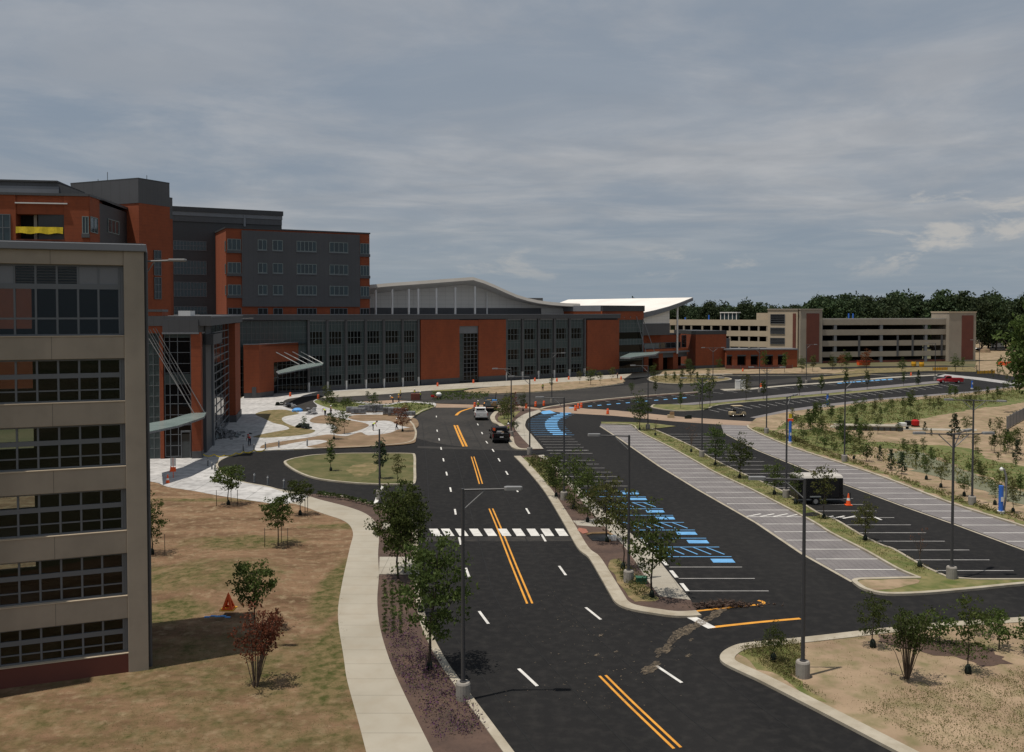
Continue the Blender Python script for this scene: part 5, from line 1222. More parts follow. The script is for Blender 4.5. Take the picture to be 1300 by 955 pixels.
# corner island
for u, v, h, k, lf, lab in ((982, 840, 48, 'airy', 'leaf_dark', 'dark spreading tree in the grassy tip of the corner island'), (1108, 822, 68, 'airy', 'leaf_dark', 'dark loose tree left of the mulch patch on the corner island'), (1151, 862, 82, 'brown', 'leaf_dark', 'tall multi-stemmed dark shrub in front of the mulch patch'),
        (1229, 855, 96, 'fine', 'leaf', 'bright green slender tree at the lower right of the corner island'), (1165, 810, 26, 'bush', 'leaf', 'round green bush at the top edge of the mulch patch'), (1145, 806, 24, 'bush', 'leaf_dark', 'dark bush at the left end of the mulch patch'), (1193, 818, 34, 'bush', 'leaf', 'upright bush in the middle of the mulch patch'),
        (1264, 800, 22, 'bush', 'leaf_dark', 'small dark bush near the kerb at the right of the corner island'), (1268, 824, 36, 'bush', 'leaf', 'loose green bush at the right end of the mulch patch'), (1247, 806, 24, 'bush', 'leaf', 'green bush behind the bright slender tree'), (1310, 830, 34, 'bush', 'leaf_dark', 'dark bush cut by the right edge of the photo')):
    tree(k, u, v, h * (1.35 if k == 'bush' else 1.1), lab, leaf=lf, bag=(k in ('airy', 'fine')), cat='bush' if k in ('bush', 'brown') else 'tree')
# row along the right parking strip
for i, (u, v, h, k, lf) in enumerate(((1020, 558, 14, 'bush', 'leaf_dark'), (1046, 570, 17, 'bush', 'leaf_dark'), (1084, 583, 20, 'fine', None), (1100, 586, 24, 'bush', 'leaf_dark'), (1117, 585, 20, 'conifer', None), (1131, 597, 27, 'conifer', None), (1145, 602, 28, 'conifer', None), (1176, 609, 30, 'fine', 'leaf'), (1194.5, 619, 33, 'fine', 'leaf_olive'), (1224, 630, 30, 'airy', 'leaf'), (1263, 641, 34, 'fine', 'leaf'), (1286, 651, 40, 'fine', 'leaf_olive'))):
    tree(k, u, v, h, ('small dark conifer' if k == 'conifer' else 'round dark bush' if k == 'bush' else 'young leafy tree') + ', ' + ORD[i] + ' from the far end beside the right parking strip', leaf=lf, bag=k in ('airy', 'fine'), group='row beside the right parking strip', cat='bush' if k == 'bush' else 'tree')
for u, v, h, k, lf, lab in ((1279, 569, 24, 'conifer', None, 'dark conifer at the right edge below the grey fence, upper of two'), (1291, 584, 26, 'conifer', None, 'dark conifer at the right edge, lower of two, above a low shrub'), (1289, 592, 9, 'bush', 'leaf_dark', 'low dark shrub under the lower conifer at the right edge'),
        (1212, 557, 32, 'conifer', None, 'tall loose conifer behind the double lamp in the planted field'), (1227, 555, 30, 'fine', 'leaf', 'thin tree right of the tall loose conifer'), (1174, 547, 12, 'conifer', None, 'tiny conifer on the bare dirt left of the tall loose conifer'), (1182, 553, 9, 'conifer', None, 'smallest conifer on the bare dirt'), (1162, 541, 18, 'fine', 'leaf_dark', 'small tree beside the red tank on the bare dirt'), (1141, 548, 14, 'airy', 'leaf', 'small round tree at the end of the field path')):
    tree(k, u, v, h, lab, leaf=lf, cat='bush' if k == 'bush' else 'tree')
# planted thicket beyond
def inside(px, u, v):
    c = False
    for (a, b), (d, e) in zip(px, px[1:] + px[:1]):
        if (b > v) != (e > v) and u < (d - a) * (v - b) / (e - b) + a: c = not c
    return c
def scatter(px, n, seed, gap=3):
    rr = random.Random(seed); us = [p[0] for p in px]; vs = [p[1] for p in px]; out = []
    for _ in range(6000):
        if len(out) >= n: break
        u, v = rr.uniform(min(us), max(us)), rr.uniform(min(vs), max(vs))
        if inside(px, u, v) and all(abs(u - a) + 2 * abs(v - b) > gap for a, b in out): out.append((u, v))
    return sorted(out, key=lambda q: q[1])
TH = [(985, 547), (1003, 531), (1050, 519), (1115, 510), (1231, 501), (1290, 494), (1310, 500), (1240, 518), (1180, 529), (1145, 536), (1050, 537)]
KS = [('slim', 'leaf_dark', 'slender dark young tree', 'tree', 23), ('fine', 'leaf', 'light green young tree', 'tree', 21), ('bush', 'leaf', 'rounded green bush', 'bush', 9), ('fine', 'leaf_olive', 'wispy olive sapling', 'tree', 18)]
cnt = {}
def thicket(px, n, seed, where, gap=4, kinds=KS, hs=1):
    rr = random.Random(seed + 1)
    for u, v in scatter(px, n, seed, gap):
        k, lf, d, c, h = kinds[min(rr.randrange(5), 3)] if len(kinds) == 4 else rr.choice(kinds)
        tree(k, u, v, h * hs * rr.uniform(.7, 1.25) * ppm(v) / 7.2, d + ' ' + where, d.split()[-1] + 's ' + where + ' (' + d + ')', c, leaf=lf)
thicket(TH, 56, 21, 'in the planted thicket below the far car park')
thicket([(1000, 556), (1030, 541), (1140, 549), (1105, 566), (1095, 578), (1050, 572)], 30, 33, 'in the green patch beside the blue and white pole', 5)
thicket([(1230, 560), (1250, 535), (1275, 545), (1290, 560), (1300, 575), (1270, 590), (1240, 585)], 16, 41, 'on the bank below the grey fence', 6)
thicket([(1135, 575), (1180, 576), (1250, 604), (1300, 625), (1300, 640), (1240, 622), (1180, 600), (1140, 594)], 20, 45, 'in the pale reeds by the right parking strip', 6, hs=.8)
thicket([(1238, 470), (1300, 470), (1300, 486), (1270, 484), (1240, 476)], 14, 47, 'on the far verge under the dark edge tree', 4, hs=.8)
# car park trees far away
for i, (u, v, h, k, lf) in enumerate(((802, 499, 15, 'airy', 'leaf_dark'), (832, 501, 22, 'slim', None), (864, 499.5, 22, 'slim', None), (889, 519, 46, 'fine', 'leaf'), (901, 516.5, 44, 'fine', 'leaf'), (864, 518.5, 24, 'slim', 'leaf'), (947, 509, 36, 'fine', None), (969, 507, 30, 'slim', None), (1015, 502.5, 30, 'slim', None), (1043, 500, 28, 'slim', None), (1074, 496, 34, 'slim', None), (1101, 494, 28, 'slim', None), (1147, 489.5, 22, 'slim', None), (1166, 488, 18, 'conifer', None))):
    tree(k, u, v, h, 'slender tree, ' + ORD[i] + ' from the left on the upper car park medians', 'trees on the upper car park medians', leaf=lf)
for i, (u, v, h, k, lf) in enumerate(((830, 483, 22, 'airy', 'leaf'), (845, 484.5, 16, 'slim', None), (856, 485.5, 17, 'slim', None), (866, 484.5, 20, 'slim', None), (877, 484, 26, 'airy', 'leaf_dark'), (885, 485, 16, 'slim', None), (899, 482, 16, 'fine', 'leaf'))):
    tree(k, u, v, h, 'small tree, ' + ORD[i] + ' from the left on the round island', 'trees on the round island', leaf=lf)
for i, (u, v, h, k, lf) in enumerate(((736, 487, 18, 'fine', 'leaf_olive'), (750, 489, 24, 'airy', 'leaf'), (762, 488, 18, 'fine', 'leaf_olive'), (700, 494, 16, 'fine', 'leaf'), (777, 484, 20, 'fine', 'leaf_olive'), (812, 471.5, 18, 'airy', 'leaf'), (873, 470.5, 18, 'airy', 'leaf'), (913, 470, 16, 'airy', 'leaf_dark'), (970, 471, 28, 'fine', 'leaf'), (996, 473, 30, 'slim', 'leaf'), (1018, 473, 22, 'airy', 'leaf'), (1032, 472, 26, 'slim', 'leaf_olive'), (1057, 470, 20, 'airy', 'leaf'), (1068, 470, 22, 'fine', 'leaf_brown'), (1074, 469, 26, 'airy', 'leaf_dark'), (1100, 471, 28, 'airy', 'leaf_brown'), (1145, 474, 20, 'airy', 'leaf_dark'), (1213, 473, 24, 'airy', 'leaf'), (1222, 470, 20, 'slim', 'leaf'))):
    tree(k, u, v, h, ('brownish' if lf == 'leaf_brown' else 'green') + ' roadside tree, ' + ORD[i] + ' from the left before the far facades', 'roadside trees before the far facades', leaf=lf)
# garden in front of the podium
for u, v, h, k, lf, lab in ((424, 558, 40, 'airy', 'leaf', 'tallest young tree in the bare garden beds, nearer of two'), (437, 551, 34, 'fine', 'leaf', 'young tree behind the tallest one in the bare garden beds'), (386, 545, 18, 'fine', 'leaf_dark', 'little tree by the blue tarp in the garden'), (511, 548, 36, 'airy', 'leaf_brown', 'reddish tree at the right tip of the garden dirt'), (474, 525, 30, 'fine', 'leaf', 'thin tree behind the stacked stone'), (415, 512, 26, 'fine', 'leaf_olive', 'thin tree in the planted bed by the porch'), (420, 516, 20, 'bush', 'leaf', 'leafy bush in the planted bed by the porch'), (440, 521, 18, 'bush', 'leaf_dark', 'dark bush behind the stone pallets'), (467, 509, 14, 'fine', 'leaf', 'small tree before the front drive')):
    tree(k, u, v, h, lab, leaf=lf, bag=k == 'airy', cat='bush' if k == 'bush' else 'tree')
for i in range(26):
    t = i / 25; u = 404 + 82 * t; v = 630.3 + 6 * t + 12 * t * t
    tree('shrub', u + RT.uniform(-1, 1), v + RT.uniform(-.6, .6), 9, 'low dark shrub in the hedge between sidewalk and loop road', 'hedge shrubs by the loop road', 'shrub')
for j in range(3):
    for i in range(13):
        u = 488 + 10 * j + i * .1; v = 742 + i * 5.2 + j
        tree('shrub', u, v, 8.5, 'small dark shrub planted in rows in the mulch bed', 'shrub rows in the mulch bed', 'shrub')
def cover(name, px, n, size, m, seed, z=.1, rad=.3, hgt=.25):
    rr = random.Random(seed); us = [p[0] for p in px]; vs = [p[1] for p in px]; c = []
    P = [G(u, v) for u, v in px]; xs = [p.x for p in P]; ys = [p.y for p in P]; poly = [(p.x, p.y) for p in P]; tries = 0
    while len(c) < n and tries < n * 20:
        tries += 1; x, y = rr.uniform(min(xs), max(xs)), rr.uniform(min(ys), max(ys))
        if inside(poly, x, y): c.append(Vector((x, y, z + hgt * rr.random())))
    tag(leaves(c, 7, size, seed, rad, .5).build(name, m), kind='stuff')
cover('purple_groundcover', [(490, 790), (515, 790), (545, 830), (575, 868), (620, 930), (560, 945), (508, 865), (496, 830)], 700, .05, 'flower', 1)
cover('strip_weeds', [(800, 539), (850, 565), (906, 597), (1028, 659), (1099, 698), (1168, 732), (1200, 731), (1119, 693), (1038, 652), (940, 601), (881, 569), (827, 545)], 1500, .05, 'weed', 2, hgt=.1)
cover('corner_weeds', [(938, 826), (985, 816), (1015, 815), (1020, 828), (1010, 866), (1046, 890), (1002, 868)], 900, .045, 'weed', 3, hgt=.15)
cover('corner_weeds', [(1030, 815), (1300, 790), (1500, 790), (1500, 960), (1060, 900)], 900, .026, 'weed', 4, hgt=.06)
cover('corner_weeds', [(1240, 868), (1300, 850), (1400, 860), (1400, 960), (1200, 960), (1090, 905), (1130, 880)], 2200, .034, 'weed', 14, hgt=.1)
cover('field_weeds', [(985, 548), (1004, 532), (1115, 511), (1290, 495), (1310, 505), (1185, 529), (1150, 538), (1054, 540), (1110, 560), (1180, 572), (1250, 585), (1310, 600), (1310, 640), (1200, 606), (1060, 577)], 2600, .13, 'weed', 5, hgt=.3, rad=.6)
cover('edge_weeds', [(956, 545), (1001, 564), (1072, 587), (1128, 605), (1208, 636), (1300, 666), (1300, 658), (1205, 628), (1120, 598), (1070, 580), (1010, 556)], 700, .1, 'weed', 6, hgt=.2)
cover('garden_plants', [(404, 507), (440, 510), (500, 514), (545, 512), (552, 518), (520, 525), (480, 522), (430, 520), (408, 515)], 500, .12, 'leaf', 7, hgt=.4, rad=.4)
cover('verge_plants', [(546, 499), (622, 499.5), (616, 508), (552, 510)], 420, .14, 'leaf', 8, hgt=.4, rad=.4)
cover('median_plants', [(664, 582), (682, 582), (700, 600), (712, 622), (700, 622), (684, 604)], 300, .08, 'leaf_olive', 9, hgt=.4, rad=.3)
cover('median_plants', [(690, 600), (704, 612), (724, 634), (748, 655), (738, 658), (716, 636)], 260, .085, 'leaf_olive', 19, hgt=.55, rad=.35)
cover('median_plants', [(782, 715), (800, 722), (826, 752), (806, 762), (792, 742)], 200, .06, 'leaf_olive', 20, hgt=.3, rad=.3)
cover('island_plants', [(824, 481), (848, 476.5), (900, 478), (925, 481), (890, 485.5), (838, 485.5)], 260, .14, 'weed', 23, hgt=.3, rad=.5)
cover('corner_plants', [(1122, 811), (1190, 813), (1262, 827), (1250, 843), (1190, 830)], 160, .07, 'leaf', 24, hgt=.3, rad=.25)
cover('lawn_tufts', [(190, 690), (300, 680), (430, 700), (436, 800), (440, 900), (440, 960), (100, 960), (190, 850)], 3000, .022, 'weed', 10, hgt=.03, rad=.25)
# woods
rf = random.Random(77)
k = 0
front = []
for i in range(100):
    u = 620 + i * 7.9 + rf.uniform(-4, 4)
    Y = rf.uniform(425, 470) if u > 1040 else rf.uniform(520, 600)
    front.append((u, Y))
for i, (u, Y) in enumerate(sorted(front)):
    hh = (rf.uniform(22, 29) if u > 1040 else rf.uniform(21, 27)) * (1.06 if 1130 < u < 1300 else 1)
    p = XY(u, Y); p.z = -.2
    tree('forest', 0, 0, 0, 'dark broad-leaved tree, one of many along the front of the distant wood', 'trees along the front of the distant wood', pos=p, hgt=hh, var=i % 3)
base = [proto('forest', v)[5] for v in range(3)]
bmw = bpy.data.meshes.new('far_wood')
def wood():
    import array
    vs, fs = [], []; r = random.Random(5)
    src = []
    for v in range(3):
        cr = proto('forest', v)[1]; src.append((cr.v[::1], cr.f))
    n = 0
    cen = []
    for i in range(170):
        u = r.uniform(560, 1420); Y = r.uniform(520, 640) if u > 1040 else r.uniform(610, 800); cen.append((u, Y, r.uniform(20, 27.5)))
    mb = MB()
    for j, (u, Y, h) in enumerate(cen):
        p = XY(u, Y); cs = [c * (h / 25) + Vector((p.x, p.y, 0)) for c in ell(22, 6, 9, 15, j, .6)]
        leaves(cs, 14, 1.0, j, 2.6, .8, mb)
    tag(mb.build('far_wood', 'forest'), kind='stuff')
wood()
tree('big', 1318, 527, 0, 'huge dark tree cut off by the right edge of the photo', pos=G(1322, 528), hgt=21.5, var=0, name='big_tree')
# far hills
hm = MB(); rr = random.Random(9); pts = [(-2600 + 130 * i, 2600 + 300 * math.sin(i)) for i in range(56)]
for i in range(55):
    (x0, y0), (x1, y1) = pts[i], pts[i + 1]; h0 = 38 + 18 * math.sin(i * .9) + 9 * math.sin(i * 2.3); h1 = 38 + 18 * math.sin((i + 1) * .9) + 9 * math.sin((i + 1) * 2.3)
    hm.quad((x0, y0, 0), (x1, y1, 0), (x1, y1 + 300, h1), (x0, y0 + 300, h0)); hm.quad((x0, y0 + 300, h0), (x1, y1 + 300, h1), (x1, y1 + 900, 0), (x0, y0 + 900, 0))
M['hill'] = mat('wooded_hill', (.03, .05, .03), (.018, .032, .02), .02, c3=(.05, .06, .03), s3=.08)
tag(hm.build('hills', 'hill'), kind='structure')
# ================================================================== OBJECTS
def heading(a, b):
    d = G(*b) - G(*a); return math.atan2(d.y, d.x) - math.pi / 2       # local +y points from a to b
def wheel(root, x, y, r, w=.24):
    mb = MB(); mb.tube((x - w / 2, y, r), (x + w / 2, y, r), r, n=16); o = mb.build('wheel', 'rubber', root, smooth=False)
    s = 1 if x > 0 else -1; MB().tube((x + s * (w / 2 + .002), y, r), (x + s * (w / 2 + .03), y, r), r * .6, r * .5, n=12).build('rim', 'chrome', o)
def pickup(name, p, rz, paint, label, ln=5.6, wd=1.95, load=None):
    o = empty(name, p, label, 'pickup truck', rz=rz); h = wd / 2; b = ln / 2
    m = MB(); m.extrude_profile([(-b, .5), (-b, 1.02), (-.1, 1.06), (b - 1.6, 1.1), (b - .25, .98), (b, .8), (b, .45), (b - .5, .38), (-b + .3, .42)], -h + .04, h - .04)
    m.build('body', paint, o, bevel=.05)
    w = MB()
    w.box(-h, -h + .1, -b, -.25, 1.0, 1.36).box(h - .1, h, -b, -.25, 1.0, 1.36).box(-h + .1, h - .1, -b, -b + .09, .75, 1.36).box(-h + .1, h - .1, -.34, -.25, 1.0, 1.36)
    w.build('bed', paint, o, bevel=.02); MB().box(-h + .1, h - .1, -b + .09, -.34, 1.066, 1.085).build('bed_liner', 'black', o)
    c = MB(); c.extrude_profile([(-.22, 1.05), (-.12, 1.82), (.15, 1.9), (1.0, 1.88), (1.75, 1.12), (1.75, 1.05)], -h + .1, h - .1); c.build('cab', paint, o, bevel=.05)
    MB().quad((-h + .26, -.195, 1.3), (h - .26, -.195, 1.3), (h - .3, -.145, 1.74), (-h + .3, -.145, 1.74)).build('rear_window', 'glass_dark', o)
    MB().quad((h - .24, 1.72, 1.17), (-h + .24, 1.72, 1.17), (-h + .28, 1.06, 1.83), (h - .28, 1.06, 1.83)).build('windscreen', 'glass_dark', o)
    for s in (-1, 1):
        x = s * (h - .095); q = [(x, .05, 1.3), (x, 1.38, 1.3), (x, 1.0, 1.76), (x, .12, 1.76)]
        MB().quad(*(q if s > 0 else q[::-1])).build('side_window', 'glass_dark', o)
        MB().box(s * h - .05, s * h + .01, -b - .02, -b + .12, .82, 1.28).build('tail_lamp', 'tail', o)
        MB().box(min(s * h, s * (h + .22)), max(s * h, s * (h + .22)), 1.05, 1.2, 1.18, 1.4).build('mirror', 'black', o)
        for y in (-b + 1.15, b - 1.0): wheel(o, s * (h - .1), y, .38)
    MB().box(-h + .02, h - .02, -b - .14, -b - .003, .48, .68).build('bumper', 'chrome' if paint != 'paint_black' else 'black', o)
    MB().box(-.25, .25, -b - .02, -b - .004, .8, .94).build('number_plate', 'cone_white', o)
    if load:
        r = random.Random(3)
        for k in range(9):
            x, y = r.uniform(-.6, .6), r.uniform(-2.3, -.6); MB().box(x - .2, x + .2, y - .25, y + .25, 1.09, 1.3 + .25 * r.random()).build('load', r.choice(['wood', 'dirt', 'black', 'stone']), o)
        MB().box(-.95, -.6, -.2, .1, 1.37, 1.75).build('orange_box', 'orange', o)
        rk = MB()
        for x in (-h + .05, h - .05):
            for y in (-b + .1, -.3): rk.tube((x, y, 1.36), (x, y, 1.75), .03, n=5)
            rk.tube((x, -b + .1, 1.75), (x, -.3, 1.75), .03, n=5)
        rk.build('rack', 'black', o)
    return o
rd = heading((626, 572), (612, 550))
pickup('pickup_truck', G(634, 559, .01), rd, 'paint_black', 'black pickup with tools and an orange box in its open bed by the kerb', 6.2, 2.35, True)
pickup('pickup_truck', G(610, 531.5, .01), heading((612, 550), (606.6, 539)), 'paint_white', 'white pickup seen from behind ahead of the black one', 5.6, 2.0)
pickup('pickup_truck', G(1206, 486.5, .01), math.radians(82), 'paint_red', 'red pickup parked side-on in the far car park', 5.9, 2.0)
def work_truck():
    o = empty('work_truck', G(623, 521, .01), 'dark flatbed work truck with gear piled up in front of the white pickup', 'truck', rz=heading((606, 538), (604, 530)))
    MB().box(-1.15, 1.15, -3, 1.2, .85, 1.05).build('flatbed', 'black', o)
    c = MB(); c.extrude_profile([(1.25, .6), (1.25, 2.3), (2.3, 2.3), (2.9, 1.4), (3.6, 1.3), (3.6, .6)], -1.05, 1.05); c.build('cab', 'paint_black', o, bevel=.06)
    MB().quad((-.8, 1.245, 1.5), (.8, 1.245, 1.5), (.8, 1.245, 2.1), (-.8, 1.245, 2.1)).build('rear_window', 'glass_dark', o)
    MB().box(-1.05, 1.05, 1.06, 1.15, 1.05, 2.3).build('headboard', 'mullion_dark', o)
    r = random.Random(4)
    for m, n in (('mullion_dark', 5), ('wood', 3), ('cone_white', 1), ('blue_tarp', 1), ('stone', 3)):
        mb = MB()
        for _ in range(n): x, y, s = r.uniform(-.8, .8), r.uniform(-2.7, .7), r.uniform(.2, .45); MB().box(x - s, x + s, y - s, y + s, 1.05, 1.05 + r.uniform(.3, 1.1)).build('load', m, o)
    MB().tube((.7, -1, 1.05), (1.0, -.2, 3.4), .08, n=6).build('hoist', 'black', o)
    for s in (-1, 1):
        for y in (-2, 2.6): wheel(o, s * .95, y, .45)
        MB().box(s * 1.0 - .1, s * 1.0 + .1, -3.06, -3.0, .7, .85).build('tail_lamp', 'tail', o)
work_truck()
def trailer():
    p = G(1042, 641, .01); o = empty('cargo_trailer', p, 'black enclosed cargo trailer with a white roof parked across the stalls', 'trailer', rz=math.radians(3))
    L = 4.3; MB().box(-L / 2, L / 2, 0, 2.3, .45, 2.5).build('body', 'paint_black', o, bevel=.08)
    m = MB(); m.v = []; pr = [(0, 2.5), (.12, 2.66), (.5, 2.74), (1.8, 2.74), (2.18, 2.66), (2.3, 2.5)]
    m.extrude_profile(pr, -L / 2, L / 2 - .05); m.build('roof', 'soffit', o)
    MB().box(-L / 2 - .01, L / 2 + .01, -.012, -.003, .45, .55).build('side_trim', 'mullion', o)
    MB().box(.95, 1.75, -.02, -.003, .7, 2.3).build('side_door', 'black', o)
    MB().box(L / 2 + .003, L / 2 + .02, .1, .3, .5, 1.3).build('corner_guard', 'chrome', o)
    MB().box(-1.05, -.05, -.2, -.004, .72, .82).build('mudguard', 'mullion_dark', o)
    for y in (-.06, 2.2):
        w = MB(); w.tube((-.55, y - .1, .36), (-.55, y + .12, .36), .36, n=16); a = w.build('wheel', 'rubber', o); MB().tube((-.55, y - .13, .36), (-.55, y - .102, .36), .22, .2, n=12).build('rim', 'chrome', a)
    d = MB(); d.tube((L / 2, .5, .5), (L / 2 + 1.2, 1.15, .45), .05).tube((L / 2, 1.8, .5), (L / 2 + 1.2, 1.15, .45), .05).tube((L / 2 + 1.15, 1.15, .0), (L / 2 + 1.15, 1.15, .9), .04); d.build('drawbar', 'black', o)
    MB().box(L / 2 + .003, L / 2 + .35, .7, 1.5, .5, .8).build('tool_box', 'black', o)
trailer()
def golf_cart():
    o = empty('golf_cart', G(936, 529, .01), 'beige golf cart with a flat roof on the upper car park', 'golf cart', rz=math.radians(-80))
    b = MB(); b.extrude_profile([(-1.4, .3), (-1.4, .85), (-.5, .9), (-.45, .5), (.5, .45), (.8, .95), (1.3, .8), (1.45, .35)], -.6, .6); b.build('body', 'tan', o, bevel=.04)
    MB().box(-.55, .55, -.45, .1, .6, .75).box(-.55, .55, -.6, -.45, .75, 1.25).build('seat', 'black', o)
    r = MB()
    for x in (-.55, .55): r.tube((x, .85, .9), (x, .6, 1.85), .025, n=5).tube((x, -.9, .85), (x, -.8, 1.85), .025, n=5)
    r.build('roof_posts', 'black', o); MB().box(-.65, .65, -1.0, .85, 1.85, 1.93).build('roof', 'tan', o, bevel=.03)
    for s in (-1, 1):
        for y in (-.95, .95): wheel(o, s * .52, y, .23, .18)
golf_cart()
# ---------------------------------------------------------------- lamps
def lamp(u, v, arms, label, hgt=9.9, base=True):
    p = G(u, v, .0); o = empty('street_lamp', p, label, 'street lamp', 'tall grey lamps of the roads and car parks')
    if base: MB().lathe([(.34, -.05), (.34, .82), (.3, .9)], 16).build('base', 'base_conc', o)
    MB().tube((0, 0, .9 if base else 0), (0, 0, hgt), .1, .075, 10).lathe([(.16, .9), (.16, .96)], 12).build('pole', 'pole', o)
    for k, (s, dy) in enumerate(arms):
        q = Vector((s, dy, 0)).normalized(); e = q * 1.95 + Vector((0, 0, hgt - .02))
        MB().tube((0, 0, hgt - .06), e, .05, .045, 6).build('arm', 'pole', o)
        MB().tube((0, 0, hgt - 1.0), q * 1.0 + Vector((0, 0, hgt - .09)), .035, n=6).build('brace', 'lamp_head', o)
        hd = MB(); L = .8; w = .17; n = Vector((-q.y, q.x, 0))
        a = [q * 1.9 + n * .09, q * 2.0 + n * w, q * (1.9 + L) + n * w * .8, q * (1.95 + L), q * (1.9 + L) - n * w * .8, q * 2.0 - n * w, q * 1.9 - n * .09]
        hd.prism([Vector((t.x, t.y, 0)) for t in a], hgt - .06, hgt + .1); hd.build('lamp_head', 'lamp_head', o, bevel=.03)
Lf, Rt = (-1, 0), (1, 0)
for u, v, arms, lab in ((588, 890, [Rt], 'nearest street lamp with its arm reaching right over the main road'), (1019, 862, [Lf], 'lamp on a round concrete base at the bottom right, arm to the left'), (798, 741, [Lf], 'lamp at the lower end of the long median, on a wide concrete base'),
        (672.5, 577, [Lf], 'lamp at the pointed top of the long median'), (716, 636, [Lf], 'lamp hidden among the trees of the long median'), (649, 555, [Lf], 'lamp on the upper median just behind the black pickup'), (700.5, 511, [Rt], 'lamp on the thin median beside the entry road, by the orange drums'),
        (998, 633, [(.6, .8)], 'lamp beside the black cargo trailer on the green strip'), (1208, 736, [Lf, Rt, (.75, .66)], 'lamp at the lower tip of the green strip, with arms both ways'), (1234, 642, [Lf, (.8, -.6)], 'lamp on the dirt beside the right parking strip, left of the blue phone pole'),
        (1072, 587, [Rt], 'lamp at the edge of the right parking strip above the trailer'), (973, 551, [Lf, Rt], 'lamp at the top end of the right parking strip'), (891, 581, [Lf, Rt], 'lamp in the middle of the green strip'), (822.5, 546, [Lf], 'lamp at the far tip of the green strip'),
        (1023.5, 487, [Rt], 'lamp on the upper car park before the arcade, left of two'), (964, 498, [Lf], 'lamp on the upper median near the white cabinets'), (905, 496, [Lf, Rt], 'thin lamp on the entry road left of the white cabinets'), (1187, 483, [Lf], 'lamp at the far end of the upper car park left of the red pickup'), (1243, 474, [Lf], 'lamp beyond the red pickup by the end tower of the far garage')):
    lamp(u, v, arms, lab)
lamp(482, 634, [], 'slim bare lamp post at the lower corner of the loop island', 6.8)
# ---------------------------------------------------------------- phone poles, cabinets, small site things
def phone_pole(u, v, label, tall, top):
    o = empty('phone_pole', G(u, v, .1), label, 'emergency phone')
    MB().lathe([(.3, 0), (.3, .25)], 12).build('base', 'cone_white', o); MB().lathe([(.2, .25), (.2, tall)], 12).build('pillar', 'blue_pole', o)
    MB().box(-.1, .1, -.215, -.18, 1.1, 1.5).build('call_panel', 'cone_white', o)
    if top == 'camera':
        MB().path([(.3, .1, 0), (.5, .1, 1.5), (.5, .1, 3.2), (.3, .1, 3.9), (0, 0, 4.1)], .09, 8).build('camera_mast', 'lamp_head', o); MB().lathe([(.05, 3.8), (.16, 3.9), (.16, 4.0), (.05, 4.15)], 10).build('camera_dome', 'cone_white', o)
    elif top == 'flag':
        MB().box(-.35, .35, -.06, .06, tall, tall + .35).build('cap', 'cone_white', o); MB().box(-.2, .2, -.05, .05, tall + .35, tall + .9).build('yellow_top', 'yellow', o); MB().box(-.4, .4, -.08, -.062, tall - .1, tall + .3).build('wrap', 'orange', o)
    else: MB().lathe([(.22, tall), (.22, tall + .3), (.05, tall + .4)], 12).build('beacon', 'metal_light', o)
phone_pole(1270.5, 652, 'blue emergency phone pole with a curved grey camera mast by the right strip', 2.5, 'camera')
phone_pole(1003, 563, 'light blue phone pole with a yellow top in the green patch', 3.1, 'flag')
phone_pole(1050.5, 516, 'blue grey phone pole on the far edge of the upper car park', 2.2, 'beacon')
phone_pole(1234, 494, 'blue phone pole at the far paver strip near the red pickup', 2.0, 'beacon')
def cabinet(u, v, w, h, label):
    o = empty('utility_cabinet', G(u, v, .12), label, 'cabinet'); MB().box(-w / 2, w / 2, 0, .9, .08, h).build('body', 'cone_white', o, bevel=.03); MB().box(-w / 2 - .05, w / 2 + .05, -.05, .95, h, h + .07).build('lid', 'white_metal', o)
    MB().box(-w / 2 + .06, -.02, -.02, -.003, .15, h - .1).build('door', 'white_metal', o); MB().box(.02, w / 2 - .06, -.02, -.003, .15, h - .1).build('door', 'white_metal', o); MB().box(-w / 2 + .05, w / 2 - .05, .05, .85, -.05, .08).build('plinth', 'stone', o)
cabinet(937, 494.6, 1.05, 2.1, 'white utility cabinet on the toll island, left one of a pair'); cabinet(943.5, 494.4, 1.2, 2.2, 'white utility cabinet on the toll island, right one of a pair')
o = empty('valve_box', G(814.5, 741, .106), 'small dark green utility box beside the lamp base in the long median', 'utility box'); MB().box(-.35, .35, -.2, .25, 0, .4).build('body', 'green_box', o, bevel=.04); MB().box(-.38, .38, -.23, .28, .4, .45).build('lid', 'green_box', o)
def drum(u, v, label, s=1.0):
    o = empty('traffic_drum', G(u, v, .02), label, 'traffic drum', 'orange traffic drums'); o.scale = (s, s, s)
    MB().lathe([(.3, 0), (.3, .08)], 12).build('base', 'black', o); MB().lathe([(.27, .08), (.25, .5), (.22, .98), (.16, 1.05)], 14).build('barrel', 'orange', o)
    for z in (.3, .62): MB().lathe([(.272 - z * .05, z), (.266 - z * .05, z + .13)], 14).build('band', 'cone_white', o)
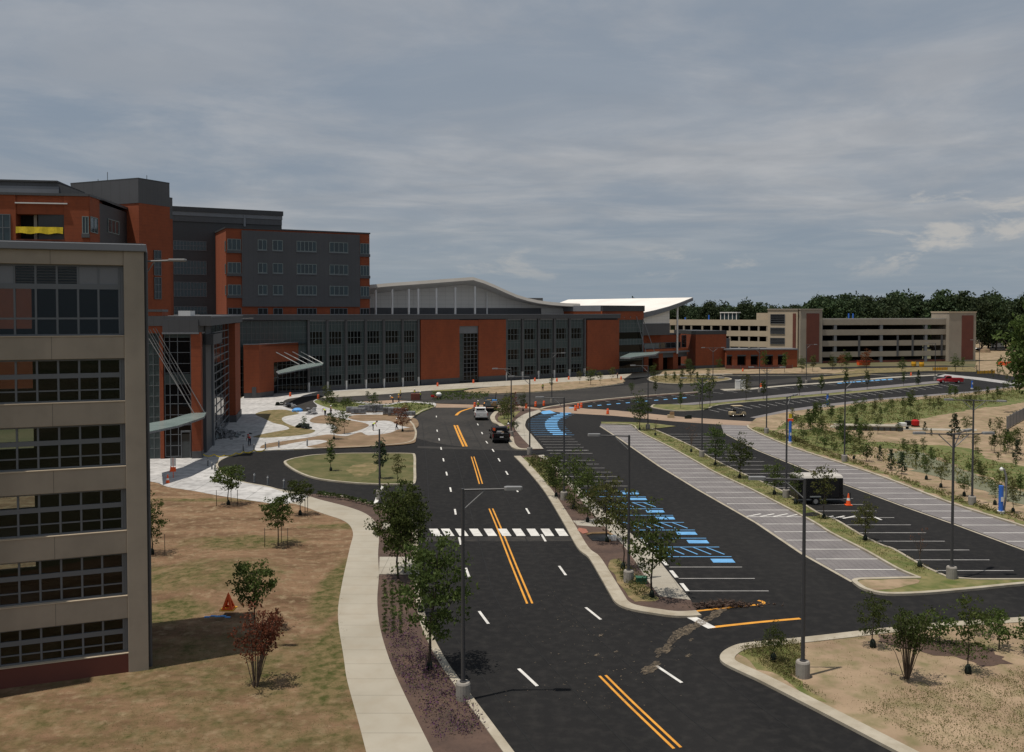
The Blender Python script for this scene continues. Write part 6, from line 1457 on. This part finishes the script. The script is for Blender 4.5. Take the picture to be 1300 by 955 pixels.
for u, v, lab in ((368.5, 504, 'orange drum in front of the red brick porch'), (404, 507, 'orange drum at the corner of the planted bed'), (555.5, 491, 'orange drum on the front pavement before the left red panel'), (601, 487, 'orange drum on the front pavement before the narrow glass bay'), (679, 484.5, 'orange drum on the front pavement before the bays, left of two'), (722, 482.5, 'orange drum on the front pavement before the bays, right of two'),
        (788.5, 482.5, 'orange drum next to the pavilion drive'), (602.7, 517.5, 'orange drum beside the white pickup'), (668, 519, 'orange drum at the left start of the tan crossing'), (680, 516.5, 'orange drum on the thin median, left of two standing upright'), (690.5, 515.5, 'orange drum on the thin median, right of two standing upright'),
        (730.5, 521.5, 'orange drum in the cluster of three, left one'), (734, 519, 'orange drum in the cluster of three, middle one'), (738, 518, 'orange drum in the cluster of three, right one'), (771.5, 526, 'lone orange drum on the tan crossing'), (1156.5, 477.5, 'orange drum at the far corner of the upper car park'), (707, 485, 'orange drum on the front dirt bed'), (943, 472, 'orange drum before the arcade'), (966, 492, 'orange drum right of the white cabinets')):
    drum(u, v, lab, .92)
def cone(u, v, label, h=.9):
    o = empty('traffic_cone', G(u, v, .02), label, 'traffic cone'); s = h / .9; o.scale = (s, s, s)
    MB().box(-.24, .24, -.24, .24, 0, .05).build('base', 'orange', o); MB().lathe([(.19, .05), (.04, .9)], 14).build('cone_body', 'orange', o); MB().lathe([(.135, .38), (.1, .56)], 14).build('band', 'cone_white', o)
cone(213, 614.5, 'orange traffic cone on the plaza edge beside the garage', 1.0); cone(1077, 641.5, 'orange traffic cone at the front of the black trailer', 1.1); cone(217, 600, 'dirty orange cone under a small sign by the glass wing', .8)
def big_cone():
    o = empty('pop_up_cone', G(290, 773.5, .45), 'large orange pop-up warning cone with a dark opening on the lawn', 'warning cone'); h = 1.05; m = MB(); b = .33
    c = [(-b, -b), (b, -b), (b, b), (-b, b)]
    for k in range(4):
        (x0, y0), (x1, y1) = c[k], c[(k + 1) % 4]; q = lambda x, y, t: (x * (1 - t) + 0, y * (1 - t), h * t)
        m.quad(q(x0, y0, .05), q(x0 * .55 + x1 * .45 * 0 + x0 * 0, y0 * .55 if y0 == y1 else y0, .05) if False else (x0 * .6 + x1 * .4 if False else x0 * .75 + x1 * .25, y0 * .75 + y1 * .25, h * .05), ((x0 * .6 + x1 * .4) * .45, (y0 * .6 + y1 * .4) * .45, h * .55), q(x0, y0, .55))
        m.quad((x0 * .25 + x1 * .75, y0 * .25 + y1 * .75, h * .05), q(x1, y1, .05), q(x1, y1, .55), ((x0 * .4 + x1 * .6) * .45, (y0 * .4 + y1 * .6) * .45, h * .55))
        m.quad(q(x0, y0, .55), q(x1, y1, .55), q(x1, y1, .97), q(x0, y0, .97))
        m.quad(q(x0, y0, .05), q(x1, y1, .05), q(x1, y1, .16), q(x0, y0, .16))
    w = m.build('cone_body', 'orange', o); sd = w.modifiers.new('thick', 'SOLIDIFY'); sd.thickness = .02
    MB().box(-.42, .42, -.42, .42, 0, .045).build('base', 'amber', o)
big_cone()
o = empty('plastic_scrap', G(277, 783, .3), 'scraps of blue plastic lying on the lawn below the warning cone', 'litter'); r = random.Random(1); m = MB()
for k in range(5): x, y = -.6 + .3 * k, r.uniform(-.15, .15); m.box(x - .16, x + .14, y - .09, y + .08, 0, .03 + .02 * r.random())
m.build('sheets', 'blue_tarp', o)
for i, (u, v) in enumerate(((308, 607.5), (323, 612), (340, 615.5), (360.5, 619.5), (309, 573.5), (322.6, 571.8), (337, 570.5), (354, 568.3), (390, 566.5), (269, 596), (273, 598.5), (264, 592))):
    o = empty('bollard', G(u, v, .1), 'grey bollard, ' + ORD[i] + ' round the loop road edge counting from its lower left', 'bollard', 'bollards round the loop road')
    MB().lathe([(.09, 0), (.09, .85), (.05, .92)], 10).build('post', 'mullion', o); MB().lathe([(.13, 0), (.13, .05)], 10).build('foot', 'mullion_dark', o); MB().lathe([(.093, .72), (.093, .8)], 10).build('band', 'cone_white', o)
tp = MB(); q = [G(u, v, 1.0) for u, v in ((258, 577), (272, 577), (285, 578), (300, 575), (309, 573.5), (322.6, 571.8), (337, 570.5))]
for a, b in zip(q[:-1], q[1:]):
    for k in range(4):
        f0, f1 = k / 4, (k + 1) / 4; s = lambda t: -.22 * 4 * t * (1 - t); p0, p1 = a.lerp(b, f0), a.lerp(b, f1); p0.z += s(f0); p1.z += s(f1)
        tp.quad(p0 - Vector((0, 0, .06)), p1 - Vector((0, 0, .06)), p1 + Vector((0, 0, .06)), p0 + Vector((0, 0, .06)))
t_ = tag(tp.build('caution_tape', 'yellow'), 'sagging yellow caution tape strung from the glass wing to the loop bollards', 'tape'); sd = t_.modifiers.new('thick', 'SOLIDIFY'); sd.thickness = .01
o = empty('site_sign', G(220, 607, .1), 'small red and white sign on a post by the plaza edge', 'sign'); MB().tube((0, 0, 0), (0, 0, 2.2), .04, n=6).build('post', 'orange', o); MB().box(-.3, .3, -.03, .0, 1.3, 2.2).build('board', 'cone_white', o); MB().box(-.3, .3, -.03, .0, .7, 1.2).build('lower_board', 'orange', o)
o = empty('waste_bin', G(286, 532, .12), 'dark blue tall bin against the brick pier of the glass wing', 'bin'); MB().box(-.8, .8, -.6, .6, 0, 2.1).build('body', 'mullion_dark', o, bevel=.05); MB().box(-.85, .85, -.65, .65, 2.1, 2.25).build('lid', 'blue_pole', o)
# stone on pallets
for i, (u, v, w, h) in enumerate(((447, 524, 2.0, 1.0), (455, 525.5, 2.4, 1.1), (461, 522, 1.6, .9), (470, 523.5, 2.0, 1.3), (479, 523, 2.0, 1.3), (493, 526.5, 1.8, 1.2), (501, 527.5, 2.2, 1.4), (510, 526, 1.8, .9), (520, 527.5, 2.0, .8))):
    o = empty('stone_pallet', G(u, v, .12), 'pallet of grey paving stone, ' + ORD[i] + ' from the left in the garden by the road', 'pallet', 'pallets of paving stone')
    m = MB()
    for k in range(4): m.box(-w / 2, w / 2, -.6 + .33 * k, -.6 + .33 * k + .2, .1, .14)
    for x in (-w / 2, 0, w / 2 - .1): m.box(x, x + .1, -.6, .6, 0, .1)
    m.build('pallet', 'wood', o); m = MB(); r = random.Random(i)
    nz = max(2, int(h / .3))
    for z in range(nz):
        for x in range(4): a = -w / 2 + w * x / 4; m.box(a + .01, a + w / 4 - .02, -.55 + r.uniform(-.06, .06), .55, .14 + z * .3, .14 + z * .3 + .28)
    m.build('blocks', 'stone', o)
o = empty('blue_tarp', G(377.5, 522.5, .12), 'bundle under a bright blue tarp on the plaza near the porch', 'tarp'); m = MB(); m.lathe([(1.0, 0), (.95, .35), (.5, .62), (.1, .66)], 9); m.build('sheet', 'blue_tarp', o); MB().box(-.5, .5, -.95, -.8, 0, .16).build('weight', 'stone', o)
for i, (u, v) in enumerate(((366, 516), (372, 516.5), (395, 522), (396, 526), (355, 515), (382, 543), (388, 544))):
    o = empty('material_heap', G(u, v, .12), 'low heap of bagged material, ' + ORD[i] + ' of those lying along the pale plaza path', 'heap', 'heaps of bagged material'); m = MB(); r = random.Random(20 + i)
    for k in range(7): x, y = r.uniform(-.7, .7), r.uniform(-.5, .5); m.lathe([(.34, 0), (.38, .12), (.25, .28)], 7, (x, y, .2 * (k % 3)))
    m.build('bags', 'stone' if i < 4 else 'bag', o)
# low rails, red panel stack, white barrow in the garden
o = empty('crate_stack', G(527.5, 508, .13), 'stack of dark red crates beside the workers in the garden', 'crates'); 
for k in range(3): MB().box(-.9, .9, -.5, .5, .45 * k, .45 * k + .42).build('crate', 'brick_old', o)
def barrow(u, v, label):
    o = empty('drum_mixer', G(u, v, .13), label, 'mixer'); MB().lathe([(.2, .5), (.55, .75), (.6, 1.1), (.3, 1.45)], 12).build('drum', 'cone_white', o); MB().box(-.9, .2, -.08, .08, .4, .5).build('frame', 'orange', o); wheel(o, .35, 0, .25); wheel(o, -.35, 0, .25)
    MB().box(-1.6, -.9, -.4, .4, .45, .85).build('engine_box', 'tail', o)
barrow(557, 507, 'white and red mixer on the tan crossing edge by the green verge')
# mud heap on the junction
o = empty('mud_heap', G(918, 770, .0), 'long heap of brown clippings dumped at the mouth of the near car park', 'heap'); m = MB(); r = random.Random(8); hp = []
for k in range(300): x = r.gauss(0, 1.15); y = r.gauss(0, .22) + x * .1; hp.append((x, y, max(0, .28 - .08 * x * x) * r.random()))
for x, y, z in hp:
    s = r.uniform(.03, .1); m.box(x - s, x + s, y - s * .6, y + s * .6, z, z + s)
tag(m.build('clods', 'mulch', o), kind='stuff'); m = MB()
for x, y, z in hp[:160]: q = Vector((x, y, z + .06)); t = Vector((r.uniform(-.3, .3), r.uniform(-.3, .3), .12)); m.tube(q, q + t, .02, .01, 4)
tag(m.build('twigs', 'bark', o), kind='stuff')
o = empty('drain_pit', G(765, 684, .09), 'dark open pit with a pale rim in the long median by the crosswalk', 'pit'); m = MB(); m.prism([G(u, v) - G(765, 684) for u, v in ((745, 680), (752, 678.5), (772, 678), (778, 681.5), (774, 688), (752, 687))], .012, .05); m.build('opening', 'black', o); m = MB()
for (a, b), (c, d) in zip(((745, 680), (752, 678.5), (772, 678), (778, 681.5)), ((752, 678.5), (772, 678), (778, 681.5), (774, 688))): m.tube(G(a, b) - G(765, 684) + Vector((0, 0, .1)), G(c, d) - G(765, 684) + Vector((0, 0, .1)), .1, n=5)
m.build('rim', 'wood', o)
MB_ = MB().box(-.4, .4, -.25, .25, .06, .4); MB_.build('stone', 'cone_white', o, loc=(.6, -.6, 0))
# field things
def footbridge():
    a, b = G(1062, 546, .1), G(1146, 547.5, .1); o = empty('footbridge', a, 'low pale boardwalk with a dark edge crossing the green field', 'boardwalk'); d = (b - a); n = Vector((-d.y, d.x, 0)).normalized()
    MB().prism([Vector((0, 0, 0)), d, d + n * 2.4, n * 2.4], .55, .72).build('deck', 'walk', o); MB().prism([n * .1, d + n * .1, d + n * .4, n * .4], .0, .548).build('edge_beam', 'mullion_dark', o)
    m = MB()
    for k in range(12): p = d * (k / 11); m.tube(p + n * .05, p + n * .05 + Vector((0, 0, .55)), .08, n=6)
    m.build('posts', 'bark', o)
footbridge()
o = empty('site_tank', G(1162, 541.5, .1), 'small red tank standing on the bare dirt in the field', 'tank'); MB().lathe([(.5, .15), (.6, .3), (.6, .9), (.3, 1.1)], 12).build('tank', 'tail', o); MB().box(-.6, .6, -.3, .3, 0, .15).build('skid', 'black', o)
o = empty('site_pump', G(1148, 545, .1), 'white and dark pump trailer at the end of the boardwalk', 'pump'); MB().box(-.9, .7, -.4, .4, .45, 1.0).build('body', 'cone_white', o, bevel=.05); MB().box(-1.3, -.9, -.1, .1, .5, .6).build('drawbar', 'black', o); MB().box(.2, .9, -.42, .42, .6, 1.3).build('engine', 'black', o); wheel(o, .45, 0, .3); wheel(o, -.45, 0, .3)
def mesh_fence(px, h, label, m='mullion', z=.1):
    P = W(px, z); o = empty('site_fence', P[0], label, 'fence'); s = MB(); q = MB()
    for a, b in zip(P[:-1], P[1:]):
        a, b = a - P[0], b - P[0]; d = b - a; n = Vector((-d.y, d.x, 0)).normalized() * .03; s.prism([a + n, b + n, b - n, a - n], .05, h)
        for k in range(4): t = a + d * (k / 3); q.tube(t, t + Vector((0, 0, h + .15)), .06, n=6)
    s.build('panel', m, o); q.build('posts', 'mullion_dark', o)
mesh_fence([(1278, 545), (1290, 538), (1303, 531), (1330, 520)], 1.9, 'grey mesh fence climbing the bank at the right edge', 'metal_light')
mesh_fence([(1240, 475), (1250, 474.6), (1263, 474.2)], .9, 'amber plastic barrier on the far verge, right one', 'amber')
mesh_fence([(1184, 470.5), (1193, 470.3), (1203, 470)], .9, 'amber plastic barrier in front of the end tower, left one', 'amber')
mesh_fence([(921, 468.5), (950, 469), (980, 468.6), (1006, 468)], 1.1, 'dark low fence along the dirt before the arcade', 'brick_old')
mesh_fence([(1266, 463), (1276, 464.5), (1286, 463.5)], 1.3, 'white and orange barrier on the dirt beyond the far verge', 'orange')
for i, (u, v) in enumerate(((1160, 465), (1170, 465.5))): o = empty('amber_barrel', G(u, v, .1), ['left', 'right'][i] + ' amber barrel before the right range of the far garage', 'barrel'); MB().lathe([(.7, 0), (.8, .8), (.7, 1.5)], 12).build('shell', 'amber', o); MB().lathe([(.5, 1.5), (.45, 1.75)], 12).build('cap', 'black', o)
o = empty('skip', G(1096, 464.5, .1), 'orange red skip at the foot of the far garage', 'skip'); m = MB(); m.extrude_profile([(-1, .2), (-1.3, 1.6), (1.3, 1.6), (1, .2)], -1.8, 1.8); m.build('hopper', 'orange', o); MB().box(-1.9, 1.9, -1.35, 1.35, 1.6, 1.7).build('rim', 'tail', o)
# sheeted spoil heap
def spoil():
    c = G(1246, 447.5, .15); o = empty('sheeted_heap', c, 'spoil heap under crumpled white sheeting between the far garage and the road', 'heap'); m = MB(); n = 14; ks = 14
    def P(i, j):
        t = i / n; s = j / ks; r = random.Random(i * 40 + j); w = 4.2 * math.sin(math.pi * (.12 + .8 * t)) + 1.2
        return Vector(((s - .5) * 2 * w + 3.0 * (t - .2) - 1, 46 * t, 3.4 * math.sin(math.pi * s) * (.5 + .6 * t) + .3 * r.random()))
    for i in range(n):
        for j in range(ks): m.quad(P(i, j), P(i, j + 1), P(i + 1, j + 1), P(i + 1, j))
    m.build('sheeting', 'cone_white', o); m = MB(); m.lathe([(2.4, .0), (1.8, 1.4), (.5, 2.0)], 10, (1, -1.2, 0)); m.build('spoil', 'dirt', o)
spoil()
for i, (u, v, m_, w, lab) in enumerate(((1237, 432, 'cone_white', 5, 'white site container behind the sheeted heap'), (1270, 426, 'tan', 7, 'pale site cabin beyond the far road'), (1276, 429.5, 'blue_pole', 5, 'dark blue site container at the edge of the woods'))):
    o = empty('site_cabin', G(u, v, .1), lab, 'site cabin'); MB().box(-w / 2, w / 2, 0, 2.5, .15, 2.7).build('body', m_, o, bevel=.05); MB().box(-w / 2 - .1, w / 2 + .1, -.1, 2.6, 2.7, 2.85).build('roof', 'white_metal', o); MB().box(-.5, .5, -.03, -.003, .2, 2.2).build('door', 'mullion_dark', o)
# benches on the tan crossing
for i, (u, v, lab) in enumerate(((852, 530.5, 'tan cardboard bundle standing on the tan crossing'), (874, 531.5, 'dark low bundle on the tan crossing right of the tan one'))):
    o = empty('bundle', G(u, v, .02), lab, 'bundle'); MB().box(-.6, .5, -.3, .3, 0, .5).build('crate', 'tan' if i == 0 else 'bag', o); MB().box(-.2, .5, -.25, .25, .5, 1.0 - .4 * i).build('upper_box', 'wood' if i == 0 else 'bag', o)
# ---------------------------------------------------------------- people
def person_meshes(pose):
    P = {'pelvis': (0, 0, .95), 'waist': (0, 0, 1.1), 'chest': (0, 0, 1.36), 'neck': (0, 0, 1.52), 'head': (0, .02, 1.64), 'crown': (0, .0, 1.75), 'hl': (-.1, 0, .9), 'kl': (-.12, .03, .5), 'al': (-.13, 0, .09), 'tl': (-.14, .16, .04), 'hr': (.1, 0, .9), 'kr': (.12, .03, .5), 'ar': (.13, 0, .09), 'tr': (.14, .16, .04),
         'sl': (-.19, 0, 1.43), 'el': (-.27, .0, 1.15), 'wl': (-.27, .12, .92), 'fl': (-.26, .17, .83), 'sr': (.19, 0, 1.43), 'er': (.27, 0, 1.15), 'wr': (.27, .12, .92), 'fr': (.26, .17, .83)}
    if pose == 'reach':
        P.update({'er': (.27, .2, 1.25), 'wr': (.2, .45, 1.25), 'fr': (.17, .54, 1.25), 'el': (-.26, .18, 1.2), 'wl': (-.15, .42, 1.15), 'fl': (-.12, .5, 1.14), 'kl': (-.12, .15, .5), 'al': (-.13, .16, .09), 'tl': (-.14, .32, .04), 'ar': (.13, -.2, .09), 'tr': (.14, -.05, .04)})
    if pose == 'bend':
        for k in ('chest', 'neck', 'head', 'crown', 'sl', 'sr'):
            x, y, z = P[k]; d = z - 1.0; P[k] = (x, y + d * .85, 1.0 + d * .5)
        P['waist'] = (0, .1, 1.06); P.update({'el': (-.26, .45, .92), 'wl': (-.2, .55, .68), 'fl': (-.18, .57, .58), 'er': (.26, .45, .92), 'wr': (.2, .55, .68), 'fr': (.18, .57, .58)})
    E = [('pelvis', 'waist'), ('waist', 'chest'), ('chest', 'neck'), ('neck', 'head'), ('head', 'crown'), ('pelvis', 'hl'), ('hl', 'kl'), ('kl', 'al'), ('al', 'tl'), ('pelvis', 'hr'), ('hr', 'kr'), ('kr', 'ar'), ('ar', 'tr'), ('chest', 'sl'), ('sl', 'el'), ('el', 'wl'), ('wl', 'fl'), ('chest', 'sr'), ('sr', 'er'), ('er', 'wr'), ('wr', 'fr')]
    RAD = dict(pelvis=.135, waist=.125, chest=.15, neck=.06, head=.1, crown=.075, h=.095, k=.065, a=.045, t=.04, s=.07, e=.05, w=.035, f=.035)
    def skin(keys, edges, grow, name):
        idx = {k: i for i, k in enumerate(keys)}
        me = bpy.data.meshes.new(name); me.from_pydata([P[k] for k in keys], [(idx[a], idx[b]) for a, b in edges], []); o = bpy.data.objects.new(name, me); C.objects.link(o)
        o.modifiers.new('s', 'SKIN'); o.modifiers.new('d', 'SUBSURF').levels = 1
        for k in keys:
            r = RAD.get(k) or RAD[k[0]]; r += grow; v = me.skin_vertices[0].data[idx[k]]; v.radius = (r, r * (.75 if k in ('pelvis', 'waist', 'chest') else 1)); v.use_root = (k == keys[0])
        dg = bpy.context.evaluated_depsgraph_get(); dg.update(); new = bpy.data.meshes.new_from_object(o.evaluated_get(dg)); new.name = name; bpy.data.objects.remove(o)
        for p in new.polygons: p.use_smooth = True
        return new
    sub = lambda ks: [e for e in E if e[0] in ks and e[1] in ks]
    lo = ['pelvis', 'hl', 'kl', 'al', 'hr', 'kr', 'ar']; up = ['chest', 'waist', 'pelvis', 'sl', 'sr']
    return skin(list(P), E, 0, 'body'), skin(lo, sub(lo), .014, 'trousers'), skin(up, sub(up), .022, 'vest'), Vector(P['head']), Vector(P['crown'])
PM = {k: person_meshes(k) for k in ('stand', 'reach', 'bend')}
def person(u, v, pose, rz, label, vest='hivis', hat='cone_white', z=.12):
    o = empty('person', G(u, v, z), label, 'person', rz=rz); b, t, ve, hd, cw = PM[pose]
    for nm, me, m in (('body', b, 'skin'), ('trousers', t, 'trouser'), ('vest', ve, vest)):
        me2 = me.copy(); me2.materials.clear(); me2.materials.append(M[m]); c = bpy.data.objects.new(nm, me2); C.objects.link(c); c.parent = o
    ax = (cw - hd).normalized(); c = hd + ax * .05
    MB().lathe([(.16, 0), (.155, .02), (.13, .03), (.125, .09), (.08, .15), (.02, .17)], 12, c).build('hard_hat', hat, o)
for u, v, ps, rz, lab, ve, ht in ((645.5, 553, 'reach', 1.6, 'worker in lime vest and white helmet at the right side of the black pickup', 'hivis', 'cone_white'), (607, 521, 'stand', .5, 'worker in lime vest standing between the drum and the dark work truck', 'hivis', 'cone_white'), (614.5, 519.5, 'bend', -.7, 'worker with a yellow helmet bending beside the dark work truck', 'hivis_orange', 'yellow'),
        (499, 512, 'bend', 1.2, 'worker in orange vest bending at the left of the group on the garden walk', 'hivis_orange', 'cone_white'), (506, 512, 'reach', -1.2, 'worker in orange vest with yellow helmet in the middle of the garden group', 'hivis_orange', 'yellow'), (508.5, 506, 'stand', 2.0, 'worker in lime vest standing behind the garden group', 'hivis', 'yellow'),
        (533.5, 508, 'stand', .4, 'worker in lime vest standing right of the dark red crates', 'hivis', 'cone_white'), (526.5, 504.5, 'reach', 2.9, 'worker in white helmet behind the dark red crates', 'hivis', 'cone_white'), (504, 546, 'reach', 1.7, 'worker in lime vest at the right end of the pale garden path', 'hivis', 'cone_white'),
        (473.5, 547, 'bend', -1.4, 'worker in dull lime vest bending on the pale garden path', 'hivis', 'bag'), (413, 528.5, 'bend', 1.0, 'worker in lime vest crouching over stone at the top of the dirt bed', 'hivis', 'cone_white'), (420, 528, 'stand', -1.0, 'worker in dark clothes standing beside the crouching one', 'trouser', 'cone_white'),
        (689, 496.5, 'stand', .3, 'worker on the front dirt bed before the dark glass bays', 'hivis', 'cone_white'), (784, 481, 'stand', 1.0, 'person in dark clothes by the orange drum near the pavilion drive', 'trouser', 'bag'), (317, 566, 'bend', .6, 'worker in red bending by the plaza bollards', 'tail', 'tail')):
    person(u, v, ps, rz, lab, ve, ht)
# ================================================================== LIGHT AND SKY
SUN_AZ = Vector((-.88, -.47, 0)).normalized(); EL = math.radians(75)
sv = SUN_AZ * math.cos(EL) + Vector((0, 0, math.sin(EL)))
sd_ = bpy.data.lights.new('sun', 'SUN'); sd_.energy = 3.3; sd_.angle = math.radians(.6); sd_.color = (1, .93, .83)
so_ = bpy.data.objects.new('sun', sd_); C.objects.link(so_); so_.rotation_euler = sv.to_track_quat('Z', 'Y').to_euler(); so_.location = (0, 0, 100)
wd = bpy.data.worlds.new('World'); SC.world = wd; wd.use_nodes = True; nt = wd.node_tree; bg = nt.nodes['Background']
sky = nt.nodes.new('ShaderNodeTexSky'); sky.sky_type = 'NISHITA'; sky.sun_disc = False; sky.sun_elevation = EL; sky.sun_rotation = math.atan2(sv.x, sv.y); sky.air_density = 1.2; sky.dust_density = 2.0
tc = nt.nodes.new('ShaderNodeTexCoord'); sep = nt.nodes.new('ShaderNodeSeparateXYZ'); nt.links.new(tc.outputs['Generated'], sep.inputs[0])
def math_(op, a, b=None, c=None):
    n = nt.nodes.new('ShaderNodeMath'); n.operation = op
    for i, s in enumerate((a, b, c)):
        if s is None: continue
        if hasattr(s, 'node'): nt.links.new(s, n.inputs[i])
        else: n.inputs[i].default_value = s
    return n.outputs[0]
zc = math_('ADD', math_('MAXIMUM', sep.outputs[2], 0.0), .045)
px_ = math_('DIVIDE', sep.outputs[0], zc); py_ = math_('DIVIDE', sep.outputs[1], zc)
cmb = nt.nodes.new('ShaderNodeCombineXYZ'); nt.links.new(px_, cmb.inputs[0]); nt.links.new(py_, cmb.inputs[1])
def wnoise(vec, scale, detail, rough, lo, hi, dist=0, off=(0, 0, 0)):
    mp = nt.nodes.new('ShaderNodeMapping'); mp.inputs['Location'].default_value = off; nt.links.new(vec, mp.inputs[0])
    n = nt.nodes.new('ShaderNodeTexNoise'); n.inputs['Scale'].default_value = scale; n.inputs['Detail'].default_value = detail; n.inputs['Roughness'].default_value = rough; n.inputs['Distortion'].default_value = dist
    nt.links.new(mp.outputs[0], n.inputs['Vector']); r = nt.nodes.new('ShaderNodeMapRange'); r.interpolation_type = 'SMOOTHSTEP'; r.inputs[1].default_value = lo; r.inputs[2].default_value = hi; nt.links.new(n.outputs[0], r.inputs[0]); return r.outputs[0]
def mixw(f, a, b):
    return mixc(nt, f, a, b)
n1 = wnoise(cmb.outputs[0], .8, 10, .62, .36, .64, .4, (3, 1, 0)); n2 = wnoise(cmb.outputs[0], .25, 4, .5, .38, .62, .2, (7, 2, 0)); n3 = wnoise(cmb.outputs[0], 1.6, 6, .55, .3, .75, .4, (1, 9, 0))
nsky = nt.nodes.new('ShaderNodeVectorMath'); nsky.operation = 'SCALE'; nt.links.new(sky.outputs[0], nsky.inputs[0]); nsky.inputs['Scale'].default_value = .1
blue = mixw(.55, nsky.outputs[0], (.15, .2, .27))
grey = mixw(n3, (.262, .272, .29), (.34, .343, .352))
cl = mixw(math_('MULTIPLY_ADD', n1, .6, math_('MULTIPLY', n2, .42)), (.178, .214, .262), grey)
# clear strip of blue-grey haze low down with small heaped clouds standing in it
az = math_('ARCTAN2', sep.outputs[0], sep.outputs[1]); cv = nt.nodes.new('ShaderNodeCombineXYZ'); nt.links.new(math_('MULTIPLY', az, 9), cv.inputs[0]); nt.links.new(math_('MULTIPLY', sep.outputs[2], 26), cv.inputs[1])
cu = wnoise(cv.outputs[0], .95, 9, .62, .52, .64, .3, (2.3, .4, 0))
def band(v, a, b, c, d):
    r1 = nt.nodes.new('ShaderNodeMapRange'); r1.interpolation_type = 'SMOOTHSTEP'; r1.inputs[1].default_value = a; r1.inputs[2].default_value = b; nt.links.new(v, r1.inputs[0])
    r2 = nt.nodes.new('ShaderNodeMapRange'); r2.interpolation_type = 'SMOOTHSTEP'; r2.inputs[1].default_value = c; r2.inputs[2].default_value = d; r2.inputs[3].default_value = 1; r2.inputs[4].default_value = 0; nt.links.new(v, r2.inputs[0]); return math_('MULTIPLY', r1.outputs[0], r2.outputs[0])
low = nt.nodes.new('ShaderNodeMapRange'); low.interpolation_type = 'SMOOTHSTEP'; low.inputs[1].default_value = .03; low.inputs[2].default_value = .12; low.inputs[3].default_value = 1; low.inputs[4].default_value = 0; nt.links.new(sep.outputs[2], low.inputs[0])
c1 = mixw(math_('MULTIPLY', low.outputs[0], .75), cl, (.19, .235, .28))
m_cu = math_('MULTIPLY', cu, math_('MAXIMUM', math_('MULTIPLY', band(sep.outputs[2], .03, .045, .06, .08), .5), math_('MULTIPLY', band(sep.outputs[2], .03, .06, .11, .15), band(az, .3, .42, .9, 1.2))))
c2 = mixw(math_('MULTIPLY', m_cu, .8), c1, (.4, .38, .355))
c3 = mixw(.12, c2, blue)
c3x = nt.nodes.new('ShaderNodeVectorMath'); c3x.operation = 'SCALE'; nt.links.new(c3, c3x.inputs[0]); c3x.inputs['Scale'].default_value = 10
nt.links.new(c3x.outputs[0], bg.inputs[0]); bg.inputs[1].default_value = .1
SC.view_settings.view_transform = 'Standard'; SC.view_settings.look = 'None'; SC.view_settings.exposure = 0.36; SC.view_settings.gamma = 1
SC.view_settings.use_curve_mapping = False
SC.cycles.max_bounces = 6; SC.cycles.transparent_max_bounces = 12
